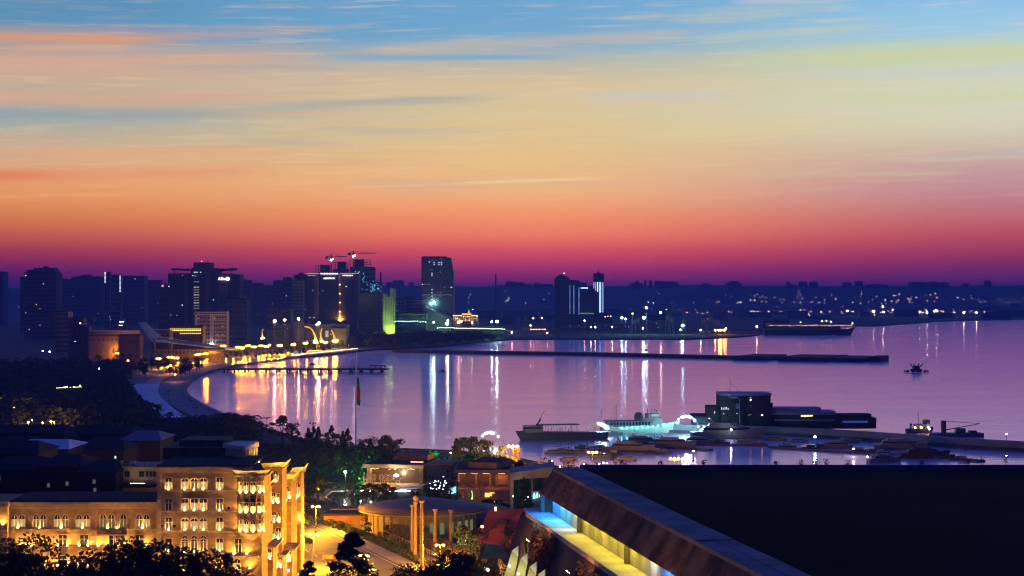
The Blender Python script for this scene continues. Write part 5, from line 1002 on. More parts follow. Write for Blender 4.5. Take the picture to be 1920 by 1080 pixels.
# platform in the bay
D = 1763; e = empty('fountain_platform', (gx(1718,D), D, 0), 'dark floating fountain platform with spiky arms alone on the bay', 'fountain platform'); dk = mat('black_steel', (.02,.02,.025), .7)
obj('deck', MB().cyl(0,0,.6,3.2,5.6,n=12), dk, e); obj('core', MB().cyl(0,0,3.2,6.2,3.6,2.4,n=10), dk, e)
for k in range(8): a = k*math.pi/4+.2; obj('spray_arm', MB().rod((2.5*math.cos(a),2.5*math.sin(a),4),(6.5*math.cos(a),6.5*math.sin(a),8.2),.7,.35), dk, e)
for s in (-1,1): obj('outrigger_float', MB().box(s*8.3-1.2,s*8.3+1.2,-1,1,.2,2), dk, e); obj('outrigger_float', MB().box(s*11-.7,s*11+.7,-1,1,.4,1.8), dk, e); obj('boom', MB().rod((s*4,0,1.2),(s*11,0,1.2),.2), dk, e)
for k in range(5): obj('leg', MB().cyl(4*math.cos(k*1.257),4*math.sin(k*1.257),-2,.6,.4,n=5), dk, e)
for i, (x, y) in enumerate([(1211,657),(830,697),(585,684)]):
    D = gd(y,0); e = empty('mooring_buoy', (gx(x,D), D, 0), ['dark buoy floating just beyond the breakwater','low dark raft in the reflection of the tapering tower','small dark raft behind the pier'][i], 'buoy'); obj('float', MB().lathe(0,0,[(1.6,-.3),(2,.5),(1.2,1.6),(.3,2.2)],8), dk, e); obj('deck', MB().box(-4 if i else -1,4 if i else 1,-1,1,0,.5), dk, e)
# flagpole with the tricolour
D = 890; e = empty('flagpole', (gx(667.5,D), D, 2), 'very tall white lit flagpole standing before the bay', 'flagpole'); zt = gz(664,D)-2
obj('pole', MB().cyl(0,0,0,zt,.42,.22,n=10), mat('pole_white', (.75,.78,.82), .4), e); obj('finial', MB().ico(0,0,zt+.3,.4), MATS['pole_white'], e)
for s in (-1.4,1.4): obj('floodlight', MB().cbox(s,-1.2,.1,.6,.5,.3), emit('pole_flood', (.7,.85,1), 6500), e)
obj('base', MB().cyl(0,0,-.2,.5,2.6,n=14), paving, e)
fz = gz(706,D); fh = fz-gz(758,D)
f = empty('flag', (gx(669,D), D-.35, fz), 'blue, red and green flag with white crescent and star hanging limp on the pole', 'flag')
def fold(z0, z1, m, nm, w=1.25):
    mb = MB(); n = 7; rows = 6; P = []
    for j in range(rows+1):
        z = -(z0+(z1-z0)*j/rows)*fh
        for i in range(n+1): t = i/n; P.append((t*w*(.55+.6*math.sin(.6+2.2*(z0+(z1-z0)*j/rows))), .28*math.sin(t*9+z*.5), z-t*.8))
    mb.add(P, [(j*(n+1)+i, j*(n+1)+i+1, (j+1)*(n+1)+i+1, (j+1)*(n+1)+i) for j in range(rows) for i in range(n)]); return obj(nm, mb, m, f, smooth=True)
fold(0,.14,mat('flag_blue', (.05,.25,.6), .8),'blue_stripe'); fold(.14,.40,mat('flag_green', (.03,.3,.12), .8),'green_stripe'); fold(.40,.78,mat('flag_red', (.55,.03,.05), .8),'red_stripe',1.5); fold(.78,1.0,MATS['flag_green'],'green_stripe',1.9)
cr = MB(); [cr.rod((.55+.28*math.cos(a), -.34, -fh*.56+.28*math.sin(a)), (.55+.28*math.cos(a+.5), -.34, -fh*.56+.28*math.sin(a+.5)), .05) for a in [1+k*.5 for k in range(9)]]
obj('crescent', cr, MATS['pole_white'], f)
# ---------------------------------------------------------------- floodlit palace with gothic windows
random.seed(31)
PY = 425.0
stone = mat('palace_stone', (.36,.25,.13), .9, .35, .45, .5, stretch=(1,1,1.6)); trim = mat('palace_trim', (.46,.35,.2), .8, .2, .8, .3); wtrim = mat('palace_white_trim', (.62,.6,.52), .75, .15, .8)
wframe = mat('window_white_frame', (.7,.66,.56), .7); glass_d = mat('palace_glass', (.03,.03,.035), .15, spec=.6); curtain = emit('curtain_glow', (1,.8,.42), .4, False); curtain2 = emit('curtain_dim', (1,.7,.4), .12, False)
flood = emit('palace_flood', (1,.55,.10), 1400); lens = emit('palace_lens', (1,.8,.45), 14, False)
pal = empty('palace', (-70, PY, 0), 'ornate floodlit corner palace with gothic arched windows and a round corner bay', 'palace')
wing_e = empty('palace_wing', (-98, PY+4, 0), 'long lower floodlit wing with paired arched windows left of the corner palace', 'palace wing')
def PX(px, D=PY): return gx(px, D)
WC = {}
def arch_pts(w, h, kind, n=6):
    """outline of an opening, base centre at origin, in the xz plane"""
    if kind == 'rect': return [(-w/2,0),(w/2,0),(w/2,h),(-w/2,h)]
    P = [(-w/2,0),(w/2,0)]; r = w/2
    if kind == 'round': return P+[(r*math.cos(math.pi*i/(2*n)*2/2*1), h-r+r*math.sin(math.pi*i/(2*n)*1)) for i in range(0, 2*n+1)]
    k = h-w*.95                                     # pointed arch
    R = [(w/2*(1-t**1.7), k+w*.95*math.sin(t*math.pi/2)**.9) for t in [i/n for i in range(n+1)]]
    return P+R+[(-x, z) for x, z in reversed(R[:-1])]
def gothic_window(par, x, y, z, w, h, kind='rect', lit=1, rz=0.0, lamp=True):
    key = (round(w,2), round(h,2), kind, lit)
    if key not in WC:
        A = arch_pts(w, h, kind); n = len(A); g = .20; Bq = arch_pts(w+2*g, h+g, kind if kind != 'rect' else 'rect')
        fr = MB(); fr.add([(a,-.02,b) for a,b in A]+[(a,-.34,b) for a,b in A]+[(a,-.34,b) for a,b in Bq]+[(a,-.02,b) for a,b in Bq], [(i,(i+1)%n,n+(i+1)%n,n+i) for i in range(n)]+[(n+i,n+(i+1)%n,2*n+(i+1)%n,2*n+i) for i in range(n)]+[(2*n+i,2*n+(i+1)%n,3*n+(i+1)%n,3*n+i) for i in range(n)])
        gl = MB(); gl.add([(a,-.05,b) for a,b in A], [tuple(range(n))])
        sash = MB(); sash.box(-.05,.05,-.16,-.07,.02,h-.25).box(-w/2+.02,w/2-.02,-.16,-.07,h*.62,h*.62+.09).box(-w/2+.01,-w/2+.09,-.16,-.07,0.02,h*.6).box(w/2-.09,w/2-.01,-.16,-.07,0.02,h*.6)
        cu = MB().box(-w/2+.12,-.08,-.07,-.052,.1,h*.6).box(.08,w/2-.12,-.07,-.052,.1,h*.6)
        sl = MB().box(-w/2-.35,w/2+.35,-.62,-.02,-.28,-.04)
        WC[key] = (fr.mesh('window', trim), gl.mesh('pane', glass_d), sash.mesh('sash', wframe), cu.mesh('curtain', curtain if lit == 1 else curtain2), sl.mesh('sill', trim))
    fr, gl, sa, cu, sl = WC[key]
    o = obj('window', fr, None, par); o.location = (x-par.location.x, y-par.location.y, z); o.rotation_euler = (0,0,rz)
    for nm, me in (('pane',gl),('sash',sa),('sill',sl)) + ((('curtain',cu),) if lit else ()):
        c = obj(nm, me, None, o)
    if lamp: flood_at(par, x+math.sin(rz)*.42, y-math.cos(rz)*.42, z+.02, rz)
    return o
FLM = None
def flood_at(par, x, y, z, rz=0, s=1.0, k=1):
    global FLM
    if FLM is None:
        a = MB().box(-.2,.2,-.13,.13,-.02,.12); a.add([(-.17,-.1,.13),(.17,-.1,.13),(.17,.1,.13),(-.17,.1,.13)], [(0,1,2,3)], 1); a.add([(-.16,-.14,-.01),(.16,-.14,-.01),(.16,-.14,.12),(-.16,-.14,.12)], [(0,1,2,3)], 2)
        FLM = a.mesh('floodlight', [frame_m, flood, lens])
    o = obj('floodlight', FLM, None, par); o.location = (x-par.location.x, y-par.location.y, z); o.rotation_euler = (0,0,rz); o.scale = (s,s,s); return o
def lb(nm, par, x0, x1, y0, y1, z0, z1, m): return obj(nm, MB().box(x0-par.location.x, x1-par.location.x, y0-par.location.y, y1-par.location.y, z0, z1), m, par)
def Zp(y, D=PY): return gz(y, D)
# main front block
xL, xR = PX(297), PX(446); ztop = Zp(880)
lb('wall', pal, xL, xR, PY, PY+24, 1.9, ztop, stone)
lb('roof', pal, xL-.3, xR+3, PY-.4, PY+25, ztop+.62, ztop+1.0, roof_d)
lb('cornice', pal, xL-.35, xR+1, PY-.75, PY-.01, ztop-.15, ztop+.6, trim); lb('cornice', pal, xL-.2, xR, PY-.4, PY-.01, ztop-.75, ztop-.4, trim)
for y, d in ((920.5,.22),(959,.18),(996.5,.4),(1037,.3)): lb('string_course', pal, xL-.15, xR+.2, PY-d, PY-.01, Zp(y+1.5), Zp(y-1.2), trim)
lb('quoin_strip', pal, xL-.2, xL+.7, PY-.16, PY-.012, 1.9, ztop-.8, trim)
rows = [(918,22,'rect','round'),(957,22,'rect','rect'),(993.5,23,'rect','round'),(1032.5,23,'rect','goth')]
for r, (yb, hp, k1, k2) in enumerate(rows):
    h = hp*PY/F
    for px in (316.5, 412): gothic_window(pal, PX(px), PY, Zp(yb), 1.45, h, k1, lit=0 if (r==1 and px<320) else random.choice([1,1,2]), lamp=not (r==1 and px<320))
    for i, px in enumerate((347, 364.5, 381.5)): gothic_window(pal, PX(px), PY, Zp(yb + (3 if r==3 else 0)), 1.6, h*(1.05 if k2 != 'rect' else 1)*(1.3 if r == 3 else 1), k2, lit=random.choice([1,1,1,2]) if not r==3 else 2)
    hood = MB()
    if k2 != 'rect':
        for px in (347, 364.5, 381.5):
            cx = PX(px)-pal.location.x; zt = Zp(yb-hp*.55); pr = None
            for i in range(9): a = math.pi*i/8; p = (cx-1.05*math.cos(a), -.3, zt+1.25*math.sin(a)); hood = hood if pr is None else hood.rod(pr, p, .12, .12, 4); pr = p
        obj('hood_moulding', hood, trim, pal)
for px in (317,345,366,): gothic_window(pal, PX(px), PY, Zp(1071), 1.4, 2.4, 'round')
for px in (411,): gothic_window(pal, PX(px), PY, Zp(1067), 1.5, 2.3, 'round')
for px, y in ((303,985),(327,985),(429,951)): lb('vent_niche', pal, PX(px)-.3, PX(px)+.3, PY-.06, PY-.012, Zp(y+4), Zp(y-1), glass_d)
# round corner bay: half octagon projecting to the front
bx0, bx1 = PX(446), PX(493); cx = (bx0+bx1)/2; R = (bx1-bx0)/2
def bayp(r, ys=PY+1.0, n=6): return [(cx-pal.location.x-r*math.cos(math.pi*i/n), ys-pal.location.y-r*.75*math.sin(math.pi*i/n)) for i in range(n+1)]
obj('bay_wall', MB().prism(bayp(R)+[(bx1-pal.location.x, 14),(bx0-pal.location.x, 14)], Zp(1000), Zp(892), stone and 0), stone, pal)
obj('bay_corbel', MB().add([(x,y,Zp(1000)) for x,y in bayp(R)]+[(x*.5+(cx-pal.location.x)*.5, 0.6, Zp(1016)) for x,y in bayp(R)], [(i,i+1,8+i,7+i) for i in range(6)]), stone, pal)
lb('lower_wall', pal, bx0, bx1-.3, PY+.2, PY+20, 1.9, Zp(999), stone)
for y in (903,927,963,998): obj('bay_course', MB().prism(bayp(R+.3)+list(reversed(bayp(R+.01))), Zp(y+1.2), Zp(y-1.2)), trim, pal)
obj('bay_cornice', MB().prism(bayp(R+1.3)+[(bx1-pal.location.x+1, 10),(bx0-pal.location.x, 10)], Zp(893.5), Zp(890)), trim, pal)
P0, P1 = bayp(R+.7), bayp(R+1.7); n = 7
obj('bay_parapet', MB().add([(x,y,Zp(890)) for x,y in P0]+[(x,y,Zp(881)) for x,y in P1]+[(x,y+.25,Zp(881)) for x,y in P1]+[(x,y+.25,Zp(890)) for x,y in P0], [(i,i+1,n+i+1,n+i) for i in range(6)]+[(n+i,n+i+1,2*n+i+1,2*n+i) for i in range(6)]+[(2*n+i,2*n+i+1,3*n+i+1,3*n+i) for i in range(6)]), wtrim, pal)
B = bayp(R)
for r, (yb, h, kind) in enumerate([(923,2.5,'round'),(960,2.2,'rect'),(996,2.7,'goth')]):
    for i in range(6):
        a, b_ = B[i], B[i+1]; mx, my = (a[0]+b_[0])/2+pal.location.x, (a[1]+b_[1])/2+pal.location.y; rz = math.atan2(b_[1]-a[1], b_[0]-a[0]); w = .75 if i in (0,5) else 1.0
        gothic_window(pal, mx, my, Zp(yb), w, h, kind, rz=rz)
for i in range(7): obj('colonnette', MB().rod((B[i][0],B[i][1]-.12,Zp(999)),(B[i][0],B[i][1]-.12,Zp(893)),.14,.14,6), trim, pal)
for i in range(1,5): a, b_ = B[i], B[i+1]; obj('panel_tile', MB().cbox((a[0]+b_[0])/2, (a[1]+b_[1])/2-.1, Zp(943), .9, .12, 1.1, rz=math.atan2(b_[1]-a[1], b_[0]-a[0])), mat('carved_panel', (.16,.08,.05), .9, .3, 2, .3), pal)
gothic_window(pal, PX(447), PY, Zp(1037), 1.5, 3.3, 'rect', lit=0, lamp=False)
for px in (439.5, 463.5): flood_at(pal, PX(px), PY-.6, Zp(1038))
gothic_window(pal, PX(445), PY-.0, Zp(1070), 1.5, 2.7, 'round')
lb('balcony_slab', pal, PX(432), PX(486), PY-1.5, PY-.01, Zp(1043), Zp(1040), trim)
# attic block behind with white fluted loggia
lb('attic_wall', pal, PX(305,450), PX(456,450), 450, 474, ztop, gz(840,450), mat('attic_dark_wall', (.10,.08,.06), .9, .3, .3)); lb('attic_wall', pal, PX(335,455), PX(420,455), 456, 470, gz(840,450), gz(826,455), MATS['attic_dark_wall'])
lo = gx(457,445)-pal.location.x; l1 = gx(485,470)-pal.location.x
def sheared(nm, z0a, z0b, z1a, z1b, m, dx=0.0, par=pal): return obj(nm, MB().add([(lo+dx,18,z0a),(l1+dx,42,z0b),(l1+dx,42,z1b),(lo+dx,18,z1a),(lo-6,26,z0a),(l1-6,44,z0b),(l1-6,44,z1b),(lo-6,26,z1a)], [(0,1,2,3),(1,5,6,2),(3,2,6,7),(0,3,7,4)]), m, par)
sheared('loggia_wall', gz(873,443), gz(863,467), gz(846,443), gz(838,467), trim); sheared('loggia_cornice', gz(845,443), gz(837,467), gz(837,443), gz(828,467), wtrim, .5)
for k in range(5):
    t = (k+.5)/5; x = lo+(l1-lo)*t+.35; y = 18+24*t; z = gz(872-9*t, 443+24*t)
    obj('loggia_column', MB().rod((x,y-.4,z),(x,y-.4,z+3.3),.28,.26,6), wtrim, pal); flood_at(pal, x+pal.location.x+.6, y+PY-1.0, z-.2)
# side facade along the street: stepped bays
sx0 = -58.0
lb('side_wall', pal, -78, sx0, PY+6, PY+66, 1.9, gz(903,455), stone); lb('side_roof', pal, -78, sx0+.5, PY+6, PY+67, gz(903,455)+.01, gz(903,455)+.6, roof_d)
def bay(D, a, b_, yt, dy, cor=True, wins=(), wp=None, yb=None, m=stone):
    x0, x1 = gx(a,D), gx(b_,D); lb('bay_wall', pal, x0, x1, D, D+dy, 1.9 if yb is None else gz(yb,D), gz(yt,D), m)
    if cor:
        xa, xb = x0-pal.location.x-.5, x1-pal.location.x; z = gz(yt,D); y0 = D-PY
        obj('bay_cornice', MB().box(xa,xb+.5,y0-.5,y0+dy,z+.01,z+.4), trim, pal)
        obj('bay_parapet', MB().add([(xa-.2,y0-.3,z+.41),(xb+.3,y0-.3,z+.41),(xb+1.1,y0-1.3,z+1.9),(xa-.6,y0-1.3,z+1.5),(xb+.3,y0+dy,z+.41),(xb+1.1,y0+dy+.3,z+1.9)], [(0,1,2,3),(1,4,5,2)]), wtrim, pal)
    for (px, yb_, w, h, kind) in wins: gothic_window(pal, gx(px,D), D, gz(yb_,D), w, h, kind)
bay(440, 486, 499, 918, 8, wins=[(493,944,.9,2.9,'rect'),(493,982,.9,2.9,'goth'),(495,1020,.9,2.6,'rect')])
bay(448, 499, 529, 880, 9, wins=[(517,903,1.1,2.6,'goth'),(512.5,943,1.0,2.5,'rect'),(521,943,.5,2.2,'rect'),(514,979,1.2,2.6,'goth'),(523,979,.5,2.2,'rect'),(511,1010,1.0,1.8,'goth'),(522,1010,1.2,2.6,'rect')])
bay(466, 529, 546, 902, 12, wins=[(537,938,1.6,3.4,'rect'),(533,956,.8,2.2,'rect'),(543,934,.8,2.6,'goth')])
bay(486, 545, 564, 888, 8, wins=[(558,930,1.3,3.6,'goth'),(549,930,.8,2.8,'goth')])
x = gx(555,486)-pal.location.x
for k in range(5): obj('merlon', MB().box(x-1.6+k*.9, x-1.1+k*.9, 60.2, 61, gz(884,486), gz(880,486)), wtrim, pal)
# lower projecting terraces stepping down toward the street, with floods
for (D, a, b_, yt, yb) in ((436,486,512,1026,None),(444,508,531,1042,None),(452,526,548,1030,None)):
    x0, x1 = gx(a,D), gx(b_,D); lb('terrace_bay', pal, x0, x1, D, D+10, 1.9, gz(yt,D), stone); lb('balcony_slab', pal, x0-.4, x1+.9, D-1.0, D+10, gz(yt,D), gz(yt-2.5,D), trim)
    for k in range(3): flood_at(pal, x0+(x1-x0)*(k+.5)/3, D-.5, gz(yt+22,D))
    for k in range(2): gothic_window(pal, x0+(x1-x0)*(k+.5)/2, D, gz(yt+20,D), .8, 2.1, 'rect')
    for k in range(5): obj('baluster', MB().cyl(x0+(x1-x0)*(k+.5)/5-pal.location.x, D-PY-.8, gz(yt-2.5,D), gz(yt-9,D), .1,n=5), trim, pal)
    obj('handrail', MB().box(x0-pal.location.x-.3, x1-pal.location.x+.7, D-PY-.9, D-PY-.7, gz(yt-9,D), gz(yt-10,D)), trim, pal)
for (px, y, D) in ((500,1048,436),(520,1062,444),(541,1052,452),(548,1000,470),(533,968,470),(552,985,486),(563,975,486),(505,1028,440),(530,1012,450),(556,934,486),(488,1062,436),(470,1065,425)): flood_at(pal, gx(px,D), D-.8, gz(y,D))
for (px, y, D) in ((532,1073,449),(542,1068,449)): obj('blue_lamp', MB().ico(gx(px,D)-pal.location.x, D-PY-1.4, gz(y,D), .28), emit('lamp_violet_blue', (.35,.35,1), 40), pal)
# left wing
wy = PY+4; zt = gz(948, wy); wL, wR = gx(18,wy), gx(296.5,wy)
lb('wall', wing_e, wL, wR, wy, wy+18, 1.9, zt, stone); lb('roof', wing_e, wL, wR-.2, wy-.2, wy+19, zt+.85, zt+1.2, roof_d)
lb('wall', wing_e, gx(-40,wy), wL, wy-2, wy+18, 1.9, zt+.8, stone); lb('cornice', wing_e, gx(-40,wy), wL+.5, wy-2.7, wy-2.01, zt+.2, zt+1.3, trim)
lb('cornice', wing_e, wL, wR, wy-.7, wy-.01, zt-.1, zt+.84, trim); lb('cornice', wing_e, wL, wR, wy-.35, wy-.01, zt-.7, zt-.3, trim)
lb('string_course', wing_e, wL, wR, wy-.35, wy-.01, gz(994,wy), gz(991.5,wy), trim)
for px in (19.5, 181, 294.5): lb('downpipe', wing_e, gx(px,wy)-.12, gx(px,wy)+.12, wy-.5, wy-.36, 2, zt-.2, trim)
for a, b_ in ((27.5,41.5),(68,81.5),(108,122.5),(148.5,162.5),(261,275)):
    for px in (a, b_): gothic_window(wing_e, gx(px,wy), wy, gz(988.5,wy), 1.45, 2.9, 'goth', lamp=False, lit=random.choice([1,1,2]))
    flood_at(wing_e, gx((a+b_)/2,wy), wy-.55, gz(989.5,wy))
for i, px in enumerate((193.5, 209, 231.5)): gothic_window(wing_e, gx(px,wy), wy, gz(989,wy), 1.5, 3.1, 'goth', lamp=False, lit=2)
for px in (203, 220.5): flood_at(wing_e, gx(px,wy), wy-.55, gz(990,wy)); lb('loggia_column', wing_e, gx(px,wy)-.14, gx(px,wy)+.14, wy-.5, wy-.2, gz(988,wy), gz(976,wy), trim)
for px in (118, 158, 213, 225, 262): gothic_window(wing_e, gx(px,wy), wy, gz(1024,wy), 1.9, 2.6, 'rect', lamp=False, lit=0)
for px in (41,60,83,108.5,127,149,166,185.5,203.5,221.5,238,273): flood_at(wing_e, gx(px,wy), wy-.5, gz(1023,wy))
lb('balcony_slab', wing_e, gx(184,wy), gx(241,wy), wy-1.6, wy-.36, gz(1003,wy), gz(1000,wy), trim); lb('balcony_parapet', wing_e, gx(184,wy), gx(241,wy), wy-1.6, wy-1.45, gz(1000,wy)+.01, gz(993,wy), MATS['carved_panel'])
for px in (116.5, 155): gothic_window(wing_e, gx(px,wy), wy, gz(1061,wy), 2.0, 2.4, 'rect', lamp=False, lit=0)
for px in (84,108.5,127,149,166,210,240): flood_at(wing_e, gx(px,wy), wy-.5, gz(1060,wy))
flood_at(wing_e, gx(11,wy), wy-2.6, gz(981,wy)); lb('string_course', wing_e, gx(-40,wy), wL+.1, wy-2.4, wy-2.01, gz(994,wy), gz(991.5,wy), trim)
# added floodlights, unseen behind the trees, to even out the facade light
def wash(par, x, y, z, tx, ty, tz, w, h, m):
    c = Vector((x,y,z)); d = (Vector((tx,ty,tz))-c).normalized(); u = d.cross(Vector((0,0,1))).normalized(); v = u.cross(d); q = c+d*.06
    P = [q-u*w-v*h, q+u*w-v*h, q+u*w+v*h, q-u*w+v*h]; Bk = [c-d*.3-u*w*.8-v*h*.8, c-d*.3+u*w*.8-v*h*.8, c-d*.3+u*w*.8+v*h*.8, c-d*.3-u*w*.8+v*h*.8]
    L0 = Vector(par.location); mb = MB(); mb.add([p-L0 for p in P], [(0,1,2,3)], 1)
    R = [p-d*.02 for p in P]; mb.add([p-L0 for p in R+Bk], [(0,1,5,4),(1,2,6,5),(2,3,7,6),(3,0,4,7),(4,5,6,7),(3,2,1,0)]); mb.rod(c-d*.2-L0, (c.x-L0.x, c.y-L0.y, z-1.6), .08)
    obj('added_floodlight', mb, [frame_m, m], par)
wm_ = emit('facade_wash', (1,.43,.06), 430)
for k in range(6): x = xL+2+k*4.6; wash(pal, x, PY-13, 9, x, PY, 22, .5, .4, wm_)
for k in range(9): x = gx(10,wy)+k*4.2; wash(wing_e, x, wy-11, 8, x, wy, 17, .4, .3, wm_)
for D in (436, 450, 464, 478, 492): wash(pal, -46, D-8, 4, -57, D+2, 18, .5, .4, emit('side_wash', (1,.44,.05), 60))
# cream lit house behind the wing
D = 520; e = empty('cream_house', (gx(258,D), D, 0), 'small cream lit house with ball finials on its parapet behind the palace wing', 'house'); ox = e.location.x
cream = mat('cream_render', (.38,.32,.2), .85, .2, .4, .2)
obj('wall', MB().box(gx(225,D)-ox, gx(300,D)-ox, 0, 14, 1.9, gz(874,D)), cream, e); obj('side_wall', MB().box(gx(216,D)-ox, gx(225,D)-ox, 1, 14, 1.9, gz(878,D)), oldw, e); obj('cornice', MB().box(gx(224,D)-ox, gx(300,D)-ox, -.6, -.01, gz(877,D), gz(874.5,D)), cream, e); obj('parapet', MB().box(gx(226,D)-ox, gx(252,D)-ox, 0, .5, gz(874,D)+.01, gz(868.5,D)), cream, e)
for x in (228, 252, 272, 286, 297): obj('finial', MB().cyl(gx(x,D)-ox, .2, gz(874,D), gz(868,D), .3,n=6).ico(gx(x,D)-ox, .2, gz(866,D) if x<260 else gz(868,D), .55 if x < 260 else .3), cream, e)
for x in (237,241,263,268,276,283,290): obj('window', MB().box(gx(x,D)-ox-.35, gx(x,D)-ox+.35, -.2, -.01, gz(894,D), gz(884,D)), glass_d, e)
obj('porch_roof', MB().box(gx(216,D)-ox, gx(300,D)-ox, -6, -.61, gz(910,D), gz(906,D)), navy, e)
ulight(e, gx(262,D)-ox, -3.2, gz(904,D), 4, .4, emit('cream_flood', (1,.72,.3), 25))
for (x, y, s) in ((215.5,860,1),(217,912,1.5),(216,918,1.5)): obj('shop_light', MB().cbox(gx(x,D)-ox, .6, gz(y,D), .45*s, .1, .7*s, rz=.3), emit('shop_teal', (.3,.9,.9), 1.6, False), e)
# ---------------------------------------------------------------- park by the street: museums, round restaurant, columns, street furniture
random.seed(41)
sand = mat('museum_stone', (.34,.24,.15), .85, .25, .3, .3); mdark = mat('museum_dark_glass', (.06,.04,.03), .3, spec=.5)
def ring(par, x, y, z, r, m=None, tail=2.6):
    m = m or sand; mb = MB(); n = 14
    for k in range(n):
        a, b_ = 2*math.pi*k/n, 2*math.pi*(k+1)/n; mb.rod((r*math.cos(a),0,r*math.sin(a)*1.25),(r*math.cos(b_),0,r*math.sin(b_)*1.25),.16,.16,5)
        a2 = 2*math.pi*k/n; 
    for k in range(8): a, b_ = 2*math.pi*k/8, 2*math.pi*(k+1)/8; mb.rod((r*.5*math.cos(a),0,r*.6*math.sin(a)),(r*.5*math.cos(b_),0,r*.6*math.sin(b_)),.10,.10,4)
    mb.rod((-r*.7,0,-r*.9),(-.15,0,-r*1.25-tail),.16).rod((r*.7,0,-r*.9),(.15,0,-r*1.25-tail),.16)
    o = obj('ring_ornament', mb, m, par); o.location = (x,y,z); return o
def dlight(par, x, y, z, w, d, m):
    obj('downlight', MB().box(x-w/2-.04, x+w/2+.04, y-d/2-.04, y+d/2+.04, z+.01, z+.1).add([(x-w/2,y-d/2,z),(x-w/2,y+d/2,z),(x+w/2,y+d/2,z),(x+w/2,y-d/2,z)], [(0,1,2,3)], 1), [frame_m, m], par)
# museum A
D = 690; e = empty('museum_pavilion', (gx(745,D), D, 2), 'flat-roofed lit pavilion with a row of carved ring ornaments along its terrace', 'pavilion'); e.rotation_euler = (0,0,-.16); ox, oz = e.location.x, 2
def lx(px, D=690): return gx(px,D)-ox
def lz(y, D=690): return gz(y,D)-2
obj('wall', MB().box(lx(686), lx(792), 3, 24, 0, lz(878)), mdark, e); obj('roof_slab', MB().box(lx(679), lx(797), -.5, 28, lz(878)+.01, lz(871)), sand, e); obj('roof_top', MB().box(lx(682), lx(794), .5, 27, lz(871)+.01, lz(871)+.12), roof_d, e)
obj('upper_block', MB().box(lx(718), lx(786), 16, 28, lz(871), lz(860)), mat('brick_red_wall', (.3,.14,.09), .85, .2, .3), e)
for x in (690, 791): obj('pillar', MB().box(lx(x)-.7, lx(x)+.7, 0, 1.4, 0, lz(878)), sand, e)
obj('terrace_floor', MB().box(lx(680), lx(800), -4, 3, 1.8, 2.3), sand, e); obj('terrace_wall', MB().box(lx(690), lx(770), -4.4, -4.01, 0, 2.4), sand, e)
for k, x in enumerate((689,697,705,720,728,736,744,752)): ring(e, lx(x), -4.6, lz(893), .85)
obj('ceiling_lamp', MB().lathe(lx(747), -3.5, [(.3,lz(888)),(.75,lz(889.5)),(.5,lz(891.5)),(.1,lz(892))],8), emit('pavilion_globe', (1,.8,.5), 260), e)
for x in (685,700,724,738,757,775): ulight(e, lx(x), -6.2, .1, .8, .6, emit('uplight_gold', (1,.55,.14), 200))
for x in (700,735,770): dlight(e, lx(x), .9, lz(879)-.15, 3.2, .5, emit('soffit_gold', (1,.5,.16), 80))
for x in (766,774,782): obj('roof_light', MB().cbox(lx(x), 8, lz(871)+.15, 1.6, .4, .3), emit('roof_light', (1,.6,.4), 2.2, False), e)
obj('cafe_canopy', MB().box(lx(757), lx(800), -14, -5.2, 1.9, 2.15), mat('white_canopy', (.6,.62,.7), .6), e)
for x in (760,768,776,785,793): obj('canopy_light', MB().cbox(lx(x), -14.3, .8, 1.3, .2, .7), emit('canopy_white_blue', (.6,.8,1), 9), e)
obj('side_wing', MB().prism([(lx(796),4),(lx(838),16),(lx(838),26),(lx(796),24)], 0, lz(878)), mat('teal_wall', (.2,.26,.25), .8), e); obj('side_roof', MB().prism([(lx(796),2),(lx(842),14),(lx(842),28),(lx(796),26)], lz(876), lz(872)), sand, e)
# museum B
D = 650; e = empty('museum_hall', (gx(905,D), D, 2), 'brown lit two storey museum hall with a deep roof band and a boxy top block', 'museum'); ox = e.location.x
obj('wall', MB().box(lx(858,D), lx(958,D), 2, 26, 0, lz(886,D)), mat('museum_brown_wall', (.3,.19,.12), .85, .25, .2, .2), e); obj('roof_band', MB().box(lx(853,D), lx(959,D), -.6, 28, lz(886,D)+.01, lz(881,D)), sand, e); obj('roof_top', MB().box(lx(855,D), lx(957,D), .5, 27, lz(881,D)+.01, lz(881,D)+.1), roof_d, e)
obj('top_block', MB().prism([(lx(877,D),6),(lx(931,D),3),(lx(960,D),16),(lx(905,D),26)], lz(881,D), lz(869,D)), MATS['museum_brown_wall'], e); obj('top_block_roof', MB().prism([(lx(877,D),6),(lx(931,D),3),(lx(960,D),16),(lx(905,D),26)], lz(869,D)+.01, lz(868.4,D)), roof_d, e)
for a, b_ in ((862,891),(894,917),(921,929),(933,955)): obj('glazing', MB().box(lx(a,D), lx(b_,D), 1.7, 1.99, lz(910,D), lz(890,D)), mdark if b_ < 930 else MATS['museum_brown_wall'], e)
obj('mid_band', MB().box(lx(858,D), lx(958,D), 1.2, 1.98, lz(920,D), lz(916,D)), sand, e)
for k, x in enumerate((868,883,893,903)): ring(e, lx(x,D), -1.5, lz(913,D), .8, MATS['museum_brown_wall'])
for a, b_, y0, y1 in ((909,918,933,925),(919,922,931,924),(922,927,926,924.5)): obj('lit_opening', MB().box(lx(a,D), lx(b_,D), 1.4, 1.7, lz(y0,D), lz(y1,D)), emit('opening_gold', (1,.6,.15), 1.6, False), e)
obj('green_uplight', MB().cbox(lx(885,D), .4, .8, .5, .4, 3.0), emit('green_yellow_glow', (.7,1,.3), 1.6), e)
for x in (866,890,912,940): dlight(e, lx(x,D), -.2, lz(887,D)-.15, 2.4, .5, emit('soffit_orange', (1,.34,.08), 60))
for x in (872,925): ulight(e, lx(x,D), -3, .3, 1.2, .5, MATS['soffit_orange'])
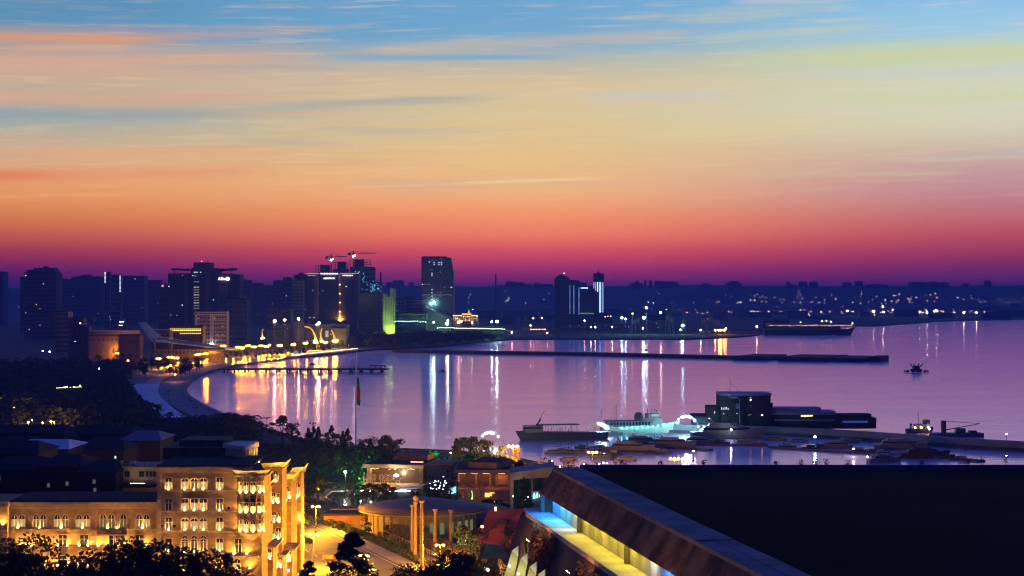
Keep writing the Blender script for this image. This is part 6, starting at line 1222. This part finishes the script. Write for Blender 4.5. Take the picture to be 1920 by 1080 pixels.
for a in (866,876,884): obj('light_screen', MB().box(lx(842+(a-866)*.5,D), lx(847+(a-866)*.5,D), -3-(a-866)*.1, -2.8-(a-866)*.1, lz(924,D), lz(908,D)), emit('ice_screen', (.35,.75,1), 1.3), e)
# grey concrete block with dark openings
D = 600; e = empty('concrete_block', (gx(1000,D), D, 2), 'grey concrete building with square openings and small icy arched lights behind the roof corner', 'building'); ox = e.location.x
gy = mat('museum_grey_wall', (.30,.30,.30), .85, .2, .2, .2)
obj('wall', MB().box(lx(956,D), lx(963,D), 0, 18, 0, lz(887,D)), gy, e); obj('lintel', MB().add([(lx(963,D),0,lz(900,D)),(lx(1040,D),-2,lz(893,D)),(lx(1040,D),-2,lz(874,D)),(lx(963,D),0,lz(886,D)),(lx(963,D),18,lz(886,D)),(lx(1040,D),16,lz(874,D))], [(0,1,2,3),(3,2,5,4)]), gy, e)
obj('pier', MB().box(lx(996,D), lx(999,D), 0, 2, 0, lz(897,D)), gy, e); obj('back_wall', MB().box(lx(963,D), lx(1040,D), 6, 18, 0, lz(896,D)), mat('green_dark_wall', (.08,.12,.06), .8), e); obj('lower_wall', MB().box(lx(997,D), lx(1040,D), -1, 0, 0, lz(920,D)), gy, e)
for k in range(4): obj('arched_light', MB().lathe(lx(1001.5+k*5.4,D), -1.6, [(.42-.05*k,lz(934-k*1.8,D)),(.42-.05*k,lz(928-k*1.4,D)),(.1,lz(922.5-k*.4,D))],8), emit('arched_icy', (.4,.85,1), 1.5), e)
for (x, y, r, m) in ((975,905,.5,L_te),(962,929,.35,L_gr),(983,935,.4,L_gr),(990,930,.25,L_gr)): obj('spotlight', MB().oct(lx(x,D), -2.5, lz(y,D), r*.6), emit('teal_spot', (.3,1,.8), 22), e)
# round restaurant
cx, cyy, R0 = gx(792,573), 573, 18.5; e = empty('round_restaurant', (cx, cyy, 2), 'round restaurant with a wide shallow dark roof and a glowing curved wall', 'restaurant')
obj('roof', MB().lathe(0,0,[(R0+1.2,6.6),(R0+1.4,7.1),(R0-4,8.1),(6,9.4),(.5,9.7)],40), mat('restaurant_roof', (.13,.10,.09), .6, .3, .1, .2), e, smooth=True)
obj('wall', MB().lathe(0,0,[(R0-2,0),(R0-2,6.58)],40), mat('restaurant_glass', (.2,.16,.1), .5), e); obj('fascia', MB().lathe(0,0,[(R0+1.45,6.2),(R0+1.45,6.6)],40), sand, e)
for k in range(20):
    a = math.pi*(1.0+k/19); obj('mullion', MB().cyl((R0-1.9)*math.cos(a),(R0-1.9)*math.sin(a),0,6.5,.16,n=4), sand, e)
for k in range(7): a = math.pi*(1.03+k*.055); dlight(e, (R0-.2)*math.cos(a),(R0-.2)*math.sin(a),6.3,1.0,.8, emit('eave_gold', (1,.55,.1), 190))
for k in range(8): a = math.pi*(1.45+k*.06); obj('glow_panel', MB().cbox((R0-1.8)*math.cos(a),(R0-1.8)*math.sin(a),.6,1.4,.2,3.4, rz=a+math.pi/2), emit('greenish_interior', (.6,.75,.3), .22, False), e)
o = obj('entrance_dome', MB().lathe(0,0,[(22,0),(20,2.6),(12,4.4),(2,5.2)],30), mat('navy_membrane', (.07,.09,.15), .5, .2, .1), smooth=True, label='low navy blue domed roof right of the round restaurant', cat='dome', loc=(gx(858,600),600,2))
# low curved building left of it
e = empty('curved_kiosk', (gx(640,590), 590, 2), 'low red brown curved building between the pond and the round restaurant', 'kiosk'); obj('wall', MB().prism([(-5,-6),(8,-5),(9,3),(-3,3)],0,3.2), MATS['brick_red_wall'], e); obj('roof', MB().prism([(-6,-7),(9,-6),(10,4),(-4,4)],3.21,3.7), roof_d, e); obj('canopy', MB().prism([(-4,4.5),(6,5),(4,12),(-2,12)],3.6,3.9), MATS['brick_red_wall'], e)
# columns
for i, (x, yt, yb, D) in enumerate([(773,946,1040,520),(779,940,1046,508),(790.5,938,1058,492),(816,954,1036,520),(845,956,1030,524)]):
    e = empty('column', (gx(x,D), D, 2), ['slim column standing close behind two others','column with a ball capital in the group of three','tallest right column of the group of three','lone column between the group of three and the last one','last column on the right, by the double lamp'][i], 'column', 'free standing stone columns'); zt = gz(yt,D)-2
    obj('shaft', MB().cyl(0,0,.6,zt-.8,.52,.42,n=12), sand, e, smooth=False); obj('base', MB().box(-.8,.8,-.8,.8,0,.6), sand, e); obj('capital', MB().lathe(0,0,[(.45,zt-.8),(.75,zt-.3),(.75,zt)],10), sand, e)
    if i == 1: obj('ball', MB().lathe(0,0,[(.2,zt),(.7,zt+.4),(.8,zt+.9),(.4,zt+1.5)],8), sand, e)
    ulight(e, 0, -1.7, .1, .6, .5, emit('column_uplight', (1,.46,.11), 110))
# red lit roof on the right and green lit stair
D = 520; e = empty('red_lit_pavilion', (gx(930,D), D, 2), 'slanted concrete pavilion glowing dull red left of the sloping wall', 'pavilion'); ox = e.location.x
rp = mat('red_lit_plaster', (.26,.07,.05), .85, .25, .3, .2)  # the red of the lighting is put into the base colour
obj('roof_plane', MB().add([(lx(893,D),-4,lz(1012,D)),(lx(958,D),-6,lz(1020,D)),(lx(985,D),6,lz(958,D)),(lx(915,D),8,lz(962,D)),(lx(893,D),8,lz(1030,D)),(lx(985,D),6,0)], [(0,1,2,3),(0,3,4),(1,5,2)]), rp, e)
obj('skylight', MB().prism([(lx(932,D),0),(lx(950,D),0),(lx(954,D),3),(lx(934,D),3)], lz(984,D), lz(976,D)), mdark, e)
obj('red_lamp', MB().ico(lx(905,D), -9, lz(1000,D)+3, .35), emit('red_flood', (1,.14,.05), 170), e)
obj('roof_lantern', MB().cbox(lx(929,D), 3, lz(954,D)-1, .7, .5, 1.2), emit('lantern_beige', (1,.7,.35), 1.6), e)
e = empty('green_lit_stair', (gx(877,535), 535, 2), 'outdoor stair and rail glowing green right of the columns', 'stair')
for k in range(8): obj('step', MB().box(-3,2.5,k*.8,k*.8+.8,k*.35,k*.35+.35), concrete, e)
obj('rail', MB().rod((2.8,0,1),(2.8,7,4),.07).rod((2.8,7,4),(5.5,10,6.5),.07), wtrim, e); obj('lamp', MB().ico(-.8,-1.2,2.0,.22), emit('green_flood', (.1,1,.3), 700), e); obj('lamp', MB().ico(5.5,10,7,.3), L_wh, e)
# street lamps by the road
L_str = emit('lamp_orange_street', (1,.40,.01), 15000)
SL = [(588,1002,9,L_str,.34,1.0,'twin orange street lamp over the median nearest the palace corner'),(592,950,8,L_str,.34,1.0,'twin orange street lamp behind the airy lit trees'),(825,1022,6,L_orn,.3,.9,'double orange lamp at the foot of the columns'),(647.5,885,7,emit('lamp_cream_big', (1,.82,.6), 900),.5,0,'cream globe lamp above its reflection in the pond'),(843,876,7,MATS['lamp_cream_big'],.42,0,'cream globe lamp right of the ring pavilion'),(676,940,1.0,MATS['lamp_cream_big'],.16,0,'tiny low lamp left on the pond rim'),(695,941,1.0,MATS['lamp_cream_big'],.16,0,'tiny low lamp right on the pond rim'),(597,917,3,L_orn,.14,0,'small peach lamp in the dark tree behind the palace end'),(808,854,6,L_orn,.22,.9,'twin yellow lamp in front of the green lit tree'),(931,860,6,L_orn,.3,1.4,'double orange lamp left of the glowing autumn tree'),(690,845,4,L_wh,.5,0,'small white lamp right of the flagpole'),(845,849,4,emit('lamp_pinkish', (1,.75,.65), 60),.3,0,'pinkish lamp left of the dark bushy trees'),(1035,864,4,MATS['lamp_pinkish'],.3,0,'pinkish lamp over the orange hedge by the marina'),(1095,870,4,MATS['lamp_pinkish'],.3,0,'pinkish lamp left of the triple orange lamp')]
for (x, y, zt, m, r, tw, lab) in SL:
    D = (CZ-2.1-zt)*F/(y-HZ); street_lamp(gx(x,D), D, zt, lab, 'lamps of the park and street', m=m, r=r, twin=tw)
def multi_lamp(x, y, n, D, lab, m=None, r=.42):
    e = empty('street_lamp', (gx(x,D), D, 2), lab, 'street lamp', 'many headed orange lamps'); zt = gz(y,D)-2
    obj('pole', MB().cyl(0,0,0,zt,.14,n=5), frame_m, e)
    for k in range(n): dx = (k-(n-1)/2)*1.75; obj('arm', MB().rod((0,0,zt-.6),(dx,0,zt-.1),.06), frame_m, e); obj('lamp_head', MB().ico(dx,-.05,zt+.25,r), m or emit('lamp_orange_quay', (1,.42,.01), 1500), e)
multi_lamp(962, 838, 3, 768, 'lamp cluster blazing inside the glowing autumn tree', m=L_orn, r=.4); multi_lamp(1111, 849, 3, 800, 'triple headed orange lamp over the marina quay left of the tinted yacht', r=.42); multi_lamp(1265, 861.5, 3, 800, 'triple headed orange lamp just above the roof edge', r=.42)
for i, D in enumerate((452, 430)): street_lamp({452:-36,430:-33}[D], D, 9, ['added twin orange street lamp hidden before the conifer','added twin orange street lamp below the palace side','twin orange street lamp behind the palace end','farthest twin orange street lamp behind the palace'][i], 'lamps of the park and street', m=L_str, r=.34, twin=1.0)  # hidden street lamps added to brighten the road
# billboard
D = 510; e = empty('billboard', (gx(619,D), D, 2), 'framed roadside billboard lit by a bright orange lamp', 'billboard'); oy = 0
z0, z1 = gz(1062,D)-2, gz(1040,D)-2; w = (gx(634,D)-gx(604,D))/2
obj('panel', MB().box(-w+.1,w-.1,.0,.12,z0+.1,z1-.1), mat('billboard_print', (.4,.3,.16), .6, .4, .6), e); obj('frame', MB().box(-w,w,-.1,.2,z1-.1,z1+.1).box(-w,w,-.1,.2,z0-.1,z0+.1).box(-w-.1,-w+.1,-.1,.2,z0,z1).box(w-.1,w+.1,-.1,.2,z0,z1), mat('billboard_frame', (.2,.08,.05), .6), e)
obj('red_print', MB().box(w*.35,w*.9,-.12,-.02,z0+.3,z1-.3), mat('billboard_red', (.45,.08,.03), .7), e); obj('post', MB().cyl(-.3,.1,0,z0,.22,n=6).cyl(.9,.1,0,z0,.12,n=6), frame_m, e); obj('lamp', MB().ico(-.9,-1.0,(z0+z1)/2,.33), emit('billboard_lamp', (1,.55,.1), 2000), e)
street_lamp(gx(587,500), 500, gz(1020,500)-2, 'plain dark lamp pole standing on the road beside the small cypress', 'lamps of the park and street', m=roof_d, r=.18, twin=0)
# hedges, fence and planters along the road
def hedge(path, h, w, dens, m, label, leaf=.16):
    mb = MB()
    for a, b_ in zip(path, path[1:]):
        L_ = math.hypot(b_[0]-a[0], b_[1]-a[1])
        for _ in range(int(L_*dens)):
            t = random.random(); c = Vector((a[0]+(b_[0]-a[0])*t+random.uniform(-w,w), a[1]+(b_[1]-a[1])*t+random.uniform(-w,w), 2.1+random.random()**.8*h)); u = Vector((random.gauss(0,1), random.gauss(0,1), random.gauss(0,1))).normalized(); v = u.orthogonal().normalized(); s = leaf*random.uniform(.6,1.4); mb.add([c-u*s-v*s*.6, c+u*s-v*s*.6, c+u*s+v*s*.6, c-u*s+v*s*.6], [(0,1,2,3)])
    return obj('hedge', mb, m, label=label, cat='hedge')
hedge(offset(road_r, 6.3)[2:5], 1.3, 1.2, 75, leaf_m, 'low clipped hedge between sidewalk and footpath along the street'); hedge(offset(road_r, -12)[2:4], .8, .8, 45, leaf_a, 'low hedge on the street median')
hedge(offset(road_r, 17)[2:5], 3.6, 3.0, 190, leaf_a, 'tall reed-like shrubs behind the picket fence')
fp = offset(road_r, 13.2)[2:5]; e = empty('picket_fence', (*fp[1], 2.1), 'pale picket fence along the footpath below the round restaurant', 'fence')
for a, b_ in zip(fp, fp[1:]):
    L_ = math.hypot(b_[0]-a[0], b_[1]-a[1]); n = int(L_/1.5)
    for k in range(n): t = k/n; x, y = a[0]+(b_[0]-a[0])*t-fp[1][0], a[1]+(b_[1]-a[1])*t-fp[1][1]; 
    me_p = MB().box(-.09,.09,-.06,.06,0,1.5).mesh('picket', MATS['warm_paving'])
    for k in range(n): t = k/n; o = bpy.data.objects.new('picket', me_p); COL.objects.link(o); o.parent = e; o.location = (a[0]+(b_[0]-a[0])*t-fp[1][0], a[1]+(b_[1]-a[1])*t-fp[1][1], 0)
    obj('rail', MB().rod((a[0]-fp[1][0],a[1]-fp[1][1],1.2),(b_[0]-fp[1][0],b_[1]-fp[1][1],1.2),.07), MATS['warm_paving'], e)
# street cars parked? none visible; benches along the pond
# trees of the park and street
T = [('lit0',566,905,640,'airy lit tree left of the street lamps',1.0),('lit1',585,938,615,'airy lit tree with thin branches over the street',1.0),('lit2',603,946,610,'second airy lit tree over the street',1.0),('pale1',620,958,585,'round lit tree by the kerb',.9),('broad1',596,890,660,'big dark tree behind the palace end',1.5),('broad2',580,896,650,'dark tree touching the palace end',1.3),
 ('pale0',660,893,655,'yellow green lit tree beside the pond',1.2),('broad0',688,905,640,'left dark round tree before the ring pavilion',1.4),('broad1',705,908,640,'second dark round tree before the ring pavilion',1.4),('broad2',724,906,640,'third dark round tree before the ring pavilion',1.4),('broad0',740,912,636,'fourth dark round tree before the ring pavilion',1.2),
 ('broad1',775,918,620,'dark dome shaped tree behind the columns',1.3),('broad2',820,890,630,'dark tree sprinkled with blue white lights',1.5),('broad0',842,900,625,'dark tree right of the one with blue lights',1.3),('pale2',806,905,628,'faintly lit tree behind the group of columns',1.0),('broad1',983,897,590,'black tree before the grey concrete building',.9),
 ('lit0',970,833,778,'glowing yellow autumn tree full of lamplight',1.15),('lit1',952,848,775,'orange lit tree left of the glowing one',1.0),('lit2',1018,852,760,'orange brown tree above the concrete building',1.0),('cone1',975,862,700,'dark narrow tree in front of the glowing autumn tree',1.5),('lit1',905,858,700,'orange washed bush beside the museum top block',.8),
 ('pale0',806,832,735,'green lit tree behind the ring pavilion',1.2),('pale1',720,848,720,'green tinted tree left of the ring pavilion top',1.4),('pale2',740,845,730,'second green tinted tree left of the ring pavilion top',1.2),('broad2',880,850,720,'dark tree right of the green lit tree',1.2),
 ('broad0',690,978,560,'dark round tree below the glowing curved wall',1.2),('broad1',726,984,552,'second dark round tree below the glowing wall',1.2),('lit0',712,995,540,'brown lit tree behind the reed shrubs',1.0),('lit2',745,1000,535,'second brown lit tree behind the reed shrubs',1.0),('broad2',870,985,505,'dark tree under the green lit stair',1.2),('broad0',895,990,498,'dark tree before the red lit pavilion',1.2),('broad1',955,985,500,'dark tree right of the red skylight',1.0),
 ('lit1',805,1040,470,'red brown lit bush between the columns',1.1),('pale1',1190,858,800,'green tinted shrub tree behind the roof edge',1.0),('broad2',1150,850,800,'dark green tree right of the triple lamp',1.4),('broad0',1300,858,800,'dark leafy shrub behind the roof edge',1.1)]
for (key, x, yt, D, lab, wf) in T: tree(key, x, yt, D, lab, group='trees of the park', wf=wf)
for k in range(22):
    x = 985+k*9+random.uniform(-3,3); D = random.uniform(735,765); tree_at(random.choice(['lit0','lit1','lit2']), gx(x,D), D, random.uniform(.35,.55), f'{ordn(k)} from the left of the orange lit shrubs along the marina quay', group='orange lit shrubs along the marina quay', name='shrub', cat='shrub')
for i, (x, D) in enumerate(((1000,752),(1050,750),(1090,755),(1140,752),(955,742),(1180,755))): obj('garden_lamp', MB().ico(0,0,0,.35), emit('quay_orange', (1,.38,.01), 900), label=f'{ordn(i)} orange garden lamp hidden in the shrubs along the marina quay', cat='lamp', group='garden lamps in the quay shrubs', loc=(gx(x,D), D-1, 5.0))
obj('green_garden_lamp', MB().ico(0,0,0,.4), emit('green_garden', (.12,1,.10), 7000), label='green garden lamp under the green lit tree', cat='lamp', loc=(gx(812,728), 727, 4.5)); obj('green_garden_lamp', MB().ico(0,0,0,.3), MATS['green_garden'], label='green garden lamp left of the ring pavilion', cat='lamp', loc=(gx(702,712), 711, 5))
for k in range(26):
    a = random.uniform(0,6.28); obj('fairy_light', MB().oct(0,0,0,.11), emit('fairy_light', (.8,.85,1), 20, False), label='tiny blue white light twinkling in the dark tree by the columns', cat='light', group='fairy lights in the dark tree', loc=(gx(822+random.uniform(-16,16),620), 620, gz(905+random.uniform(-12,14),620)))
for k in range(18): x = 590+k*9.5; D = gd(996+k*3.2,2)+14; tree_at('bush' if k % 2 else 'bushd', gx(x+20,D), D, random.uniform(.8,1.3), f'{ordn(k)} from the left of the planted bushes behind the picket fence', group='bushes behind the picket fence', name='bush', cat='bush')
pts = []
for k in range(300):
    x = random.uniform(555,1010); D = random.uniform(570,735)
    if 690 < x < 905 and D < 640: continue
    if 600 < x < 720 and D < 680: continue
    if 675 < x < 965 and 640 < D: continue
    pts.append((gx(x,D), D, random.uniform(1.5,3.5), 2.5))
woods('park_shrubbery', pts, 0, leaf_d, n=90, leaf=.28)
# ---------------------------------------------------------------- terraced concrete building at the right
random.seed(51)
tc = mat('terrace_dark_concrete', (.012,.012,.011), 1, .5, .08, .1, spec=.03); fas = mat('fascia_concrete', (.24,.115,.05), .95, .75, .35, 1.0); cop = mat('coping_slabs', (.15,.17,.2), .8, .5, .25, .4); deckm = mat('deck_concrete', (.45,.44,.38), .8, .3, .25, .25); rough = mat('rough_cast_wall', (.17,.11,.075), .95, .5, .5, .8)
tb = empty('terraced_building', (0, 0, 0), 'large dark concrete terraced building with a flat roof and a colour lit gallery', 'building')
zt = CZ-16.0; A0 = Vector((3.7,170.0)); A1 = Vector((14.3,104.5)); d = (A1-A0).normalized(); nL = Vector((-d.y, d.x)); nL = -nL if nL.x > 0 else nL   # outward (to the left)
A2 = A0+d*170
def off(p, k, z): q = p+nL*k; return (q.x, q.y, z)
# roof slab and parapet
roofp = [tuple(A0-nL*2.55), (120, A0.y+1.5), (120,-20), tuple(A2-nL*2.55)]
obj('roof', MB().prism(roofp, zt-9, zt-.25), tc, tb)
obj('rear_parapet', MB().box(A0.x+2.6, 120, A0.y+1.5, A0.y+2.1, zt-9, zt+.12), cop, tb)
# coping slabs along the slanted edge, each its own piece
me = None; L_ = (A2-A0).length; n = 30
for k in range(n):
    for j in range(2):
        a = A0+d*(L_*k/n+.03); b_ = A0+d*(L_*(k+1)/n-.03); o0, o1 = (-.03-1.3*j, -1.28-1.3*j); z = zt+random.uniform(-.02,.03)
        obj('coping_slab', MB().prism([off(a,o0,0)[:2], off(b_,o0,0)[:2], off(b_,o1,0)[:2], off(a,o1,0)[:2]], zt-.2, z+.06), cop, tb)
# leaning fascia
def quadwall(nm, k0, z0, k1, z1, m, th=.5, p=A0, q=A2): return obj(nm, MB().add([off(p,k0,z0),off(q,k0,z0),off(q,k1,z1),off(p,k1,z1),off(p,k0-th,z0),off(q,k0-th,z0),off(q,k1-th,z1),off(p,k1-th,z1)], [(0,1,2,3),(4,7,6,5),(0,4,5,1),(3,2,6,7),(0,3,7,4),(1,5,6,2)]), m, tb)
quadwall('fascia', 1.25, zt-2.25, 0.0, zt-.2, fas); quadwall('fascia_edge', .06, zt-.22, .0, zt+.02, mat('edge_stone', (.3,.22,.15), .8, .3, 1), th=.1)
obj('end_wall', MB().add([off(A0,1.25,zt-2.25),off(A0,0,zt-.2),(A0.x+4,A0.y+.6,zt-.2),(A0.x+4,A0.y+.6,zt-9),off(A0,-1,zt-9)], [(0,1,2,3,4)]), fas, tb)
# gallery wall behind, deck below
zd = CZ-20.0
q = quadwall('gallery_wall', .25, zd-.1, .25, zt-1.9, mat('gallery_plaster', (.35,.34,.3), .85, .35, .35, .4), th=.3, p=A0+d*1.5)
dk0 = 2.35
for k in range(30):
    for j in range(2):
        a = A0+d*(L_*k/30+.04-6*0); b_ = A0+d*(L_*(k+1)/30-.01); w0 = .27+1.05*j
        obj('deck_slab', MB().prism([off(a,w0,0)[:2], off(b_,w0,0)[:2], off(b_,w0+1.03,0)[:2], off(a,w0+1.03,0)[:2]], zd-.3, zd+.002*j), deckm, tb)
obj('deck_lip', MB().prism([off(A0,2.36,0)[:2], off(A2,2.36,0)[:2], off(A2,2.5,0)[:2], off(A0,2.5,0)[:2]], zd-.35, zd+.08), deckm, tb)
obj('landing', MB().prism([(A0.x-2.4,A0.y+.2),(A0.x+.6,A0.y+.2),(A0.x+1.8,A0.y+3.4),(A0.x-2.6,A0.y+3.2)], zd-.3, zd-.01), deckm, tb)
for k in range(8):
    c = A0+d*(15+k*18.0); obj('gallery_column', MB().cbox(*(c+nL*.5), zd, .35, .3, zt-2.2-zd, rz=math.atan2(d.y,d.x)), mat('column_dark', (.10,.09,.08), .8), tb)
obj('end_column', MB().cbox(*(A0+nL*.9), zd, .35, .35, zt-2.25-zd), MATS['edge_stone'], tb)
for k in range(38):
    a = A0+d*(2+k*3.0); b_ = A0+d*(4.9+k*3.0); obj('wall_panel', MB().prism([off(a,.255,0)[:2], off(b_,.255,0)[:2], off(b_,.30,0)[:2], off(a,.30,0)[:2]], zd+.05, zt-2.4), MATS['gallery_plaster'], tb)
# coloured strip lamps under the fascia
ev = {'b':emit('strip_blue', (.02,.2,1), 150),'c':emit('strip_cyan', (.12,.6,1), 130),'w':emit('strip_white', (1,.95,.7), 80),'y':emit('strip_yellow', (1,.74,.03), 75)}
seq = [('b',1,.8),('b',3.4,.8),('c',6,.8),('c',9,.7),('w',12,.8),('y',16,1),('y',19.5,1),('y',23,1),('y',26.5,1),('y',30,1),('y',33.5,1),('y',37,.7),('w',40,.8),('b',44,1.2),('b',48,1.2),('b',52,1),('y',60,1),('y',68,1),('y',76,1)]
for c, s, k in seq:
    a = A0+d*s; b_ = A0+d*(s+2.2*k); obj('strip_light', MB().add([off(a,1.02,zt-2.3),off(b_,1.02,zt-2.3),off(b_,.86,zt-2.3),off(a,.86,zt-2.3)], [(0,3,2,1),(0,1,2,3)]), ev[c], tb)
for s in (12, 30, 48, 64):  # warm floods added to bring a brown glow onto the fascia
    c = A0+d*s; q = c+nL*4.4; wash(tb, q.x, q.y, zd-1.0, (c+nL*.6).x, (c+nL*.6).y, zt-1.0, .22, .14, emit('fascia_wash', (1,.30,.05), 330))
# battered outer wall under the deck, rough cast and spreading outward
def face(nm, s0, s1, k0, z0, k1, z1, m): a, b_ = A0+d*s0, A0+d*s1; return obj(nm, MB().add([off(a,k0,z0),off(b_,k0,z0),off(b_,k1,z1),off(a,k1,z1)], [(0,1,2,3)]), m, tb)
face('battered_wall', -2.5, 150, 2.45, zd-.32, 9.5, zd-21, mat('battered_concrete', (.09,.055,.045), .9, .4, .12, .3))
o = obj('battered_end', MB().add([off(A0-d*2.5,2.45,zd-.32),(A0.x+3,A0.y+3.5,zd-.32),(A0.x+5,A0.y+10,zd-21),off(A0-d*2.5,9.5,zd-21)], [(0,1,2,3)]), MATS['battered_concrete'], tb)
# ivy-like dry creeper on the battered wall, lit from below
mb = MB()
def on_wall(s, t): a = A0+d*s; k = 2.6+7.05*t; q = a+nL*k; return Vector((q.x, q.y, zd-.2-20.7*t))
for (s0, s1, wig, n, t0, t1) in ((6,15,2.0,5200,.0,.55),(26,36,2.0,3600,.02,.5),(44,60,2.0,3200,0,.4)):
    for _ in range(n):
        t = random.uniform(t0,t1); s = random.uniform(s0,s1)+t*14+math.sin(t*22)*1.0+math.sin(t*51+s0)*.6; c = on_wall(s,t)+Vector((nL.x,nL.y,.3))*random.uniform(0,.45); u = Vector((random.gauss(0,1), random.gauss(0,1), random.gauss(0,1))).normalized(); v = u.orthogonal().normalized(); z = random.uniform(.04,.12); mb.add([c-u*z*1.6-v*z*.5, c+u*z*1.6-v*z*.5, c+u*z*1.6+v*z*.5, c-u*z*1.6+v*z*.5], [(0,1,2,3)])
obj('creeper', mb, mat('dry_creeper', (.24,.17,.10), .9, .5, 1.5), tb, kind='stuff')
for s, t in ((16,.62),(40,.6)): c = on_wall(s,t)+Vector((nL.x,nL.y,0))*1.6; obj('uplight', MB().ico(c.x,c.y,c.z,.14), emit('wall_uplight', (1,.5,.18), 1500), tb)
# folded fins, their lit top faces coloured whiter than the body
fw = mat('fin_pale_concrete', (.42,.42,.24), .8, .2, .6, .2); fww = mat('fin_lit_face', (.75,.76,.66), .7)
for i, (x, y) in enumerate([(972,1023),(989,1037),(1006,1053),(1022,1067),(1038,1081)]):
    D = 128-i*3.2; e = empty('folded_fin', (gx(x,D), D, gz(y,D)), ['farthest of the lit topped folded concrete fins','second farthest of the lit topped folded fins','middle one of the lit topped folded fins','fourth of the lit topped folded fins, next to the frame edge','nearest fin, only its tip above the frame edge'][i], 'concrete fin', 'folded concrete fins beside the sloping wall')
    a, b_, c = (0,0,0), (-.42,.0,-.45), (.02,-.55,-.75)
    obj('white_face', MB().add([(.0,0,0),(-.44,.1,-.36),(-.02,-.1,-.78),(.06,.25,-.1),(.04,.15,-.78)], [(0,1,2),(0,2,4,3)]), fww, e)
    obj('fin_body', MB().add([(-.44,.1,-.36),(-.02,-.1,-.78),(-1.0,-.6,-5.5),(-1.9,-.3,-5.0),(-.06,.6,-.5),(-1.3,.9,-5)], [(0,1,2,3),(0,3,5,4),(1,4,5,2)]), fw, e)
    obj('fin_light', MB().ico(-.62,-1.0,-1.25,.07), emit('fin_lamp', (1,.88,.36), 420), e)
# small tufts and fittings along the far parapet
for i, (x, h) in enumerate([(1166,.5),(1238,.35),(1319,.45),(1454,.35),(1502,.45),(1530,.55),(1550,.6),(1590,.5),(1728,.4),(1815,.4),(1840,.8),(1885,.9)]):
    D = A0.y+1.8; e = empty('parapet_shrub', (gx(x,D), D, zt+.12), f'{ordn(i)} from the left of the small dark tufts rising over the far roof parapet', 'shrub', 'tufts over the far roof parapet'); mb = MB()
    for _ in range(60):
        c = Vector((random.gauss(0,.13), random.gauss(0,.1), random.uniform(0,h))); u = Vector((random.gauss(0,.4), random.gauss(0,.4), 1)).normalized(); v = u.orthogonal().normalized(); z = .06; mb.add([c-u*z-v*z*.4, c+u*z-v*z*.4, c+u*z+v*z*.4, c-u*z+v*z*.4], [(0,1,2,3)])
    obj('leaves', mb, leaf_d, e, kind='stuff'); obj('stem', MB().rod((0,0,-.1),(0,0,h*.8),.02), bark, e)
obj('roof_mound', MB().box(0,0,0,0,0,0), tc) if False else None
# ---------------------------------------------------------------- dark trees on the slope in front
random.seed(61)
FT = [('near0',-5,1012,250,1.4,'leftmost black tree in front of the palace wing'),('near1',30,1008,245,1.1,'second black tree at the lower left corner'),('near0',62,1016,240,.9,'third black tree at the lower left, before the wing'),('near1',105,1074,235,1.0,'low black treetop under the small lit windows'),('near1',135,1062,240,1.1,'black treetop left of the broad one before the wing'),('near0',165,1052,245,1.1,'black treetop fifth along the palace front'),('near1',200,1036,240,1.2,'broad black tree in front of the wing'),('near0',232,1022,238,1.0,'rounded black tree rising against the wing'),('near1',258,1014,240,1.0,'tallest black tree before the wing'),('near0',285,1028,245,.9,'black tree at the foot of the palace corner strip'),('near1',312,1042,240,.9,'black tree under the left palace windows'),('near0',345,1046,236,1.0,'black tree under the triple arched windows'),('near1',378,1030,238,1.0,'pointed black tree before the palace front'),('near0',400,1056,235,1.0,'black tree right of the pointed one'),('near1',436,1066,232,.9,'low black treetop before the corner bay'),
 ('bigcone',660,994,330,1.75,'large black conifer standing before the street'),('bigcone',579,1049,330,1.3,'small black cypress before the street'),('near0',640,1062,320,.9,'low black crown at the left foot of the large conifer'),('near1',776,1062,300,1.2,'black bushy crown right of the street'),('near0',812,1044,300,1.1,'black crown before the columns'),('near1',850,1036,300,1.1,'black crown right of the columns'),('near0',885,1024,290,1.0,'black crown below the red lit pavilion'),('near1',830,1066,280,1.2,'near black crown at the bottom before the columns')]
for (key, x, yt, D, wf, lab) in FT:
    zb = hill_z(gx(x,D), D)-1; tree(key, x, yt, D, lab, zb=zb, group='black trees on the near slope', wf=wf*(1.0))
for k in range(16):
    D = random.uniform(150,190); x = random.uniform(880,945); y = 1050+random.uniform(-10,25); tree('lit%d'%(k%3), x, y, D, f'{ordn(k)} from the back of the dry shrubs left of the fins', zb=gz(1095,D), group='dry shrubs beside the fins', name='shrub', cat='shrub')
obj('shrub_lamp', MB().ico(0,0,0,.12), emit('shrub_orange', (1,.5,.15), 3000), label='small orange lamp among the dry shrubs left of the fins', cat='lamp', loc=(gx(915,165), 163, gz(1062,165)))
# ---------------------------------------------------------------- labels of the lamp rows, told apart by their place in the row
NM = {'lamps of the far shore road':'{} orange lamp from the left in the level lamp row of the far shore','bright lamps of the far shore':'{} from the left of the brighter yellow lamps along the far shore','lamps below the blue lit towers':'{} orange lamp from the left in the close row below the blue lit towers','lamps in the left haze':'{} from the left of the faint pinprick lamps in the left haze','red lamps on the far hillside':'{} from the left of the red lamps on the far hillside','promenade edge lamps':'{} from the left in the chain of small lamps on the far promenade curve','low lamps among the avenue trees':'{} from the left of the low garden lamps glinting among the avenue trees','fairy lights in the dark tree':'{} from the left of the blue white lights in the dark tree by the columns','low town blocks below the far ridge':'{} from the left of the low hazy blocks below the far ridge'}
GR = {}
for o in SC.objects:
    if o.parent is None and o.get('group') in NM: GR.setdefault(o['group'], []).append(o)
for g, os_ in GR.items():
    os_.sort(key=lambda o: o.location.x/o.location.y)
    for i, o in enumerate(os_): o['label'] = NM[g].format(ordn(i))
